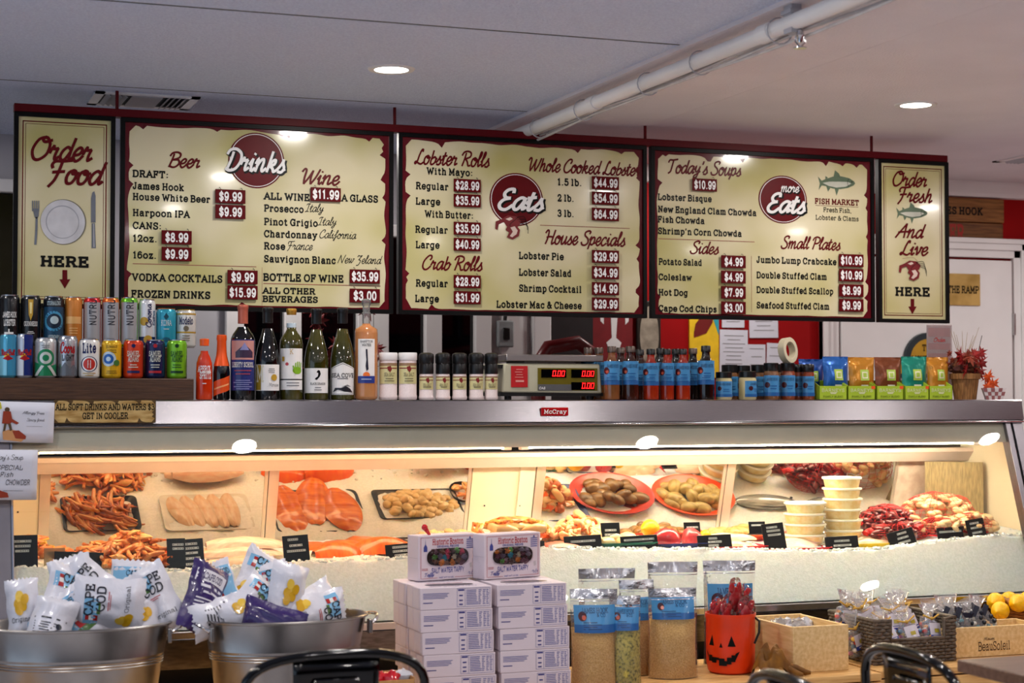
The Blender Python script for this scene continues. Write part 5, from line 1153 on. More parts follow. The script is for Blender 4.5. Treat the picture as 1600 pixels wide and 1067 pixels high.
def a_coors(w): w.shape([(-1, .06), (1, .06), (1, .18), (.5, .32), (.2, .22), (-.2, .38), (-.6, .22), (-1, .30)], 2).text('Coors', 0, .60, 1.2, .24, 0, BRUSH, 2.6).text('LIGHT', .05, .42, .95, .13, 1, None, 2.8)
def a_lite(w): w.text('Lite', 0, .66, .95, .22, 0, None, 3.4, True).disc(0, .36, .22, 0, .2).disc(0, .36, .185, 1).disc(0, .36, .15, 2).patch(-.12, .12, .26, .46, 1).lines(0, .12, 1.0, 2, 3, .05)
def a_yel(w): w.text('SUMMER', 0, .78, .9, .07, 0, None, 2).lines(0, .72, .9, 2, 0, .05).disc(-.25, .50, .19, 1).disc(-.25, .50, .13, 2).disc(-.25, .5, .06, 1).disc(.4, .40, .08, 3).lines(0, .18, 1, 2, 0, .05)
def a_sam(w): w.disc(0, .84, .05, 1).text('SAMUEL', 0, .58, 1.0, .12, 0, None, 2.4, True).text('ADAMS', 0, .44, .8, .12, 0, None, 2.4, True).lines(0, .34, .8, 2, 0, .06).patch(-.5, .5, .14, .2, 1)
NF = 'cans on the lower step'
can(12, 26, 522, Z1, YF, 'slim pale blue energy drink can at the left end of the lower step', (92, 176, 206), art=a_en, mats=[(60, 150, 190), (130, 200, 222), RED, (230, 190, 40)], group=NF)
can(38, 26, 522, Z1, YF, 'slim blue and silver energy drink can with a red script', (190, 194, 204), art=a_en, mats=[(24, 44, 120), (206, 208, 214), RED, (230, 190, 40)], group=NF)
can(71, 34, 528, Z1, YF, 'silver and green can with a round leaf wreath', (200, 202, 200), art=a_green, mats=[(30, 130, 84), (206, 212, 206), GRY], group=NF)
can(105, 31, 525, Z1, YF, 'silver beer can with red script and a grey mountain', (188, 190, 196), art=a_coors, mats=[RED, (60, 60, 66), (104, 108, 116)], metal=.9, group=NF)
can(139, 33, 530, Z1, YF, 'white beer can with a red and navy round badge', (224, 222, 218), art=a_lite, mats=[NAV, WHT, (196, 50, 40), GLD], metal=.1, group=NF)
can(174, 31, 531, Z1, YF, 'golden yellow can with a small blue flower badge', (226, 178, 34), art=a_yel, mats=[(120, 84, 20), (196, 214, 226), (40, 100, 180), (70, 120, 50)], metal=.3, group=NF)
for px, bc, nm, hc in ((208, (206, 62, 30), 'orange red', (24, 36, 90)), (242, (22, 34, 78), 'navy blue', (180, 40, 50)), (276, (122, 190, 40), 'lime green', (22, 60, 30))):
    can(px, 31, 531, Z1, YF, '%s beer can with light block lettering on the lower step' % nm, bc, art=a_sam, mats=[(214, 214, 200) if px != 276 else (30, 70, 30), hc], metal=.35, group=NF)

# bottles
m_gdark = mat('near black glass', (10, 10, 10), .06, var=.1, coat=.6)
m_ggreen = mat('olive bottle glass', (44, 44, 14), .06, col2=(70, 66, 20), scale=10, coat=.6)
m_capk = mat('black capsule', (12, 12, 13), .3)
def bottle(px, wpx, top, label, prof, glass, cap, cap_f, art=None, mats=(), lab=None, y=5.36, rz=None, cat='bottle', group='wine bottles on the counter', extra=None, name='wine_bottle', lab2=None):
    """prof: (radius share, height share) from the base; cap_f: height share where the capsule starts"""
    loc, r0 = faced(px, y, ZT); d = depth(Vector(loc)); r = wpx * d / FPX / 2; h = P(px, top, y).z - ZT
    t = thing(name, label, cat, loc, r0 if rz is None else rz, group)
    lo = [(a * r, z * h) for (a, z) in prof if z <= cap_f + 1e-6]; up = [(a * r * 1.06 + .0004, z * h) for (a, z) in prof if z >= cap_f - 1e-6]
    b = B(); b.lathe(lo, 28); b.build('glass_body', glass, t, smooth=50)
    b = B(); b.lathe([(up[0][0] * .9, up[0][1])] + up + [(0, up[-1][1])], 24); b.build('capsule', cap, t, smooth=50)
    if art:
        w_ = Wrap(r * 1.004, h); art(w_); w_.b.build('label', [c(x) if isinstance(x, tuple) else x for x in mats], t, smooth=80)
    return t, r, h
BORD = [(.80, 0), (.97, .006), (1, .02), (1, .60), (.97, .645), (.82, .69), (.56, .735), (.42, .765), (.385, .80), (.38, .93), (.40, .955), (.42, .96), (.42, .985), (.40, .995), (.30, 1)]
BURG = [(.80, 0), (.97, .006), (1, .02), (1, .40), (.97, .46), (.86, .55), (.68, .64), (.52, .71), (.42, .77), (.385, .83), (.38, .93), (.40, .955), (.42, .96), (.42, .985), (.40, .995), (.30, 1)]
def l_lib(w): w.patch(-.92, .92, .10, .63, 0).patch(-.86, .86, .42, .62, 1).shape([(-.5, .44), (.7, .44), (.7, .50), (.1, .58), (-.5, .50)], 2).shape([(-.2, .52), (.4, .52), (.1, .60)], 3).text('LIBERTY SCHOOL', 0, .345, 1.5, .045, 4, None, 2.4, True).lines(0, .30, 1.2, 2, 5, .035).lines(0, .2, 1.3, 5, 3, .022)
bottle(379, 38, 476, 'dark wine bottle with copper capsule and blue and pink label', BORD, m_gdark, mat('copper foil', (196, 104, 84), .35, .5), .79, l_lib, [(34, 44, 110), (196, 138, 130), (60, 44, 70), (140, 140, 190), (230, 226, 220), (150, 60, 80)])
def l_m(w): w.patch(-.95, .95, .10, .38, 0).patch(-.92, -.45, .105, .375, 1).text('M', -.55, .20, .5, .16, 2, None, 2.2, True).lines(.25, .33, .5, 3, 3, .02).disc(.42, .24, .035, 4).text('J. Moreau', .35, .145, .8, .04, 3, BRUSH, 1.4)
bottle(418, 38, 480, 'black shouldered wine bottle with gold and white label', BURG, m_gdark, m_capk, .80, l_m, [WHT, (168, 136, 40), (220, 214, 190), GRY, GLD])
def l_hand(w):
    w.patch(-.92, .92, .11, .56, 0).patch(-.92, .92, .215, .228, 1).disc(.42, .32, .055, 2, .04)
    for k in range(4): w.shape([(.22 + .13 * k, .33), (.30 + .13 * k, .33), (.32 + .14 * k, .425 - .012 * abs(k - 1.5)), (.24 + .14 * k, .42 - .012 * abs(k - 1.5))], 2)
    w.shape([(.05, .37), (.14, .375), (.36, .30), (.26, .28)], 2).disc(-.3, .39, .018, 3).patch(-.66, -.48, .42, .47, 4).text('K', 0, .50, .2, .05, 4, None, 1.4, True).lines(.1, .18, .9, 2, 5, .03)
t, r_, h_ = bottle(455, 36, 482, 'wine bottle with gold cap and a green handprint label', BORD, m_ggreen, c((190, 140, 50), .35, .7), .84, l_hand, [WHT, (30, 30, 30), (130, 180, 40), (180, 50, 60), GLD, GRY])
b = B(); b.lathe([(r_ * .40, h_ * .79), (r_ * .43, h_ * .792), (r_ * .43, h_ * .838), (r_ * .40, h_ * .84)], 24); b.build('neck_band', c((190, 206, 216)), t)
def l_sea(w):
    w.patch(-.95, .95, .075, .345, 0).shape([(.1, .325), (.22, .318), (.28, .28), (.2, .25), (.12, .235), (.02, .215), (-.12, .225), (-.05, .24), (.08, .255), (.12, .29), (.0, .30)], 1).text('BLACK DRAGON', .1, .165, 1.0, .022, 1, None, 2.2, True).lines(.1, .13, .5, 2, 2, .025)
bottle(494, 38, 482, 'olive green wine bottle with a seahorse on a square white label', BURG, m_ggreen, m_capk, .80, l_sea, [WHT, BLK, GRY])
def l_cove(w):
    w.shape([(-.85, .055), (.85, .055), (.92, .34), (0, .405), (-.92, .34)], 0).shape([(-.79, .062), (.79, .062), (.86, .335), (0, .395), (-.86, .335)], 1).shape([(-.76, .066), (.76, .066), (.83, .332), (0, .388), (-.83, .332)], 0)
    w.text('SEA COVE', 0, .245, 1.55, .040, 1, None, 2.6, True).lines(0, .225, 1.1, 1, 2, .03).shape([(-.7, .08), (-.3, .11), (.1, .09), (.7, .08), (.5, .12), (.2, .15), (-.1, .13), (-.5, .13)], 1).shape([(-.1, .14), (.3, .165), (.6, .14), (.3, .15)], 2)
bottle(535, 38, 481, 'olive green wine bottle with a pointed house shaped label', BURG, m_ggreen, m_capk, .80, l_cove, [WHT, (30, 30, 40), GRY])
# rose in a square-shouldered clear bottle with glass stopper
m_rose = mat('rose wine in clear glass', (214, 140, 84), .05, col2=(232, 168, 112), scale=6, trans=.35, coat=.6)
m_clear = thin_glass('clear glass', (244, 240, 236), 1.4, haze=.12)
def l_ham(w):
    w.patch(-.62, .62, .165, .60, 0).patch(-.62, .62, .165, .225, 1).ring(0, .245 * w.h, .30 * w.r, .03 * w.h, 2, 20).patch(-.62, .62, .18, .235, 1).text('HAMPTON', 0, .565, .85, .022, 3, None, 2, True).text('WATER', 0, .53, .6, .022, 3, None, 2, True)
    w.shape([(-.05, .50), (.06, .50), (.08, .44), (.1, .38), (.14, .30), (.0, .285), (-.05, .34), (.0, .40), (-.03, .44)], 3).lines(0, .20, .7, 1, 4, .02)
loc, rz0 = faced(572, 5.355, ZT); hh = P(572, 467, 5.355).z - ZT; rr_ = 36 * depth(Vector(loc)) / FPX / 2
t = thing('wine_bottle', 'clear bottle of rose wine with glass stopper and diver label', 'bottle', loc, rz0, 'wine bottles on the counter')
b = B(); b.lathe([(.8 * rr_, 0), (rr_ * .98, .006), (rr_, .012), (rr_, hh * .66), (rr_ * .95, hh * .70), (rr_ * .6, hh * .725), (rr_ * .37, hh * .74), (rr_ * .34, hh * .755)], 28); b.build('glass_body', m_rose, t, smooth=50)
b = B(); b.lathe([(rr_ * .34, hh * .755), (rr_ * .34, hh * .84), (rr_ * .40, hh * .845), (rr_ * .40, hh * .86), (rr_ * .34, hh * .865)], 24, caps=False); b.build('neck', m_clear, t)
b = B(); b.lathe([(0, hh * .865), (rr_ * .30, hh * .866), (rr_ * .32, hh * .93), (rr_ * .42, hh * .95), (rr_ * .40, hh * .985), (rr_ * .2, hh), (0, hh)], 20); b.build('stopper', m_clear, t)
w_ = Wrap(rr_ * 1.004, hh); l_ham(w_); w_.b.build('label', [c(WHT), c((40, 60, 140)), c((236, 120, 50)), c((30, 30, 50)), c((200, 210, 230))], t, smooth=80)
# small bottles
def l_sp(w): w.text('APEROL', 0, .46, 1.25, .09, 0, None, 2.6, True, .1).text('SPRITZ', .1, .35, 1.05, .10, 0, None, 2.8, True, .1).lines(0, .26, .5, 1, 0, .04)
SPR = [(.8, 0), (.96, .01), (1, .03), (.98, .44), (.93, .60), (.72, .70), (.48, .76), (.44, .80), (.44, .88), (.50, .885), (.52, .99), (.4, 1)]
bottle(319, 26, 529, 'small bright red aperitif bottle with orange cap', SPR, mat('red aperitif', (214, 44, 14), .08, col2=(236, 74, 22), scale=8, trans=.25, coat=.5), c((232, 90, 30)), .87, l_sp, [WHT], group='small bottles by the shelf', name='spritz_bottle')
def l_pro(w): w.shape([(-1, .05), (1, .16), (1, .38), (-1, .27)], 0).shape([(-.8, .15), (.8, .235), (.8, .26), (-.8, .175)], 1)
bottle(346, 26, 523, 'small dark sparkling wine bottle with orange foil neck', [(.85, 0), (1, .02), (1, .42), (.9, .52), (.74, .60), (.60, .68), (.55, .74), (.50, .9), (.56, .93), (.54, .99), (.4, 1)], m_gdark, mat('orange foil', (230, 84, 22), .35, .2), .52, l_pro, [(228, 80, 24), (250, 170, 110)], group='small bottles by the shelf', name='sparkling_wine_bottle')

# salt shakers and grinders
m_salt = mat('coarse white salt', (230, 214, 212), .4, var=.06, scale=300, coat=.4)
m_lab_y = (214, 206, 150)
def l_salt(w): w.patch(-1, 1, .34, .76, 0).patch(-1, 1, .72, .78, 1).patch(-.9, .9, .66, .68, 2).shape([(-.1, .70), (.2, .72), (.3, .64), (.15, .58), (-.05, .63)], 2).text('SEA SALT', .1, .50, .9, .07, 3, None, 2, True).lines(.1, .44, .9, 2, 3, .05)
for k, px in enumerate((606.5, 637)):
    loc, rz0 = faced(px, 5.36, ZT); d = depth(Vector(loc)); r = 29.5 * d / FPX / 2; h = P(px, 551, 5.36).z - ZT
    t = thing('salt_shaker', ('wide salt jar with white lid nearest the rose bottle', 'wide salt jar with white lid next to the black grinders')[k], 'salt jar', loc, rz0, 'salt jars with white lids')
    b = B(); b.lathe([(r * .9, 0), (r, .004), (r, .012), (r * .95, .016), (r * .95, h * .80), (r * .92, h * .85)], 28); b.build('jar', m_salt, t)
    b = B(); b.lathe([(r * .98, h * .84), (r, h * .85), (r, h * .98), (r * .95, h), (0, h)], 28); b.build('lid', m_wht, t)
    w_ = Wrap(r * .952, h); l_salt(w_); w_.b.build('label', [c(m_lab_y), c((150, 120, 90)), c((130, 40, 40)), c((110, 100, 70))], t, smooth=80)
names = ('beside the salt jars', 'second of five from the salt jars', 'in the middle of five', 'fourth of five from the salt jars', 'beside the scale')
for k, px in enumerate((666, 692, 718, 744, 767.5)):
    loc, rz0 = faced(px, 5.36 + .004 * k, ZT); d = depth(Vector(loc)); r = (23 if k < 4 else 21) * d / FPX / 2; h = P(px, 551, 5.36).z - ZT
    t = thing('salt_grinder', 'black topped salt grinder ' + names[k], 'grinder', loc, rz0, 'black topped salt grinders')
    b = B(); b.lathe([(r * .92, 0), (r * 1.04, .004), (r * 1.04, .010), (r * .96, .014), (r * .96, h * .50), (r * .9, h * .56)], 24); b.build('jar', m_salt, t)
    b = B(); b.lathe([(r * .98, h * .55), (r * 1.0, h * .57), (r * .98, h * .74), (r * .94, h * .76), (r * 1.04, h * .78), (r * 1.06, h * .92), (r * .98, h * .97), (r * .6, h), (0, h)], 24); b.build('grinder_top', m_black, t)
    w_ = Wrap(r * .962, h); w_.patch(-1, 1, .22, .5, 0).patch(-1, 1, .47, .50, 1).patch(-.9, .9, .41, .425, 2).shape([(-.05, .45), (.25, .47), (.35, .40), (.2, .35), (0, .39)], 2).text('SEA SALT', .1, .29, .9, .05, 3, None, 2, True).lines(.1, .26, .9, 1, 3, .05)
    w_.b.build('label', [c(m_lab_y), c((150, 120, 90)), c((130, 40, 40)), c((110, 100, 70))], t, smooth=80)

# digital scale
YSC = 5.38
a = P(782, 590, YSC); e = P(943, 590, YSC); cx = (a.x + e.x) / 2; hw = (e.x - a.x) / 2; kz = depth(Vector((cx, YSC, 1.35))) / FPX
t = thing('digital_scale', 'beige digital price scale with red number displays', 'scale', (cx, YSC, ZT))
b = B(); b.prism([(-hw * .98, .024), (hw * .98, .020), (hw * .93, .120), (-hw * .93, .120)], 0, .22, 'y'); b.build('housing', mat('beige scale plastic', (190, 186, 160), .4, var=.03), t, bevel=.006)
b = B(); b.box(-hw * .90, -.006, .128, hw * .99, .26, .150); b.box(-hw * .5, .02, .12, hw * .5, .2, .128); b.build('weighing_plate', m_steel, t, bevel=.003)
b = B(); b.box(-hw * 1.0, .01, .104, -hw * .92, .2, .116); b.box(-hw, .002, .012, hw, .2, .024); b.build('base', m_black, t)
for sx in (-1, 1):
    b = B(); b.cyl(sx * hw * .8, .03, 0, .014, .012, n=12); b.build('foot', m_black, t)
def sxp(px): return P(px, 590, YSC).x - cx
def szp(py): return P(862, py, YSC).z - ZT
b = B(); b.box(sxp(840), -.003, szp(610), sxp(933), .002, szp(575)); dp = b.build('display_panel', mat('olive display film', (104, 92, 20), .25, var=.05), t)
b = B(); b.box(sxp(840), -.0036, szp(610), sxp(893), -.0028, szp(600.5)); b.build('grey_strip', mat('grey display strip', (92, 92, 94), .3), dp)
def seg(b, ch, x, z, w, h):
    S = {'0': 'abcdef', '.': ''}[ch]; th = w * .2
    bars = {'a': (x, z + h - th, x + w, z + h), 'd': (x, z, x + w, z + th), 'f': (x, z + h / 2, x + th, z + h), 'e': (x, z, x + th, z + h / 2), 'b': (x + w - th, z + h / 2, x + w, z + h), 'c': (x + w - th, z, x + w, z + h / 2)}
    for s_ in S: q = bars[s_]; b.add([(q[0] + .15 * (q[1] - z), -.0058, q[1]), (q[2] + .15 * (q[1] - z), -.0058, q[1]), (q[2] + .15 * (q[3] - z), -.0058, q[3]), (q[0] + .15 * (q[3] - z), -.0058, q[3])], [(0, 1, 2, 3)])
m_led = mat('red led', (255, 24, 24), .4, emit=4.0, var=0)
for (x0, y0, x1, y1, tx) in ((845, 577, 884, 590, 862), (892, 577, 928, 590, 908), (892, 597, 928, 609, 908)):
    b = B(); b.box(sxp(x0), -.005, szp(y1), sxp(x1), -.002, szp(y0)); o = b.build('display', m_nightglass, dp)
    b = B(); w_ = (sxp(868) - sxp(862)) * .8; z_ = szp(y1) + kz * 2
    X = sxp(tx)
    seg(b, '0', X, z_, w_, kz * 9); b.box(X + w_ * 1.25, -.0058, z_, X + w_ * 1.45, -.0056, z_ + kz * 1.4); seg(b, '0', X + w_ * 1.6, z_, w_, kz * 9); seg(b, '0', X + w_ * 2.9, z_, w_, kz * 9)
    b.build('digits', m_led, o, smooth=0)
b = B(); b.box(sxp(798), -.0035, szp(605), sxp(824), -.002, szp(572)); st = b.build('sticker', mat('red sticker', (186, 22, 28), .4), t)
b = B(); b.box(sxp(805), -.0042, szp(597), sxp(818), -.0036, szp(594)); 
for k in range(4): b.box(sxp(804 + k % 2 * 2), -.0042, szp(590 - k * 4), sxp(817 - k % 3), -.0036, szp(589 - k * 4))
b.build('sticker_print', mat('pink sticker print', (226, 150, 140), .5), st)
w_ = B(); text(w_, 'CAS', sxp(842), szp(608), .02, .007, SLAB, 3, False, .1, 0, 'l', y=-.004); w_.build('scale_maker_print', m_white, dp, smooth=0)

# sauce bottles
m_capb = mat('black plastic lid', (14, 14, 15), .3, coat=.2)
SAU = [(.85, 0), (.98, .01), (1, .03), (1, .56), (.94, .64), (.72, .72), (.52, .78), (.46, .84), (.46, .90)]
LBLUE = (70, 142, 196)
def l_sau(w): w.patch(-.98, .98, .28, .72, 0).patch(-.98, .98, .28, .36, 3).text('JAMES HOOK', .1, .60, 1.25, .055, 1, None, 2, True).disc(-.6, .54, .065, 2).disc(-.5, .52, .03, 4).lines(.1, .48, .9, 2, 3, .05).lines(0, .40, 1.2, 2, 3, .04)
lmats = [c(LBLUE), c((30, 60, 100)), c((70, 20, 30)), c((36, 96, 160)), c((190, 90, 70))]
def sauce(px, wpx, top, glass, label, y, cap=m_capb, group='sauce bottles right of the scale', withlab=True):
    loc, rz0 = faced(px, y, ZT); d = depth(Vector(loc)); r = wpx * d / FPX / 2; h = P(px, top, y).z - ZT
    t = thing('sauce_bottle', label, 'sauce bottle', loc, rz0, group)
    b = B(); b.lathe([(x * r, z * h) for (x, z) in SAU], 24); b.build('glass_body', glass, t, smooth=50)
    b = B(); b.lathe([(.50 * r, .885 * h), (.56 * r, .89 * h), (.56 * r, .985 * h), (.5 * r, h), (0, h)], 20); b.build('cap', cap, t)
    if withlab: w_ = Wrap(r * 1.004, h); l_sau(w_); w_.b.build('label', lmats, t, smooth=80)
def glassy(key, a, b2): return mat(key, a, .08, col2=b2, scale=12, coat=.6)
g_tan = glassy('tan sauce', (104, 62, 34), (140, 88, 50)); g_dk = glassy('dark sauce', (40, 18, 12), (64, 28, 18)); g_red = glassy('red sauce', (140, 30, 14), (170, 52, 22)); g_bk = glassy('black sauce', (14, 10, 9), (26, 16, 12))
m_capm = mat('grey metal lid', (96, 84, 78), .3, .7)
sauce(956, 25, 541, g_tan, 'tan sauce bottle with blue label nearest the scale', 5.36, m_capm)
sauce(985, 26, 541, g_dk, 'dark brown sauce bottle second from the scale', 5.36, m_capm)
sauce(1017, 25, 545, g_red, 'red sauce bottle, first of the three red ones from the scale', 5.36)
sauce(1042, 23, 545, g_red, 'red sauce bottle, middle of the three red ones', 5.37)
sauce(1067, 23, 545, g_red, 'red sauce bottle, last of the three red ones from the scale', 5.36)
sauce(1103, 27, 540, g_bk, 'black sauce bottle with blue label standing before the spice jars', 5.36)
for px, g, tp, lb in ((919, g_tan, 543, 'tan sauce bottle mostly behind the scale'), (936, g_tan, 543, 'tan sauce bottle just showing beside the scale'), (970, g_dk, 543, 'dark sauce bottle in the back row between the first two bottles'), (1000, g_dk, 546, 'dark sauce bottle in the back row beside the red ones'), (1032, g_bk, 544, 'dark capped sauce bottle behind the first red bottles'), (1056, g_bk, 545, 'dark capped sauce bottle behind the last red bottles'), (1083, g_bk, 544, 'dark sauce bottle with metal lid left of the black bottle')):
    sauce(px, 24, tp, g, lb, 5.47, m_capm if px in (919, 936, 970, 1083) else m_capb, 'back row of sauce bottles')
# spice jars
def jar(px, wpx, top, g, label, y=5.36, off=0.0, lid=m_capb, group='spice jars with black lids', full=True):
    loc, rz0 = faced(px, y, ZT); d = depth(Vector(loc)); r = wpx * d / FPX / 2; h = P(px, top, y).z - ZT
    t = thing('spice_jar', label, 'jar', loc, rz0 + off, group)
    b = B(); b.lathe([(.9 * r, 0), (r, .004), (r, h * .70), (r * .92, h * .76), (r * .86, h * .80)], 24); b.build('glass_body', g, t)
    b = B(); b.lathe([(.93 * r, h * .78), (r * .97, h * .79), (r * .97, h * .985), (r * .9, h), (0, h)], 24); b.build('lid', lid, t)
    w_ = Wrap(r * 1.006, h); w_.patch(-.98, .98, .10, .66, 0).text('JAMES HOOK', .1, .52, 1.2, .07, 1, None, 2, True).disc(-.45, .40, .08, 2).lines(.2, .36, .8, 2, 3, .07).patch(-.98, .98, .10, .2, 3); w_.b.build('label', lmats, t, smooth=80)
g_cr = glassy('cream spread', (196, 182, 130), (214, 202, 156)); g_br = glassy('brown rub', (112, 74, 40), (140, 92, 54)); g_or = glassy('paprika rub', (126, 54, 28), (150, 70, 36))
jar(1131, 26, 581, g_cr, 'short cream spread jar with a glass shoulder, nearest the black bottle')
jar(1168, 28, 580, g_cr, 'short cream spread jar whose blue label is turned aside', off=.9)
jar(1205, 24, 567, g_br, 'brown spice jar with black lid, left of the reddish jars')
jar(1231, 23, 567, g_or, 'reddish spice jar with black lid, first after the brown one', 5.365)
jar(1247, 17, 569, g_or, 'narrow reddish spice jar squeezed between two others', 5.40)
jar(1263, 19, 569, g_or, 'reddish spice jar with black lid next to the coffee bags', 5.36)
for px, tp, lb in ((1140, 570, 'black lidded jar behind the first cream jar'), (1160, 571, 'black lidded jar behind the second cream jar'), (1186, 570, 'black lidded jar behind the brown spice jar'), (1218, 569, 'black lidded jar under the tape roll')): jar(px, 26, tp, g_br, lb, 5.46, group='back row of black lidded jars')
# roll of tape resting on the back lids
p = P(1231, 566, 5.47)
b = B(); b.lathe([(.030, -.013), (.046, -.013), (.046, .013), (.030, .013), (.030, -.013)], 36, caps=False)
o = b.build('tape_roll', mat('masking tape', (206, 196, 168), .5, var=.04, scale=40), loc=(p.x, p.y, p.z + .042), rot=(PI / 2 - .1, 0, .5), bevel=.001); tag(o, 'cream roll of tape standing on the back row jars', 'tape')

# coffee pouches in lime green cartons
m_lime = mat('lime carton', (168, 196, 48), .5, var=.05)
def pouch(px0, px1, top, bot_z, y, rgb, label, lean=.10, foil=.35, group='foil coffee pouches', art=True, rz=0):
    a = P(px0, 600, y); e = P(px1, 600, y); W_ = e.x - a.x; h = P((px0 + px1) / 2, top, y).z - bot_z
    t = thing('coffee_pouch', label, 'coffee bag', ((a.x + e.x) / 2, y, bot_z), rz, group)
    sd = R.random() * 50
    def f(u, v, s_):
        x = (u - .5) * W_ * (1 - .05 * math.sin(PI * v)); th = .022 * math.sin(PI * min(1, v * .93 + .07)) ** .6 * max(0, 1 - abs(2 * u - 1) ** 3)
        if v > .84: th *= max(0, (1 - v) / .16) * .5
        return (x, s_ * th + .10 * 0 + lean * h * v * .3 + .003 * mnoise.noise(Vector((u * 5, v * 6, sd + s_))), h * v)
    b = B(); b.sheet(lambda u, v: f(u, v, -1), 14, 18); b.sheet(lambda u, v: f(1 - u, v, 1), 14, 18)
    b.build('bag', mat('foil %d %d %d' % rgb, rgb, .28, foil, var=.12, scale=12, bump=.35, bscale=26, coat=.3), t, smooth=70)
    if art:
        b = B()
        def q(u0, u1, v0, v1, mi, dy): b.sheet(lambda u, v: (lambda p: (p[0], p[1] - dy, p[2]))(f(u0 + (u1 - u0) * u, v0 + (v1 - v0) * v, -1)), 4, 4, mi)
        q(.34, .68, .44, .70, 0, .0012); q(.40, .62, .49, .65, 1, .0018); q(.44, .58, .52, .62, 0, .0022); q(.36, .64, .20, .34, 2, .0012)
        b.build('label_print', [c((170, 196, 80)), c((226, 226, 190)), c((226, 224, 210))], t, smooth=70)
    return t
ZC = ZT + .002
pouch(1249, 1287, 561, ZC, 5.44, (26, 74, 150), 'dark blue coffee pouch behind the brighter blue one')
pouch(1286, 1326, 557, ZC, 5.385, (34, 96, 176), 'bright blue coffee pouch at the left end of the row')
pouch(1326, 1367, 558, ZC, 5.39, (196, 132, 40), 'gold coffee pouch next to the blue one')
pouch(1367, 1409, 558, ZC, 5.39, (122, 64, 34), 'brown coffee pouch between gold and green ones')
pouch(1409, 1449, 557, ZC, 5.385, (24, 136, 116), 'teal green coffee pouch')
pouch(1449, 1483, 558, ZC, 5.39, (196, 130, 38), 'gold coffee pouch at the right end by the flowers')
for k, (x0, x1) in enumerate(((1280, 1324), (1325, 1368), (1370, 1412), (1414, 1452), (1452, 1489))):
    y = 5.335; a = P(x0, 610, y).x; e = P(x1, 610, y).x; h = P(x0, 603, y).z - ZT; hs = P(x0, 594, y).z - ZT; W_ = e - a - .002
    t = thing('display_carton', 'lime green display carton under the %s coffee pouch' % ('bright blue', 'first gold', 'brown', 'teal green', 'last gold')[k], 'carton', (a, y, ZT), group='lime green coffee cartons')
    b = B(); b.box(0, 0, 0, W_, .0015, h); b.box(0, .09, 0, W_, .0915, hs); b.box(0, 0, 0, W_, .09, .0015)
    for x in (0, W_ - .0015): b.prism([(0, 0), (.0915, 0), (.0915, hs), (.05, hs), (0, h)], x, x + .0015, 'x')
    b.build('tray', m_lime, t, smooth=0)
    b = B(); text(b, 'BARNEYS', W_ / 2, h * .58, W_ * .8, h * .22, SLAB, 2.2, False, 0, 0, 'c', y=-.0006); b.flat([(W_ * .42, h * .42), (W_ * .60, h * .42), (W_ * .64, h * .55), (W_ * .38, h * .55)], -.0007, 0); text(b, 'FAMILY BLEND', W_ / 2, h * .16, W_ * .7, h * .13, SLAB, 2.2, True, 0, 1, 'c', y=-.0006)
    if k in (1, 2, 3): b.flat([(W_ * .86, h * .78), (W_ * 1.0, h * .78), (W_ * 1.0, h), (W_ * .86, h)], -.001, 2)
    b.build('carton_print', [c((214, 220, 170)), c((90, 110, 30)), c((236, 90, 40))], t, smooth=0)

# autumn flower arrangement in a bark bucket
fp = P(1508, 620, 5.40)
t = thing('flower_bucket', 'woven bark bucket with red autumn leaves at the right end', 'flower arrangement', (fp.x, 5.40, ZT))
b = B(); b.lathe([(.040, 0), (.052, .092), (.049, .092), (.038, .004), (0, .004)], 28); b.lathe([(.0525, .074), (.056, .075), (.057, .094), (.052, .095)], 28); b.build('bucket', mat('bark', (112, 74, 36), .7, col2=(160, 112, 62), scale=20, stretch=(8, 8, .6), bump=.3), t)
b = B(); b.blob((0, 0, .115), .052, .046, .040, .5, 5, 26, 16, 0, 2); b.build('dried_filling', mat('dried filling', (60, 16, 16), .8, col2=(96, 50, 20), scale=40), t)
def maple(b, M, s, mi=0):
    pts = []
    for k in range(20):
        a = -PI / 2 + 2 * PI * k / 20; r = (1.0, .52, .78, .40, .92, .46, .7, .38, .8, .30, .2, .30, .8, .38, .7, .46, .92, .40, .78, .52)[(k + 10) % 20]
        pts.append(M @ Vector((s * r * math.cos(a + PI), .15 * s * math.sin(k * 2.1) * .5, s * r * math.sin(a + PI))))
    cc = M @ Vector((0, -.1 * s, 0)); b.add([cc] + pts, [(0, 1 + k, 1 + (k + 1) % 20) for k in range(20)], mi)
m_leaf = [mat('red leaf', (136, 16, 12), .55, var=.25, scale=40), mat('orange leaf', (216, 84, 20), .55, var=.2, scale=40), mat('rust leaf', (128, 44, 16), .6, var=.2, scale=40)]
for k in range(19):
    a = R.uniform(0, 6.3); q = R.uniform(.2, 1); b = B()
    maple(b, T(.06 * q * math.cos(a), -.045 * abs(math.sin(a)) * q - .01, .10 + .075 * R.random(), R.uniform(-.7, .7), R.uniform(-1, 1), R.uniform(-.9, .9)), R.uniform(.030, .048)); b.build('leaf', m_leaf[0] if k < 13 else m_leaf[2], t, smooth=0)
for (x, y, z, s_) in ((.085, -.02, .085, .040), (.105, -.025, .060, .038), (.075, -.03, .050, .034)):
    b = B(); maple(b, T(x, y, z, .3, R.uniform(-.4, 1.2), .1), s_); b.build('leaf', m_leaf[1], t, smooth=0)
for k in range(9):
    b = B(); a = R.uniform(-.6, .5); b.tube([(0.0, 0, .10), (a * .06, 0, .18), (a * .12, -.01, .22 + .05 * R.random())], [.0012, .001, .0005], 5); b.build('dry_stem', mat('straw', (150, 120, 60), .7), t)
b = B(); b.tube([(.02, 0, .10), (.05, -.01, .17), (.068, -.01, .235)], .0012, 5); b.build('dry_stem', m_hook, t)
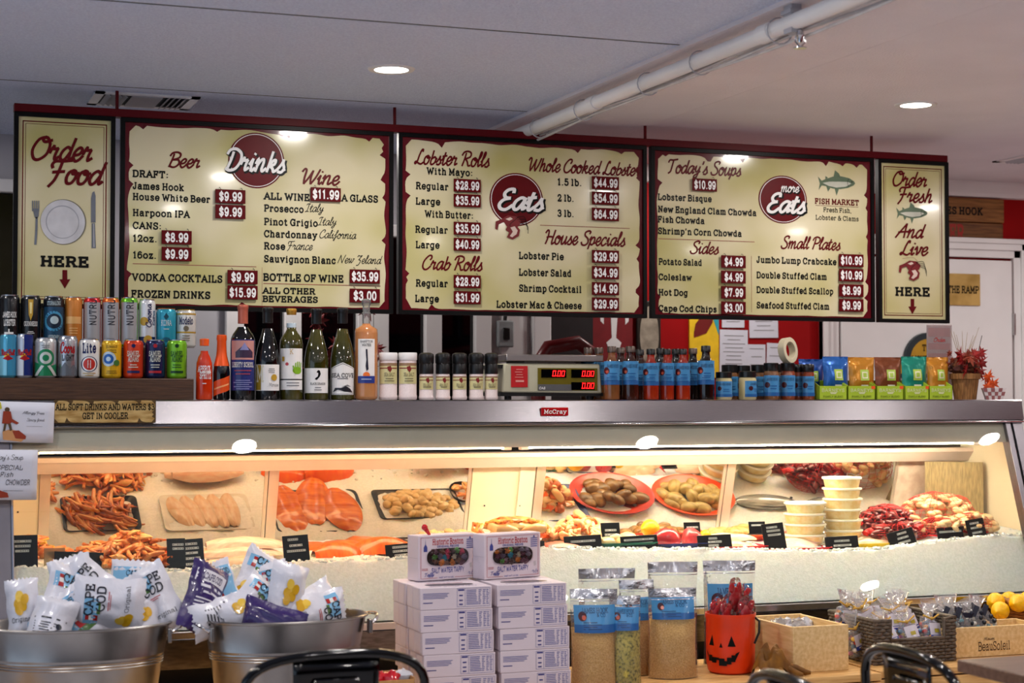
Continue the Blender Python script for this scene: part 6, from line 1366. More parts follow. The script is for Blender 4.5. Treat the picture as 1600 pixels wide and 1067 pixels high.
for (x, z) in ((-.072, .17), (-.06, .145), (-.08, .13)):
    b = B(); maple(b, T(x, -.01, z, .2, .5, .3), .02); b.build('leaf', m_leaf[2], t, smooth=0)
# checked paper boat
pb = P(1553, 618, 5.36)
t = thing('paper_food_tray', 'small red checked paper food tray at the end of the counter', 'paper tray', (pb.x, 5.36, ZT), -.5)
b = B(); sx, sy = .042, .028
b.add([(-sx * .7, -sy * .7, 0), (sx * .7, -sy * .7, 0), (sx * .7, sy * .7, 0), (-sx * .7, sy * .7, 0), (-sx, -sy, .042), (sx, -sy, .042), (sx, sy, .042), (-sx, sy, .042)], [(0, 1, 2, 3), (0, 1, 5, 4), (1, 2, 6, 5), (2, 3, 7, 6), (3, 0, 4, 7)])
b.build('boat', mat('white tray paper', (220, 208, 206), .6), t, smooth=0, solid=.001)
b = B()
for i in range(6):
    for j in range(3):
        if (i + j) % 2 == 0:
            u0, v0 = i / 6, j / 3
            def pt(u, v): w = .7 + .3 * v; return (-sx * w + 2 * sx * w * u, -sy * w - .0014, .042 * v)
            b.add([pt(u0, v0), pt(u0 + 1 / 6, v0), pt(u0 + 1 / 6, v0 + 1 / 3), pt(u0, v0 + 1 / 3)], [(0, 1, 2, 3)])
b.build('check_print', mat('red check print', (150, 90, 90), .6), t, smooth=0)
# pale pink card in a clear stand
pc = P(1468, 560, 5.50)
t = thing('card_stand', 'pale pink printed card in a clear stand behind the coffee pouches', 'card', (pc.x, 5.50, ZT))
b = B(); k_ = depth(pc) / FPX; b.box(-23 * k_, 0, .0, 23 * k_, .002, 117 * k_); b.build('holder', thin_glass('clear card holder', (250, 244, 244), 1.0, haze=.15), t)
b = B(); b.box(-22.5 * k_, .0022, .01, 22.5 * k_, .003, 116 * k_); b.build('card', mat('pink card', (252, 228, 230), .4, var=.04), t)
b = B()
for (v0, v1) in ((98, 112), (78, 88), (62, 72)): b.box(-20 * k_, .0012, v0 * k_, 20 * k_, .0016, v1 * k_)
text(b, 'Order', 0, 90 * k_, .05, .016, BRUSH, 1.6, False, .2, 1, 'c', y=-.0004); b.build('card_print', [mat('rose print', (226, 160, 160), .5), c((190, 60, 60))], t, smooth=0)

# ------------------------------------------------------------------ notices on the case front
m_sheet = mat('white notice paper', (214, 216, 228), .55, var=.03, scale=5)
def on_plane(px, py, y): return P(px, py, y)
a0 = P(84, 625, 5.255); a1 = P(243, 661, 5.255)
t = thing('drinks_sign', 'rustic plaque reading ALL SOFT DRINKS AND WATERS $3 GET IN COOLER', 'sign', ((a0.x + a1.x) / 2, 5.253, (a0.z + a1.z) / 2 + .001))
w2, h2 = (a1.x - a0.x) / 2, (a0.z - a1.z) / 2
b = B(); pts = []
for (qx, qz, aa) in ((1, 1, 0), (-1, 1, 1), (-1, -1, 2), (1, -1, 3)):
    for j in range(5): an = (aa + j / 4) * PI / 2; pts.append((qx * (w2 - .006) + .006 * math.cos(an), qz * (h2 - .006) + .006 * math.sin(an)))
b.prism(pts, -.004, .004, 'y'); b.build('plaque', mat('dark edged plaque', (84, 62, 30), .4, var=.2, scale=30), t, smooth=30)
b = B(); b.flat(ragged(-w2 + .001, w2 - .001, -h2 + .001, h2 - .001, 9, .004, .006), -.0046); b.build('worn_face', mat('worn tan print', (160, 124, 62), .5, col2=(208, 178, 116), scale=16, stretch=(1, 1, 4)), t, smooth=0)
b = B(); text(b, 'ALL SOFT DRINKS AND WATERS $3', 0, h2 * .14, w2 * 1.92, .0165, SLAB, 2.8, True, 0, 0, 'c', y=-.0052); text(b, 'GET IN COOLER', 0, -h2 * .62, w2 * .88, .0165, SLAB, 2.8, True, 0, 0, 'c', y=-.0052); b.build('sign_lettering', m_blk, t, smooth=0)
def notice(px0, py0, px1, py1, y, label, art, tilt=0.0):
    a = P(px0, py0, y); e = P(px1, py1, y); W_, H_ = e.x - a.x, a.z - e.z
    t = thing('paper_notice', label, 'notice', ((a.x + e.x) / 2, y, e.z), rot=(0, tilt, 0))
    b = B(); b.sheet(lambda u, v: ((u - .5) * W_, -.003 * math.sin(PI * u) - .006 * v * v * 0, H_ * v), 8, 4); b.build('sheet', m_sheet, t, solid=.0006)
    w_ = Wrap(None, H_, hw=W_ / 2); w_.n = 14; art(w_); w_.b.build('handwriting', [c((60, 60, 70)), c((150, 60, 40)), c((206, 150, 100)), c((90, 70, 50)), c((200, 196, 60))], t, smooth=0)
    return t
def art_a(w):
    w.text('Allergy Free', .28, .70, .75, .07, 0, BRUSH, 1.3).text('Spicy food', .36, .53, .6, .07, 0, BRUSH, 1.3).patch(.05, .6, .40, .405, 0)
    w.shape([(-.72, .06), (-.1, .02), (.05, .12), (-.2, .28), (-.5, .32), (-.75, .26)], 2).shape([(-.30, .10), (.04, .08), (.06, .16), (-.2, .30), (-.42, .28)], 1)
    w.disc(-.62, .80, .06, 3).shape([(-.75, .76), (-.5, .76), (-.42, .52), (-.52, .44), (-.78, .46)], 1).shape([(-.70, .46), (-.62, .46), (-.66, .28), (-.74, .26)], 3).shape([(-.58, .46), (-.48, .46), (-.42, .30), (-.5, .28)], 3).shape([(-.5, .60), (-.2, .48), (-.28, .44), (-.52, .52)], 1).shape([(-1, .98), (-.85, .98), (-.8, .82), (-1, .78)], 4)
notice(-8, 628, 83, 691, 5.245, 'white handwritten notice with lobster drawing on the case top', art_a, .03)
def art_b(w):
    w.text("Today's Soup", -.12, .80, 1.2, .10, 0, BRUSH, 1.2).text('SPECIAL', .0, .60, .9, .09, 0, None, 1.7, False, .2).text('Fish', -.1, .46, .45, .09, 0, None, 1.7, False, .2).text('CHOWDER', .30, .30, .85, .10, 0, None, 1.8, False, .2).patch(-.2, .5, .18, .186, 0).shape([(-.9, .20), (-.5, .22), (-.05, .14), (.0, .05), (-.3, .04), (-.8, .10)], 1)
notice(-30, 703, 57, 780, 5.17, 'white handwritten soup notice taped to the left end of the case', art_b, .02)
# ------------------------------------------------------------------ things on and along the back wall
yw = YB - .004
def wall_paper(px0, py0, px1, py1, label, lines=6, cat='paper', stamp=False):
    a = P(px0, py0, yw); e = P(px1, py1, yw); W_, H_ = e.x - a.x, a.z - e.z
    t = thing('posted_paper', label, cat, ((a.x + e.x) / 2, yw, e.z), rot=(0, R.uniform(-.03, .03), 0))
    b = B(); b.box(-W_ / 2, -.0006, 0, W_ / 2, .0006, H_); b.build('sheet', m_sheet, t, smooth=0)
    b = B()
    for k in range(lines):
        q = R.uniform(.4, .8) * W_ / 2; z = H_ * (.86 - .72 * k / max(1, lines)); b.box(-q, -.0014, z, q, -.0009, z + .0035)
    b.build('print', mat('faint grey print', (150, 150, 156), .6), t, smooth=0)
wall_paper(1124, 515, 1168, 585, 'tall white paper pinned on the red wall behind the sauce bottles', 8)
wall_paper(1128, 488, 1163, 512, 'white paper showing just under the menu board', 3)
wall_paper(1171, 498, 1216, 528, 'white printed paper right of the tall paper on the red wall', 3)
wall_paper(1168, 538, 1196, 590, 'narrow white paper left of the tape roll', 3); wall_paper(1197, 536, 1222, 590, 'narrow white paper right behind the tape roll', 3)
# yellow and teal poster with lobster
a = P(1076, 470, yw); e = P(1122, 590, yw); W_, H_ = e.x - a.x, a.z - e.z
t = thing('lobster_poster', 'yellow and teal painted poster with a lobster behind the sauces', 'poster', ((a.x + e.x) / 2, yw, e.z))
b = B(); b.box(-W_ / 2, -.008, 0, W_ / 2, .002, H_); b.build('panel', mat('yellow paint', (232, 190, 30), .5), t)
b = B(); b.flat([(W_ * .1, H_), (W_ / 2, H_), (W_ / 2, H_ * .55)], -.009, 0); b.flat([(-W_ * .3, H_ * .70), (-.02, H_ * .78), (.02, H_ * .96), (.05, H_ * .96), (.04, H_ * .72), (.01, H_ * .58), (-.05, H_ * .52), (-W_ * .36, H_ * .58)], -.0095, 1); b.build('painted_picture', [mat('teal paint', (40, 160, 176), .5), mat('dark red paint', (110, 20, 16), .5)], t, smooth=0)
# red panel with white lobster outline, framed light panel, dark red chair back
a = P(912, 470, yw); e = P(988, 600, yw); W_, H_ = e.x - a.x, a.z - e.z
t = thing('wall_banner', 'red banner with a white lobster claw figure above the scale', 'banner', ((a.x + e.x) / 2, yw, e.z))
b = B(); b.box(-W_ / 2, -.004, 0, W_ / 2, .002, H_); b.build('cloth', mat('red cloth', (120, 14, 22), .7, var=.1), t)
b = B(); Hh = H_
b.flat([(.0, Hh * .42), (.05, Hh * .42), (.06, Hh * .50), (.035, Hh * .56), (.04, Hh * .75), (.045, Hh * .9), (.01, Hh * .9), (.012, Hh * .75), (.015, Hh * .56), (-.01, Hh * .50)], -.005)
for sg in (-1, 1): b.flat([(.028 + sg * .05, Hh * .72), (.028 + sg * .065, Hh * .76), (.028 + sg * .07, Hh * .92), (.028 + sg * .04, Hh * .95), (.028 + sg * .05, Hh * .84)], -.005)
b.build('lobster_figure', m_wht, t, smooth=0)
a = P(993, 470, yw); e = P(1030, 590, yw); W_, H_ = e.x - a.x, a.z - e.z
t = thing('framed_picture', 'dark framed picture with a pale centre between banner and poster', 'picture', ((a.x + e.x) / 2, yw, e.z))
b = B(); b.box(-W_ / 2, -.02, 0, W_ / 2, 0, H_); b.build('frame', mat('dark frame', (30, 22, 16), .5), t, bevel=.004)
b = B(); b.flat([(W_ * .40 * math.cos(2 * PI * k / 30), H_ * .55 + H_ * .38 * math.sin(2 * PI * k / 30)) for k in range(30)], -.021); b.build('pale_oval', mat('pale picture', (150, 140, 124), .5, var=.3, scale=20), t, smooth=0)
pr = P(902, 560, 6.15)
t = thing('back_chair', 'dim dark red curved chair back behind the scale', 'chair', (pr.x, 6.15, .0))
b = B(); b.tube([(-.16, 0, 1.1), (-.16, 0, 1.46), (-.12, 0, 1.52), (.0, 0, 1.54), (.06, 0, 1.50), (.08, 0, 1.40), (.08, 0, 1.1)], .028, 10); b.build('back_hoop', mat('dark red lacquer', (96, 14, 16), .35), t)
b = B(); b.box(-.2, -.2, 1.02, .12, .2, 1.10); b.build('seat', mat('dark red seat', (70, 12, 14), .5), t, bevel=.01)
for (x, y) in ((-.18, -.18), (.1, -.18), (-.18, .18), (.1, .18)):
    b = B(); b.tube([(x, y, 0), (x, y, 1.03)], .014, 8); b.build('leg', m_black, t)
# intercom by the window
pi_ = P(787, 520, YB - .03)
t = thing('wall_switch_box', 'small switch box on the pale window frame behind the grinders', 'switch', (pi_.x, YB - .031, pi_.z))
b = B(); b.box(-.035, -.03, -.06, .035, 0, .05); b.build('box', mat('aged grey box', (140, 144, 146), .5), t, bevel=.006)
b = B(); b.box(-.015, -.036, -.03, .015, -.03, .02); b.build('switch', m_black, t, bevel=.003); b = B(); b.tube([(0, -.015, .05), (.006, -.012, .12), (.0, -.01, .22)], .008, 8); b.build('conduit', m_black, t)
# wooden HOOK LOBSTER crate sign
a = P(1412, 305, yw); e = P(1565, 388, yw); W_, H_ = e.x - a.x, a.z - e.z
t = thing('wooden_sign', 'old wooden crate board with faded red lettering above the white door', 'sign', ((a.x + e.x) / 2, yw, e.z))
m_crate = mat('old crate wood', (112, 70, 32), .65, col2=(150, 100, 52), scale=9, stretch=(1, 6, 12), bump=.15); m_crate2 = mat('darker crate wood', (84, 50, 26), .65, col2=(120, 78, 42), scale=9, stretch=(1, 6, 12), bump=.15)
for k in range(2):
    b = B(); b.box(-W_ / 2 + .006 * k, -.022, H_ * (.5 - .5 * k) + .002, W_ / 2 - .006 * k, 0, H_ * (1 - .5 * k) - .002); b.build('plank', m_crate if k == 0 else m_crate2, t, bevel=.003)
b = B(); text(b, 'JAMES HOOK', W_ * .27, H_ * .66, W_ * .54, H_ * .13, SLAB, 3.6, True, 0, 0, 'r', y=-.023); text(b, 'LOBSTER', W_ * .075, H_ * .10, W_ * .52, H_ * .32, SLAB, 3, True, 0, 1, 'r', y=-.023); b.build('stencil_lettering', [m_blk, mat('faded red stencil', (150, 34, 24), .6)], t, smooth=0)
# door plaques
yd = YB - .031
a = P(1412, 425, yd); e = P(1531, 478, yd); W_, H_ = e.x - a.x, a.z - e.z
t = thing('door_plaque', 'tan plaque on the white door ending with THE RAMP', 'sign', ((a.x + e.x) / 2, yd, e.z))
b = B(); b.box(-W_ / 2, -.006, 0, W_ / 2, 0, H_); b.build('plaque', mat('tan plaque', (156, 122, 56), .45, col2=(196, 160, 92), scale=9), t, bevel=.004)
b = B(); text(b, 'USE THE RAMP', W_ * .47, H_ * .40, W_ * .58, H_ * .20, SLAB, 2.8, True, 0, 0, 'r', y=-.0068); b.build('sign_lettering', m_blk, t, smooth=0)
cxp = P(1447, 560, yd)
t = thing('arched_sign', 'dark green arched sign with yellow panel on the lower white door', 'sign', (cxp.x, yd, cxp.z - .12))
k_ = depth(cxp) / FPX; rA = 42 * k_
b = B(); pts = [(-rA * 1.45, 0), (rA * 1.45, 0), (rA * 1.45, .07 + 0.0), (rA * 1.05, .085)] + [(rA * math.cos(PI * j / 16), .085 + rA * 1.0 * math.sin(PI * j / 16)) for j in range(17)] + [(-rA * 1.05, .085), (-rA * 1.45, .07)]
pts = [(x, z + .03) for (x, z) in pts]; b.prism(pts, -.016, 0, 'y'); b.build('board', mat('dark slate green paint', (30, 44, 50), .45), t, smooth=0, bevel=.003)
b = B(); pts = [(-rA * 1.2, .05), (rA * 1.2, .05), (rA * 1.2, .09), (rA * .8, .115)] + [(rA * .76 * math.cos(PI * j / 16), .115 + rA * .76 * math.sin(PI * j / 16)) for j in range(17)] + [(-rA * .8, .115), (-rA * 1.2, .09)]
b.flat(pts, -.017); b.build('yellow_panel', mat('mustard panel', (180, 136, 30), .5), t, smooth=0)
b = B(); text(b, 'THE', 0, .155, .06, .026, SLAB, 2.6, True, 0, 0, 'c', y=-.018); text(b, 'LIGHTHOUSE', 0, .10, .17, .03, SLAB, 2.6, True, 0, 0, 'c', y=-.018); b.build('sign_lettering', m_blk, t, smooth=0)
# poinsettia and grey curtain seen between the bottles
pq = P(540, 545, 6.55)
t = thing('potted_flower', 'dim red flowers by the dark window behind the wine bottles', 'flowers', (pq.x, 6.55, 1.22))
b = B(); b.lathe([(.07, 0), (.09, .15), (.08, .15), (.065, .01), (0, .01)], 20); b.build('pot', m_black, t)
for k in range(16):
    b = B(); maple(b, T(R.uniform(-.15, .15), R.uniform(-.1, .05), R.uniform(.2, .5), R.uniform(-.8, .8), R.uniform(-2, 2), R.uniform(-.9, .9)), R.uniform(.04, .065)); b.build('leaf', mat('dark red petal', (110, 14, 16), .6, var=.2), t, smooth=0)
t = thing('back_counter', 'low dark counter along the back wall windows', 'counter', (.9, 6.58, 0))
b = B(); b.box(-2.5, -.2, 0, 1.6, .19, 1.18); b.build('body', m_dark, t); b = B(); b.box(-2.5, -.22, 1.18, 1.6, .19, 1.22); b.build('top', mat('dark counter top', (40, 34, 32), .3), t, bevel=.004)
# ------------------------------------------------------------------ display in front of the case
ZP = .505
m_pine = mat('pine board', (196, 146, 84), .55, col2=(224, 178, 112), scale=7, stretch=(1.5, 14, 14), bump=.08)
m_pine2 = mat('pale pine crate', (214, 176, 116), .55, col2=(232, 200, 146), scale=6, stretch=(14, 1.5, 14), bump=.05)
def platform(x0, x1, y0, y1, label):
    t = thing('pine_platform', label, 'platform', ((x0 + x1) / 2, (y0 + y1) / 2, 0)); hx, hy = (x1 - x0) / 2, (y1 - y0) / 2
    n = 3
    for k in range(n):
        b = B(); b.box(-hx, -hy + 2 * hy * k / n + .002, ZP - .022, hx, -hy + 2 * hy * (k + 1) / n - .002, ZP); b.build('top_board', m_pine, t, bevel=.002)
    for (k, z) in enumerate((.36, .24, .12)):
        b = B(); b.box(-hx, -hy, z + .005, hx, -hy + .018, z + .118); b.build('front_board', m_pine, t, bevel=.002)
    b = B(); b.box(-hx, -hy + .018, .0, -hx + .018, hy, ZP - .022); b.build('side_board', m_pine, t); b = B(); b.box(hx - .018, -hy + .018, .0, hx, hy, ZP - .022); b.build('side_board', m_pine, t)
platform(.16, 1.38, 4.38, 4.99, 'long low pine platform under the metal tubs'); platform(1.384, 1.98, 4.50, 4.97, 'low pine platform under the stacked taffy boxes')
platform(1.984, 2.845, 4.525, 4.97, 'low pine platform under the pouches, pail and empty crate'); platform(2.86, 3.75, 4.56, 4.98, 'low pine platform under the candy basket at the right')

# galvanised tubs
m_galv = mat('galvanised steel', (150, 146, 144), .27, 1.0, col2=(176, 172, 168), scale=7, bump=.04)
def tub_(cx, cy, a, b_, rz, label, h=.24):
    t = thing('metal_tub', label, 'tub', (cx, cy, ZP), rz, 'galvanised chip tubs')
    pr = [(.80, 0), (.82, .002), (.905, h * .56), (.92, h * .575), (.912, h * .59), (.925, h * .605), (.917, h * .62), (.93, h * .635), (.925, h * .65), (.99, h - .006), (1.02, h - .004), (1.025, h), (1.0, h + .003), (.985, h - .002), (.82, .01), (0, .008)]
    b = B(); b.lathe(pr, 72, 0, 0, 0, a, b_); b.build('body', m_galv, t, smooth=35)
    for sg in (-1, 1):
        b = B(); pts = []
        for k in range(13):
            q = PI * k / 12; pts.append((sg * (a * 1.0 + .030 * math.sin(q)), -.062 * math.cos(q), h - .022 + .018 * math.sin(q)))
        b.tube(pts, .0048, 8); b.build('handle', m_chrome, t)
        for yy in (-.062, .062):
            b = B(); b.box(sg * a * .975 - .005, yy - .012, h - .05, sg * a * .975 + .005, yy + .012, h - .012); b.build('handle_bracket', m_galv, t, bevel=.002)
    return t
tub_(.504, 4.64, .240, .165, -.10, 'oval galvanised tub of white chip bags at the far left')
tub_(1.046, 4.60, .222, .155, .06, 'oval galvanised tub of chip bags between left tub and taffy boxes')

# chip bags
m_bagw = mat('white foil bag', (220, 220, 230), .30, var=.05, scale=8, bump=.35, bscale=30, coat=.3)
m_bagp = mat('purple foil bag', (52, 34, 96), .30, var=.1, scale=8, bump=.35, bscale=30, coat=.3)
m_bagb = mat('grey bag back', (196, 196, 204), .32, var=.05, scale=8, bump=.35, bscale=30, coat=.3)
pm = [c((22, 24, 40)), c((128, 186, 224)), c((176, 34, 34)), c((236, 234, 230)), c((214, 164, 24)), c((70, 110, 40)), c((186, 60, 60)), c((52, 34, 96)), c((226, 224, 232)), c((236, 196, 70))]
def chip_bag(px, py, y, roll, yaw, pitch, label, art='front', W_=.115, H_=.165, seed=0, purple=False):
    p = P(px, py, y); sd = seed * 3.7
    t = thing('chip_bag', label, 'chip bag', tuple(p), rot=(pitch, roll, yaw), group='chip bags in the metal tubs'); scl(t, 1.13)
    def f(u, v, s_):
        x = (u - .5) * W_ * (1 - .06 * math.sin(PI * v)); e = min(v, 1 - v) / .13
        th = .024 * min(1, e) ** .7 * max(0, 1 - abs(2 * u - 1) ** 2.6) if e < 1 else .024 * (1 + .25 * math.sin(PI * v)) * max(0, 1 - abs(2 * u - 1) ** 2.6)
        cr = .008 * (.35 - abs(mnoise.noise(Vector((u * 3.2 + v * 1.5, v * 3.2 - u, sd))))) + .009 * mnoise.noise(Vector((u * 2.2, v * 2.2, sd + 5)))
        fold = .012 * mnoise.noise(Vector((u * 2.2 + sd, 3, sd))) * max(0, 1 - e) if e < 1 else 0
        z = (v - .5) * H_ + (.003 * math.sin(u * 60) if v in (0, 1) else 0)
        return (x + .004 * mnoise.noise(Vector((v * 5, sd, 1))), s_ * th + cr + fold, z)
    m = [m_bagw, m_bagp][purple]
    b = B(); b.sheet(lambda u, v: f(u, v, -1), 18, 24); b.sheet(lambda u, v: f(1 - u, v, 1), 18, 24); b.build('bag', m, t, smooth=45)
    b = B()
    def lift(p_):   # flat artwork coordinates (-.5..1 x, z) onto the front skin
        u = max(.0, min(1, p_[0] / W_ + .5)); v = max(0, min(1, p_[2] / H_ + .5)); q = f(u, v, -1); return (q[0], q[1] - .0009 + p_[1], q[2])
    def area(u0, u1, v0, v1, mi, dy=0, n=5): b.sheet(lambda u, v: lift((W_ * (u0 + (u1 - u0) * u - .5), dy, H_ * (v0 + (v1 - v0) * v - .5))), n, n, mi)
    def dot(u, v, r, mi, dy, ru=1.0):
        pts = [lift((W_ * (u - .5), dy, H_ * (v - .5)))] + [lift((W_ * (u - .5) + r * ru * math.cos(2 * PI * k / 14), dy, H_ * (v - .5) + r * math.sin(2 * PI * k / 14))) for k in range(14)]
        b.add(pts, [(0, 1 + (k + 1) % 14, 1 + k) for k in range(14)], mi)
    def tx(s, u, v, w_, h_, mi, dy, font=None, wd=2.2, serif=True): text(b, s, W_ * (u - .5), H_ * (v - .5), W_ * w_, H_ * h_, font or SLAB, wd, serif, 0, mi, 'c', fn=lambda q: lift((q[0], q[1] + dy, q[2])), k=3)
    if art == 'front':
        area(.08, .60, .64, .84, 1, 0); area(.30, .52, .61, .66, 5, -.0004)
        area(.16, .27, .64, .70, 2, -.0006, 2); area(.165, .265, .70, .76, 3, -.0006, 2); area(.17, .26, .76, .81, 2, -.0006, 2)
        tx('CAPE', .56, .72, .58, .11, 0, -.0012, None, 2.6); tx('COD', .60, .56, .46, .11, 0, -.0012, None, 2.6)
        area(.36, .74, .50, .512, 6, -.0006, 3); area(.38, .68, .475, .485, 6, -.0006, 3)
        for k in range(7): dot(.20 + .10 * math.cos(k * 2.4) * k / 7, .25 + .10 * math.sin(k * 2.4) * k / 7, .0105, 4 if k % 3 else 9, -.0006 - .0002 * k, .8)
        tx('Original', .62, .22, .5, .055, 0, -.0006, None, 1.7)
    elif art == 'sky':
        area(.04, .96, .30, .88, 1, 0, 8); area(.04, .96, .24, .34, 5, -.0004, 6); area(.36, .58, .34, .46, 2, -.0008, 3); area(.38, .56, .46, .58, 3, -.0008, 3); area(.40, .54, .58, .68, 2, -.0008, 3); tx('CAPE COD', .62, .74, .6, .08, 0, -.0012, None, 2.0)
    elif art == 'flower':
        for k in range(9): dot(.48 + .17 * math.cos(k * 2.4) * k / 9, .58 + .17 * math.sin(k * 2.4) * k / 9, .0125, 4 if k % 3 else 9, -.0005 - .0003 * k, .75)
        tx('Original', .45, .28, .62, .07, 0, -.0006, None, 1.8); area(.62, .86, .16, .26, 1, -.0006, 3)
    elif art == 'back':
        area(.12, .88, .52, .55, 8 if purple else 0, 0, 4)
        for k in range(6): area(.16, .6 + .05 * (k % 3), .18 + .05 * k, .20 + .05 * k, 8 if purple else 0, 0, 3)
        for (u, v) in ((.72, .28), (.80, .22), (.74, .40)): dot(u, v, .007, 8 if purple else 0, -.0004)
        if purple: area(.04, .96, .60, .64, 8, 0, 5); area(.08, .9, .68, .86, 8, 0, 4); tx('CAPE COD', .5, .72, .5, .09, 7, -.0008)
    if b.v: b.build('printed_front', pm, t, smooth=45)
F_ = 'front'
chip_bag(36, 952, 4.62, -.12, -.15, -.25, 'chip bag at the left end of the left tub, lettered upside down', 'flower', .075, .14, 1)
chip_bag(100, 940, 4.66, .42, .25, -.3, 'chip bag leaning right with large black lettering, left half of left tub', F_, .11, .17, 2)
chip_bag(118, 925, 4.73, -.25, -.2, -.2, 'white chip bag behind the two big lettered ones in left tub', 'plain', .10, .17, 3)
chip_bag(170, 942, 4.57, -1.48, .1, -.22, 'big chip bag turned sideways in the middle of the left tub', F_, .12, .16, 4)
chip_bag(146, 922, 4.68, -.9, 0, -.2, 'chip bag half hidden behind the sideways one in left tub', F_, .11, .16, 14)
chip_bag(207, 925, 4.74, .1, -.1, -.2, 'chip bag with blue sky and lighthouse at the back of left tub', 'sky', .11, .15, 5)
chip_bag(244, 938, 4.64, -.52, -.35, -.2, 'chip bag leaning left with large black lettering at right end of left tub', F_, .105, .17, 6)
chip_bag(122, 968, 4.60, -.6, .2, -.45, 'pale blue chip bag low in front of the left tub', 'sky', .12, .15, 7)
chip_bag(80, 975, 4.55, .2, -.3, -.5, 'white chip bag low at the front rim of the left tub', 'back', .10, .12, 8)
chip_bag(215, 972, 4.60, .3, 0, -.5, 'chip bag low between sideways and leaning bags in left tub', 'flower', .11, .13, 9)
chip_bag(318, 935, 4.62, .45, .35, -.25, 'purple chip bag at the left end of the second tub', 'back', .105, .17, 10, True)
chip_bag(345, 925, 4.69, -.35, -.2, -.25, 'white chip bag with dark picture next to the purple one', 'sky', .085, .15, 11)
chip_bag(398, 908, 4.74, .55, .1, -.3, 'white chip bag with blue picture topmost at the back of second tub', F_, .10, .16, 12)
chip_bag(428, 918, 4.72, -.15, .1, -.2, 'small chip bag standing behind the yellow flower one', F_, .085, .13, 13)
chip_bag(444, 935, 4.60, .28, .1, -.15, 'chip bag with yellow chips picture in the middle of second tub', 'flower', .095, .17, 15)
chip_bag(392, 948, 4.60, .9, .15, -.4, 'chip bag lying across the middle of the second tub', F_, .11, .16, 16)
chip_bag(346, 962, 4.60, 1.35, .05, -.3, 'white chip bag lying low at the left front of second tub', 'back', .09, .16, 17)
chip_bag(425, 976, 4.52, -1.25, 0, -.6, 'purple chip bag lying flat at the front rim of second tub', 'plain', .10, .16, 18, True)
chip_bag(492, 958, 4.60, 1.45, -.15, -.4, 'white chip bag lying at the right end of second tub', F_, .10, .165, 19)
chip_bag(490, 943, 4.70, 1.2, .2, -.4, 'chip bag with bright picture at the back right of second tub', 'flower', .09, .15, 20)

# taffy boxes
m_box = mat('white candy box card', (222, 208, 216), .45, var=.03, scale=6)
pmT = [c((70, 78, 150)), c((176, 30, 40)), c((60, 62, 130)), c((28, 20, 20)), c((196, 186, 190))]
BL, BD, BT = .207, .127, .0605
def box_shell(b, sx, sy, sz): b.box(-sx / 2, 0, 0, sx / 2, sy, sz)
def flat_box_art(b, L, h):
    for k in range(4): w_ = .36 * L * R.uniform(.92, 1) if k < 3 else .30 * L; b.box(-L * .46, -.0006, h * (.72 - .07 * k), -L * .46 + w_, -.0003, h * (.745 - .07 * k), 0)
    b.box(-L * .46, -.0006, h * .30, -L * .33, -.0003, h * .34, 2)
    x0, x1 = L * .01, L * .47
    for (a, z0, a2, z1) in ((x0, h * .10, x0 + .0006, h * .92), (x1, h * .10, x1 + .0006, h * .92), (x0, h * .92, x1, h * .93), (x0, h * .10, x1, h * .11), (x0 + L * .11, h * .10, x0 + L * .113, h * .92)): b.box(a, -.0006, z0, a2, -.0003, z1, 0)
    b.box(x0 + .003, -.0006, h * .82, x0 + L * .1, -.0003, h * .89, 2)
    for z in (.58, .36, .18): b.box(x0 + .006, -.0006, h * z, x0 + L * .08, -.0003, h * (z + .06), 2)
    for k in range(9):
        z = h * (.82 - .078 * k); b.box(x0 + L * .13, -.0006, z, x0 + L * (.26 + .04 * R.random()), -.0003, z + h * .03, 0)
        for q in (.30, .36, .41): b.box(x0 + L * q, -.0006, z, x0 + L * (q + .025 + .02 * R.random()), -.0003, z + h * .03, 0)
def flat_box(x, y, z, label, group, proto=[None]):
    if proto[0] is None:
        t = thing('taffy_box', label, 'candy box', (x, y, z), group=group)
        b = B(); box_shell(b, BL, BD, BT); b.build('carton', m_box, t, bevel=.0018)
        b = B(); flat_box_art(b, BL, BT); b.build('nutrition_print', pmT, t, smooth=0)
        b = B(); b.box(-BL / 2 - .0008, BD * .55, .003, -BL / 2, BD * .56, BT - .003, 4); b.box(-BL / 2 - .0012, BD * .10, .004, -BL / 2 - .0002, BD * .5, BT - .002, 4); b.build('end_flap', [m_box] * 5, t, smooth=0)
        b = B(); text(b, 'SALT WATER TAFFY', 0, 0, BL * .66, .012, SLAB, 2.6, False, 0, 0, 'c', fn=lambda q: (q[0], .020 + q[2], BT + .0004)); text(b, 'Historic Boston', 0, 0, BL * .5, .012, SLAB, 2.6, True, 0, 1, 'c', fn=lambda q: (q[0], .100 + q[2], BT + .0004))
        b.add([(BL * .34 * math.copysign(abs(math.cos(a)) ** .5, math.cos(a)), .066 + .024 * math.sin(a), BT + .0004) for a in [2 * PI * k / 28 for k in range(28)]], [tuple(range(28))], 3); b.build('lid_print', pmT, t, smooth=0)
        proto[0] = t; t.rotation_euler = (0, 0, R.uniform(-.012, .012)); return t
    return dup(proto[0], (x, y, z), R.uniform(-.012, .012), label, group)
lev = ('bottom', 'second from the bottom', 'middle', 'second from the top', 'top')
Z0 = ZP + .0005
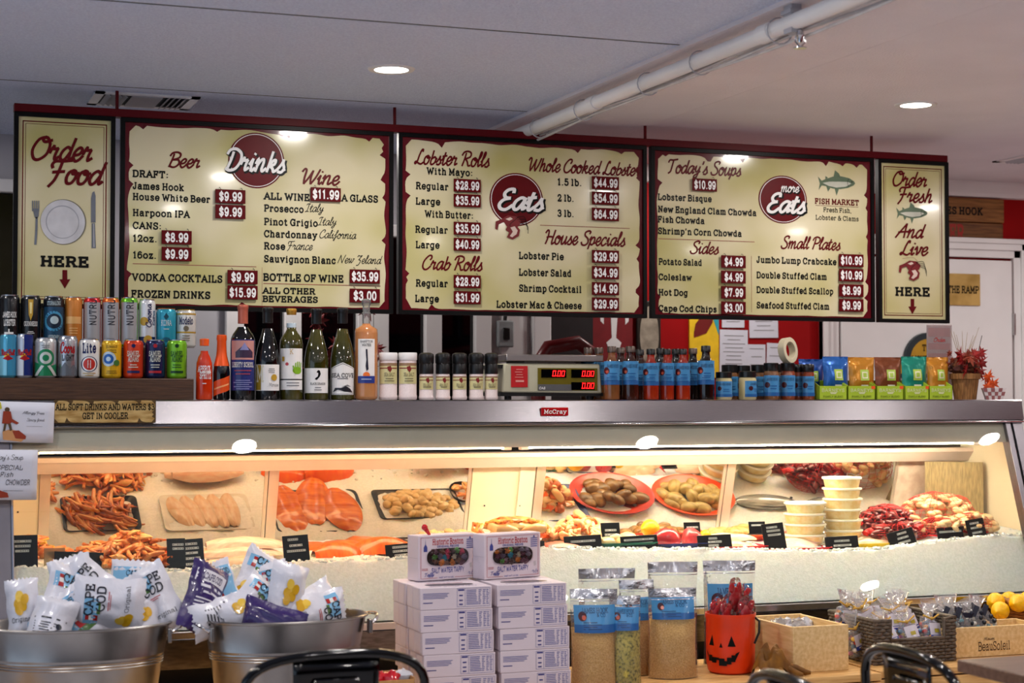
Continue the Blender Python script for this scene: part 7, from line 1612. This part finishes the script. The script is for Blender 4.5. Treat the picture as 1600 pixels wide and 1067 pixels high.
for k in range(5):
    z = Z0 + k * (BT + .0006); j = .006 * (4 - k)
    flat_box(1.508 + j * .7 + R.uniform(-.002, .002), 4.545, z, 'flat white taffy box, %s level of the front left stack' % lev[k], 'flat taffy boxes')
    flat_box(1.508 + j * .5 + R.uniform(-.004, .002), 4.545 + BD + .005, z, 'flat white taffy box, %s level of the stack behind the left one' % lev[k], 'flat taffy boxes')
    flat_box(1.734 + j * .6 + R.uniform(-.002, .002), 4.55, z, 'flat white taffy box, %s level of the right stack' % lev[k], 'flat taffy boxes')
    flat_box(1.736 + j * .6 + R.uniform(-.002, .002), 4.55 + BD + .005, z, 'flat white taffy box, %s level behind the right stack' % lev[k], 'flat taffy boxes')
m_taf = [mat('taffy %d' % k, cc, .3, var=.15, scale=60, coat=.4) for k, cc in enumerate(((34, 160, 186), (226, 214, 186), (90, 160, 70), (196, 60, 90), (222, 130, 40), (120, 80, 60), (130, 116, 140), (110, 60, 80), (84, 62, 60)))]
def upright_box(x, y, rz, label):
    L, h, D_ = .196, .128, .060
    t = thing('taffy_box', label, 'candy box', (x, y, Z0 + 5 * (BT + .0006) + .001), rz, 'upright taffy boxes')
    b = B(); b.box(0, .0, 0, L, D_, h)
    b.build('carton', m_box, t, bevel=.002)
    b = B()
    def oval(k): return [(L * .50 + L * .355 * k * math.copysign(abs(math.cos(a)) ** .45, math.cos(a)), h * .51 + h * .19 * k * math.copysign(abs(math.sin(a)) ** .8, math.sin(a))) for a in [2 * PI * q / 40 for q in range(40)]]
    b.flat(oval(1), -.0004, 3)
    for (a0, z0, a1, z1) in ((.04, .05, .045, .95), (.955, .05, .96, .95), (.04, .945, .96, .952), (.04, .05, .32, .057), (.62, .05, .96, .057)): b.box(L * a0, -.0006, h * z0, L * a1, -.0003, h * z1, 1)
    text(b, 'Historic Boston', L * .5, h * .79, L * .52, h * .12, SLAB, 2.4, True, 0, 1, 'c', y=-.0007); text(b, 'ORIGINAL RECIPE', L * .5, h * .725, L * .36, h * .038, SLAB, 3.2, False, 0, 0, 'c', y=-.0007); text(b, 'SALT WATER TAFFY', L * .5, h * .165, L * .55, h * .105, SLAB, 2.3, False, .06, 0, 'c', y=-.0007, gap=3.4); text(b, 'NET WT 14 OZ', L * .47, h * .045, L * .24, h * .026, SLAB, 2.6, False, 0, 0, 'c', y=-.0007)
    # steeple and hall drawings, small script
    b.flat([(L * .09, h * .64), (L * .15, h * .64), (L * .15, h * .74), (L * .125, h * .80), (L * .12, h * .93), (L * .115, h * .80), (L * .09, h * .74)], -.0006, 0)
    for k in range(5): b.box(L * .82, -.0006, h * (.68 + .045 * k), L * .94, -.0003, h * (.70 + .045 * k), 0)
    b.flat([(L * .86, h * .89), (L * .90, h * .89), (L * .88, h * .95)], -.0006, 0); text(b, 'Taffy', L * .10, h * .10, L * .16, h * .07, BRUSH, 2.4, False, .2, 0, 'l', y=-.0006)
    b.flat([(L * .88, h * .24), (L * .92, h * .26), (L * .91, h * .36), (L * .87, h * .34)], -.0006, 4); text(b, 'rb', L * .84, h * .09, L * .1, h * .1, BRUSH, 1, False, .2, 0, 'l', y=-.0006)
    for k in range(2): b.box(L * .06, -.0006, h * (.23 + .03 * k), L * .16, -.0003, h * (.24 + .03 * k), 1)
    b.build('box_print', pmT, t, smooth=0)
    spots = [(q, r_) for r_ in range(3) for q in range(7)]
    for i, (q, r_) in enumerate(spots):
        u = (q + .5 + .4 * (r_ % 2)) / 7.4 * 1.9 - .95 + R.uniform(-.09, .09); v = (r_ - 1) * .6 + R.uniform(-.12, .12)
        if abs(u) > .84 and r_ != 1: continue
        b = B(); cx_, cz_ = L * (.5 + .34 * u), h * (.51 + .19 * v); b.blob((cx_, .0, cz_), R.uniform(.007, .0115), .003, R.uniform(.006, .009), .7, 2.5, 12, 8, 0, i); b.tube([(cx_ - .010, -.0004, cz_ + R.uniform(-.004, .004)), (cx_ + .010, -.0004, cz_ + R.uniform(-.004, .004))], [.0018, .0018], 5)
        b.build('wrapped_taffy', m_taf[0 if (q, r_) == (2, 1) else 1 if (q, r_) == (4, 1) else (5, 7, 6, 7, 8, 2, 5, 3, 7, 6, 8, 4)[R.randrange(12)]], t)
    b = B(); b.flat(oval(1.02), -.0034); b.build('window_film', thin_glass('film window', (250, 250, 250), 1.2, bump=.5, bscale=60), t, smooth=0)
    b = B(); b.box(-.0005, .004, h * .5, .0, D_ - .004, h * .505); b.build('side_fold', mat('fold line', (176, 170, 176), .5), t, smooth=0)
upright_box(1.448, 4.70, .24, 'upright taffy box with candy window, left and partly covered')
upright_box(1.637, 4.675, .26, 'upright taffy box with candy window, right one in full view')
b = B(); b.tube([(0, 0, 0), (-.012, -.004, .016)], [.004, .007], 8); b.blob((-.016, -.004, .022), .009, .009, .009, .1)
o = b.build('red_candy', mat('red cellophane', (200, 24, 34), .2, coat=.4), loc=(1.490, 4.728, Z0 + 5 * (BT + .0006) + .129)); tag(o, 'red wrapped sweet lying on the left upright taffy box', 'candy')

# stand-up pouches of crumb mixes
m_pclear = thin_glass('pouch film', (253, 253, 253), .7, haze=.05, hcol=(220, 220, 222), bump=.5, bscale=24)
m_silver = mat('silver pouch seal', (196, 198, 204), .2, .8, var=.2, scale=30, bump=.6, bscale=30)
m_crumb = mat('tan crumbs', (214, 162, 88), .8, col2=(242, 200, 128), scale=260, bump=.4, bscale=220); m_green = mat('herb crumbs', (206, 186, 90), .8, col2=(74, 76, 26), scale=130, bump=.4, lo=.45, hi=.72); m_crumb2 = mat('toasted crumbs', (190, 140, 80), .8, col2=(222, 174, 110), scale=280, bump=.4)
def stand_pouch(x, y, W_, H_, rz, lean, label, fill, fh, lab=(.55, .82), seed=0, back=False):
    t = thing('stand_up_pouch', label, 'pouch', (x, y, Z0), rz, 'clear stand-up pouches')
    def f(u, v, s_, k=1.0):
        x_ = (u - .5) * W_ * k * (1 - .05 * math.sin(PI * v)); d_ = (.034 * (1 - v) ** .6 + .012 * math.sin(PI * min(1, v * 1.1))) * max(0, 1 - abs(2 * u - 1) ** 3) * (0 if v > .985 else 1)
        return (x_, s_ * d_ * k + lean * H_ * v + .004 * mnoise.noise(Vector((u * 3 + seed, v * 4, seed))) + .006 * (v > .8) * math.sin(u * 5 + seed) * (v - .8) * 5, H_ * v)
    b = B(); b.sheet(lambda u, v: f(u, v, -1, .95), 12, 12); b.sheet(lambda u, v: f(1 - u, v, 1, .95), 12, 12)
    vs = [(p[0], p[1], min(p[2], 9)) for p in b.v]; b.v = [(p[0], p[1] - lean * (p[2] - p[2] * fh), .002 + p[2] * fh) for p in vs]
    if fill: b.build('contents', fill, t, smooth=60)
    b = B(); b.sheet(lambda u, v: f(u, v, -1), 12, 22); b.sheet(lambda u, v: f(1 - u, v, 1), 12, 22); b.build('film', m_pclear, t, smooth=60)
    b = B(); b.sheet(lambda u, v: (lambda p: (p[0], p[1] - .0014, p[2]))(f(.01 + .98 * u, .90 + .10 * v, -1)), 12, 4); b.sheet(lambda u, v: (lambda p: (p[0], p[1] - .0022, p[2]))(f(.01 + .98 * u, .875 + .008 * v, -1)), 12, 2); b.build('top_seal', m_silver, t, smooth=60)
    if lab:
        b = B(); l0, l1 = lab
        def LP(px, dy, pz): q = f(px / W_ + .5, pz / H_, -1, 1.0); return (q[0], q[1] - .002 + dy, q[2])
        b.sheet(lambda u, v: LP(W_ * (.06 + .88 * u - .5), 0, H_ * (l0 + (l1 - l0) * v)), 10, 6, 0); b.sheet(lambda u, v: LP(W_ * (.06 + .88 * u - .5), -.0004, H_ * (l0 + (l1 - l0) * .3 * v)), 10, 3, 3)
        hh = (l1 - l0) * H_; text(b, 'JAMES HOOK', W_ * .0, H_ * l0 + hh * .72, W_ * .56, hh * .17, SLAB, 1.8, True, 0, 1, 'c', fn=lambda q: LP(q[0], q[1] - .0008, q[2]), k=3); text(b, '& CO.', W_ * .14, H_ * l0 + hh * .58, W_ * .2, hh * .12, SLAB, 1.8, True, 0, 1, 'c', fn=lambda q: LP(q[0], q[1] - .0008, q[2]), k=3)
        for (r_, mi, dz, du) in ((.16, 2, .60, -.27), (.08, 4, .55, -.24)):
            pts = [LP(W_ * du + hh * r_ * math.cos(2 * PI * k / 16), -.0008 - mi * .0001, H_ * l0 + hh * dz + hh * r_ * 1.1 * math.sin(2 * PI * k / 16)) for k in range(16)]; b.add(pts, [tuple(range(15, -1, -1))], mi)
        for k in range(4): b.sheet(lambda u, v: LP(W_ * (-.26 + (.30 + .1 * (k % 2)) * u), -.0006, H_ * l0 + hh * (.36 - .08 * k + .03 * v)), 3, 1, 1)
        b.build('label', lmats, t, smooth=60)
stand_pouch(1.945, 4.60, .140, .275, -.25, .10, 'clear pouch of tan crumbs with blue label beside the taffy boxes', m_crumb, .60, (.56, .84), 1)
stand_pouch(2.035, 4.59, .092, .255, -.35, .06, 'narrow clear pouch of green herb crumbs', m_green, .66, (.62, .88), 2)
stand_pouch(2.150, 4.76, .11, .28, -.2, .05, 'clear pouch of toasted crumbs behind the herb one', m_crumb2, .60, (.58, .82), 3)
stand_pouch(2.222, 4.665, .150, .262, -.20, .04, 'large clear pouch of crumbs standing in front with blue label', m_crumb, .66, (.66, .90), 4)
stand_pouch(2.10, 4.87, .18, .305, -.2, .04, 'empty looking silver topped pouch at the back left of the group', None, .3, None, 5)
stand_pouch(2.32, 4.87, .16, .318, -.2, .03, 'tall silver topped pouch at the back middle of the group', mat('dark red pouch contents', (84, 24, 28), .6), .5, None, 6)
stand_pouch(2.505, 4.85, .17, .318, -.2, .03, 'tall silver topped pouch behind the pumpkin pail', mat('dark red pouch contents', (84, 24, 28), .6), .4, (.40, .78), 7)

# pumpkin pail with lobster lollies
m_pail = mat('orange pail plastic', (224, 56, 8), .36, var=.05, coat=.15)
px_, py_, pr_, ph_ = 2.432, 4.705, .074, .178
t = thing('pumpkin_pail', 'orange plastic pumpkin pail with a black jack-o-lantern face', 'pail', (px_, py_, Z0), -.72)
b = B(); b.lathe([(.80 * pr_, 0), (.92 * pr_, .006), (.985 * pr_, .03), (1.0 * pr_, ph_ * .5), (1.0 * pr_, ph_ * .9), (1.03 * pr_, ph_ * .93), (1.03 * pr_, ph_), (.97 * pr_, ph_), (.95 * pr_, .02), (0, .012)], 44); b.build('body', m_pail, t)
w_ = Wrap(pr_ * 1.002, ph_)
w_.shape([(-.62, .48), (-.38, .48), (-.46, .66)], 0).shape([(.10, .48), (.36, .48), (.22, .66)], 0).shape([(-.18, .46), (-.06, .46), (-.12, .54)], 0)
w_.patch(-.62, -.45, .22, .32, 0).patch(-.45, -.28, .20, .29, 0).patch(-.28, -.18, .25, .29, 0).patch(-.18, .0, .16, .28, 0).patch(.0, .08, .16, .24, 0).patch(.08, .22, .19, .30, 0).patch(.22, .34, .23, .34, 0).shape([(.34, .25), (.48, .40), (.40, .38), (.34, .36)], 0).shape([(-.62, .26), (-.62, .34), (-.74, .40)], 0)
w_.b.build('face_print', m_blk, t, smooth=80)
b = B(); pts = [(pr_ * 1.03, 0, ph_ * .93), (pr_ * 1.22, -.01, ph_ * .88), (pr_ * 1.24, -.02, ph_ * .7), (pr_ * 1.08, -.03, ph_ * .52)]; b.tube(pts, .0035, 8); b.build('strap_handle', m_black, t)
m_lolly = mat('red lolly', (196, 16, 30), .15, var=.15, coat=.6); m_cello = thin_glass('cellophane', (253, 253, 253), .9, haze=.17, hcol=(240, 238, 240), bump=.5, bscale=40)
for k, (dx_, dy_, dz_, s_) in enumerate(((.012, -.01, .046, 1.25), (.058, .02, .040, 1.0), (.03, -.04, .0, 1.1), (-.03, -.03, -.004, 1.1), (.0, .02, .0, 1.1), (.05, -.02, .002, 1.1), (-.045, .0, .004, 1.0))):
    t2 = thing('lobster_lolly', ('tall red lobster lolly sticking up from the pumpkin pail', 'smaller red lolly rising at the right of the pail', 'red lolly low at the front of the pail', 'red lolly low at the left front of the pail', 'red lolly low at the back of the pail', 'red lolly low at the right of the pail', 'red lolly at the far left rim of the pail')[k], 'lolly', (px_ + dx_, py_ + dy_, Z0 + ph_ * .84 + dz_), R.uniform(-.5, .5), 'red lobster lollies')
    b = B(); b.blob((0, 0, .018 * s_), .016 * s_, .008, .030 * s_, .15, 3, 16, 12, 0, k)
    for sg in (-1, 1): b.blob((sg * .013 * s_, 0, .046 * s_), .009 * s_, .006, .012 * s_, .2, 3, 10, 8, 0, k)
    b.build('candy', m_lolly, t2)
    b = B(); b.blob((0, -.001, .024 * s_), .026 * s_, .013, .046 * s_, .3, 3, 14, 10, 0, k); b.build('wrapper', thin_glass('lolly wrapper', (253, 253, 253), .9, haze=.015, bump=.5, bscale=40), t2)
    b = B(); b.cyl(0, 0, -.09, 0, .002, n=8); b.build('stick', m_white, t2)

# empty pine crate
cx0, cx1, cy0, cy1, ch_ = 2.594, 2.785, 4.615, 4.905, .137
t = thing('pine_crate', 'plain open pine crate right of the pumpkin pail', 'crate', ((cx0 + cx1) / 2, cy0, Z0)); hx = (cx1 - cx0) / 2
for nm, bx_ in (('front_board', (-hx, 0, 0, hx, .011, ch_)), ('back_board', (-hx, cy1 - cy0 - .011, 0, hx, cy1 - cy0, ch_)), ('side_board', (-hx, .0115, 0, -hx + .010, cy1 - cy0 - .0115, ch_ - .001)), ('side_board', (hx - .010, .0115, 0, hx, cy1 - cy0 - .0115, ch_ - .001)), ('bottom_board', (-hx + .011, .012, 0, hx - .011, cy1 - cy0 - .012, .008))):
    b = B(); b.box(*bx_); b.build(nm, m_pine2, t, bevel=.0015)
for k in range(4):
    b = B(); b.blob((0, 0, 0), .035, .03, .03, .6, 3, 14, 10, 0, k + 20)
    o = b.build('wrapped_treat', [m_cello, m_bagb][k % 2], loc=((cx0 + cx1) / 2 - .05 + .035 * k, 4.80 + .02 * (k % 2), Z0 + .105)); tag(o, 'crinkled clear wrapped treat inside the pine crate', 'treat', 'treats in the pine crate')
# mustard gloves
t = thing('work_glove', 'crumpled mustard cloth glove beside the pine crate', 'glove', (2.515, 4.60, Z0), .2)
b = B()
def gf(u, v):
    x = (u - .5) * .12; y = (v - .5) * .10; r = max(0, 1 - math.hypot(x / .066, y / .055) ** 2)
    return (x, y, .002 + .105 * r ** .6 * (0.75 + .5 * mnoise.noise(Vector((u * 4, v * 4, 2)))) + .010 * r * math.sin(u * 24 + 5 * mnoise.noise(Vector((u * 3, v * 3, 7)))))
b.sheet(gf, 44, 36); m_glv = mat('mustard leather', (140, 90, 8), .7, col2=(100, 60, 6), scale=24, bump=.2); b.build('palm', m_glv, t, smooth=60)
for k, (x, y, a) in enumerate(((-.04, -.03, -2.4), (-.01, -.045, -1.7), (.03, -.04, -1.1), (.055, -.01, -.4), (.06, -.035, -.7))):
    b = B(); b.tube([(x * .5, y * .5, .03), (x, y, .022), (x + .03 * math.cos(a), y + .03 * math.sin(a), .010), (x + .045 * math.cos(a), y + .045 * math.sin(a), .009)], [.010, .011, .0095, .005], 9); b.build('finger', m_glv, t, smooth=60)

# wicker basket of candy bags
m_wick = mat('grey brown wicker', (74, 62, 52), .6, col2=(104, 88, 72), scale=60, bump=.2)
bx0, bx1, by0, by1, bh = 2.905, 3.195, 4.66, 4.93, .135
t = thing('wicker_basket', 'dark woven basket with a low front, full of candy bags', 'basket', ((bx0 + bx1) / 2, by0, Z0)); W2 = (bx1 - bx0) / 2; Dp = by1 - by0
def weave(b, p0, p1, h0, z0=0.0):
    n = int(math.hypot(p1[0] - p0[0], p1[1] - p0[1]) / .012); rows = max(2, int((h0 - z0) / .010)); d = Vector((p1[0] - p0[0], p1[1] - p0[1], 0)); nr = Vector((d.y, -d.x, 0)).normalized()
    for r_ in range(rows):
        z = z0 + .005 + r_ * .010; pts = [Vector((p0[0], p0[1], z)) + d * (k / (2 * n)) + nr * (.0032 * math.cos(PI * k / 2 + PI * r_)) for k in range(2 * n + 1)]
        b.tube(pts, .0054, 6)
    for k in range(n): q = Vector((p0[0], p0[1], z0)) + d * ((k + .5) / n); b.tube([q, q + Vector((0, 0, h0 - z0))], .003, 5)
Q = [(-W2, 0), (W2, 0), (W2, Dp), (-W2, Dp)]
b = B(); weave(b, (-W2 * .62, 0), (W2 * .72, 0), bh * .55); weave(b, (-W2, 0), (-W2 * .62, 0), bh); weave(b, (W2 * .72, 0), (W2, 0), bh); b.build('front_panel', m_wick, t, smooth=70)
b = B(); weave(b, (W2, 0), (W2, Dp), bh); b.build('side_panel', m_wick, t, smooth=70); b = B(); weave(b, (-W2, Dp), (-W2, 0), bh); b.build('side_panel', m_wick, t, smooth=70); b = B(); weave(b, (W2, Dp), (-W2, Dp), bh); b.build('back_panel', m_wick, t, smooth=70)
b = B(); b.tube([(-W2 * .62, 0, bh * .55), (-W2 * .62, 0, bh), (-W2, 0, bh), (-W2, Dp, bh), (W2, Dp, bh), (W2, 0, bh), (W2 * .72, 0, bh), (W2 * .72, 0, bh * .55), (0, 0, bh * .55)], .007, 8, closed=True); b.build('rim', m_wick, t, smooth=70)
b = B(); b.box(-W2, 0, 0, W2, Dp, .006); b.build('base', m_wick, t)
def candy_mesh(cols, seed):
    rr = random.Random(seed); b = B()
    for k in range(26):
        b.blob((rr.uniform(-.026, .026), rr.uniform(-.014, .010), rr.uniform(.006, .062)), .0085, .0085, .0075, .2, 2, 8, 6, rr.randrange(len(cols)), k)
    return b
m_cand = [mat('candy %d' % k, cc, .3, coat=.4, var=.1) for k, cc in enumerate(((216, 60, 50), (240, 160, 60), (236, 200, 90), (214, 120, 170), (110, 170, 210), (238, 232, 224), (130, 90, 170)))]
m_dcand = [mat('dark candy %d' % k, cc, .3, coat=.4, var=.1) for k, cc in enumerate(((20, 26, 40), (60, 170, 190), (226, 222, 214), (40, 50, 70)))]
def candy_bag(x, y, z, rot, label, group, dark=False, seed=1, proto={}):
    key = (dark, seed % 4)
    if key in proto: return dup(proto[key], (x, y, z), None, label, group, rot)
    t = thing('candy_bag', label, 'candy bag', (x, y, z), rot=rot, group=group); mm = m_dcand if dark else m_cand
    candy_mesh(mm, seed).build('candies', mm, t, smooth=60)
    b = B(); b.sheet(lambda u, v: ((.034 * (1 - .25 * v) if v < .6 else .034 * (.2 + 1.0 * abs(v - .62) * 2)) * math.cos(2 * PI * u), (.019 * (1 - .3 * v) if v < .6 else .019 * (.3 + 1.6 * abs(v - .62))) * math.sin(2 * PI * u) + .003 * math.sin(9 * u + 4 * v), -.002 + .135 * v), 26, 16); b.build('cellophane', m_cello, t, smooth=40)
    if dark:
        b = B(); b.obox(T(-.016, -.012, .086, .2, .5, 0), .036, .006, .016); b.obox(T(.016, -.012, .084, -.2, -.6, 0), .036, .006, .016); b.blob((0, -.014, .084), .007, .006, .008); b.build('bow', mat('navy ribbon', (20, 24, 46), .5), t)
    else:
        b = B(); b.sheet(lambda u, v: ((u - .5) * .046, -.0215 - .004 * math.sin(PI * u), .018 + .05 * v), 6, 4, lambda u, v: 1 if v < .3 else 0); b.sheet(lambda u, v: (-.008 + .018 * u, -.0268, .038 + .012 * v), 2, 2, 2); b.sheet(lambda u, v: (-.016 + .034 * u, -.0262, .024 + .004 * v), 3, 1, 0); b.build('label', [c((214, 206, 216)), c((40, 60, 150)), c((190, 170, 60))], t, smooth=60)
        b = B(); b.tube([(-.03, -.006, .094), (-.006, -.012, .084), (.006, -.012, .084), (.034, -.01, .098)], .003, 6); b.blob((0, -.012, .084), .006, .005, .006); b.build('tie', mat('straw tie', (206, 160, 66), .6), t)
    proto[key] = t; return t
cb = [(-.055, .03, .07, -.35), (.015, .032, .070, -.15), (.085, .035, .075, .1), (-.09, .09, .085, .4), (-.02, .085, .10, .0), (.05, .09, .10, -.3), (.11, .10, .085, .3), (-.10, .16, .095, .25), (-.05, .17, .11, -.4), (.02, .16, .115, .3), (.08, .17, .105, -.2), (-.08, .22, .10, .1), (.0, .225, .11, -.1), (.10, .225, .10, .2)]
cbl = ['front row left', 'front row middle', 'front row right', 'second row far left', 'second row centre left', 'second row centre right', 'second row far right', 'third row far left', 'third row centre left', 'third row centre right', 'third row far right', 'back row left', 'back row middle', 'back row right']
for k, (dx_, dy_, dz_, rl) in enumerate(cb): candy_bag((bx0 + bx1) / 2 + dx_, by0 + dy_, Z0 + dz_ - .03, (-.5 + .12 * (k % 3), rl, .2 * (k % 3 - 1)), 'cellophane bag of bright candies in the dark basket, ' + cbl[k], 'candy bags in the wicker basket', False, k)
for k, (px, py) in enumerate(((1313, 957), (1340, 990))): 
    q = P(px, py, 4.86 - .1 * k); candy_bag(q.x, q.y, max(q.z - .06, Z0 + .003), (0, .2 - .5 * k, .3), ('small bag of orange candies behind the pine crate', 'bag of orange candies squeezed left of the basket')[k], 'loose candy bags by the basket', False, 2 + k)
# crate with stencilled mark, dark candy bags
a = P(1478, 1010, 4.70).x; e0 = 3.56
t = thing('stencilled_crate', 'pine crate with brown stencilled name, holding navy bow candy bags', 'crate', ((a + e0) / 2, 4.70, Z0)); hx = (e0 - a) / 2
for nm, bx_ in (('front_board', (-hx, 0, 0, hx, .011, .095)), ('back_board', (-hx, .134, 0, hx, .145, .095)), ('side_board', (-hx, .0115, 0, -hx + .010, .1335, .094)), ('side_board', (hx - .010, .0115, 0, hx, .1335, .094)), ('bottom_board', (-hx + .011, .012, 0, hx - .011, .133, .008))):
    b = B(); b.box(*bx_); fb = b.build(nm, m_pine2, t, bevel=.0015)
b = B(); xa = P(1529, 1020, 4.70).x - (a + e0) / 2; text(b, 'BeauSoleil', xa, .020, .118, .026, SLAB, 1.7, True, 0, 0, 'l', y=-.0008); text(b, 'Maison', xa + .02, .052, .04, .010, BRUSH, 1.6, False, .2, 0, 'l', y=-.0008); b.build('stencil', mat('brown stencil', (70, 44, 20), .7), t, smooth=0)
for k, (dx_, dy_, rl) in enumerate(((-.11, .05, -.4), (-.05, .05, -.55), (.005, .05, -.45), (-.12, .095, .2), (-.06, .095, -.1), (.0, .095, .3), (.06, .07, -.5))): candy_bag((a + e0) / 2 - .02 + dx_, 4.70 + dy_, Z0 + .055, (-.2, rl, 0), 'clear candy bag with navy bow in the stencilled crate, %s' % ('front row left', 'front row middle', 'front row right', 'back row left', 'back row middle', 'back row right', 'far right')[k], 'navy bow candy bags', True, k)
# wicker bowl of lemons
lb = P(1618, 985, 4.957)
t = thing('lemon_basket', 'round brown wicker basket with lemons at the right edge', 'basket', (lb.x, 4.957, Z0))
b = B()
for k in range(11): rr_ = .062 + .04 * math.sin(PI * k / 22); z_ = .008 + .0115 * k; b.tube([((rr_ + .004 * math.cos(8 * q * PI / 20 + PI * k)) * math.cos(2 * PI * q / 80), (rr_ + .004 * math.cos(8 * q * PI / 20 + PI * k)) * math.sin(2 * PI * q / 80), z_) for q in range(80)], .0065, 6, closed=True)
b.build('weave', mat('brown wicker', (136, 86, 36), .6, col2=(170, 112, 54), scale=60), t, smooth=70)
b = B(); b.tube([(.104 * math.cos(2 * PI * q / 60), .104 * math.sin(2 * PI * q / 60), .132 + .006 * math.sin(q * PI / 2)) for q in range(60)], .009, 8, closed=True); b.cyl(0, 0, 0, .01, .066); b.build('rim', MATS['brown wicker'], t, smooth=70)
lz = Z0 + .135
for (px, py, y, lb_) in ((1591, 942, 4.90, 'big lemon on the front of the round basket'), (1556, 940, 4.97, 'lemon behind at the left of the round basket'), (1563, 954, 4.91, 'lemon low at the left rim of the round basket'), (1577, 938, 5.02, 'lemon at the back of the round basket'), (1606, 938, 4.96, 'lemon at the right edge of the picture in the round basket')):
    q = P(px, py, y); lemon(q.x, y, q.z, lb_, .031, R.uniform(-.5, 1))
b = B(); b.blob((0, 0, 0), .075, .075, .04, .1); tag(b.build('straw_filling', mat('straw filling', (150, 110, 50), .8, var=.3, scale=80), loc=(lb.x, 4.957, Z0 + .085)), 'straw filling under the lemons in the round basket', 'straw')

# kraft tray of red packets behind the chair
q0 = P(577, 1050, 4.46); q1 = P(632, 1050, 4.46)
t = thing('kraft_tray', 'brown kraft carton of red packets behind the black chair', 'carton', ((q0.x + q1.x) / 2 - .03, 4.40, Z0)); wx = (q1.x - q0.x) / 2 + .04
m_kraft = mat('kraft card', (190, 140, 84), .7, var=.06, scale=30)
b = B(); b.box(-wx, 0, 0, wx, .002, .085); b.box(-wx, .10, 0, wx, .102, .095); b.box(-wx, 0, 0, -wx + .002, .102, .09); b.box(wx - .002, 0, 0, wx, .102, .09); b.box(-wx, 0, 0, wx, .102, .002); b.build('carton', m_kraft, t, smooth=0, bevel=.0008)
b = B(); b.flat([(wx * .8, .01), (wx * .86, .01), (wx * .86, .05), (wx * .8, .05)], -.0006); b.build('red_mark', c((190, 30, 30)), t, smooth=0)
for k in range(4):
    b = B(); b.blob((0, 0, 0), .028, .022, .020, .5, 3, 14, 8, 0, k); o = b.build('red_packet', m_lolly if k != 3 else m_bagb, loc=((q0.x + q1.x) / 2 - .06 + .034 * k, 4.445 + .01 * (k % 2), Z0 + .082)); tag(o, 'shiny red packet in the kraft carton' if k != 3 else 'silver packet at the right of the kraft carton', 'packet', 'packets in the kraft carton' if k != 3 else None)

# ------------------------------------------------------------------ dining chairs and table in front
m_chair = mat('glossy black metal', (4, 4, 5), .10, var=.05, coat=.25, spec=.4)
def metal_chair(x, y, rz, label, top=.795, hw=.20):
    t = thing('metal_chair', label, 'chair', (x, y, 0), rz, 'black metal cafe chairs')
    b = B(); pts = []
    for k in range(25):
        s_ = -1 + 2 * k / 24; ax = abs(s_)
        if ax > .75: q = (ax - .75) / .25; pts.append((math.copysign(hw * (.985 + .015 * (1 - q)), s_), .02 * q, top - .10 - .24 * q))
        else:
            a = (ax / .75) * PI / 2; pts.append((math.copysign(hw * math.sin(a) ** .72, s_), -.012 * math.cos(a), top - .10 + .10 * math.cos(a) ** .62))
    b.tube(pts, .0105, 10); b.build('back_hoop', m_chair, t, smooth=80)
    b = B(); b.sheet(lambda u, v: ((u - .5) * (.19 - .02 * (1 - v)), -.012 + .008 * math.cos(PI * (u - .5)) + .03 * (1 - v) * .6, .452 + (top - .462) * v), 10, 10); b.build('back_splat', m_chair, t, solid=.003)
    b = B(); b.tube([(-.05, -.012, top - .062), (-.046, -.013, top - .055), (.046, -.013, top - .055), (.05, -.012, top - .062)], .0035, 6); b.build('splat_rib', m_chair, t)
    b = B(); b.prism([(-.19, .0), (.19, .0), (.2, .18), (.18, .35), (-.18, .35), (-.2, .18)], .436, .452, 'z'); b.build('seat', m_chair, t, bevel=.006)
    for sx in (-1, 1):
        for (y0, y1) in ((.02, -.05), (.33, .39)):
            b = B(); b.tube([(sx * .175, y0, .44), (sx * .205, y1, 0.003)], [.018, .013], 8); b.build('leg', m_chair, t)
    return t
q = P(524, 1013, 3.62); metal_chair(q.x, 3.62, 0, 'black metal chair back in front of the second tub', q.z - .0105)
q = P(1178, 1046, 2.98); metal_chair(q.x + .0, q.y - .16, -PI / 2 - .05, 'black metal chair back showing just above the bottom edge below the pail', q.z + .006, .19)
q = P(1362, 1006, 3.22); metal_chair(q.x, q.y - .15, -PI / 2 - .05, 'black metal chair back in front of the dark candy basket', q.z + .004, .19)
tc = PZ(1495, 1030, .74)
t = thing('dining_table', 'brown wooden table corner at the lower right', 'table', (tc.x, tc.y, 0))
m_tt = mat('brown table top', (96, 70, 58), .4, col2=(116, 88, 74), scale=8, stretch=(1, 10, 10), bump=.05)
b = B(); b.box(0, -.75, .712, .75, 0, .74); b.build('tabletop', m_tt, t, bevel=.003)
b = B(); b.cyl(.375, -.375, .03, .712, .035); b.build('pedestal', m_chair, t)
b = B(); b.lathe([(.26, 0), (.26, .012), (.05, .035), (0, .035)], 32, 0, .375, -.375); b.build('foot', m_chair, t)
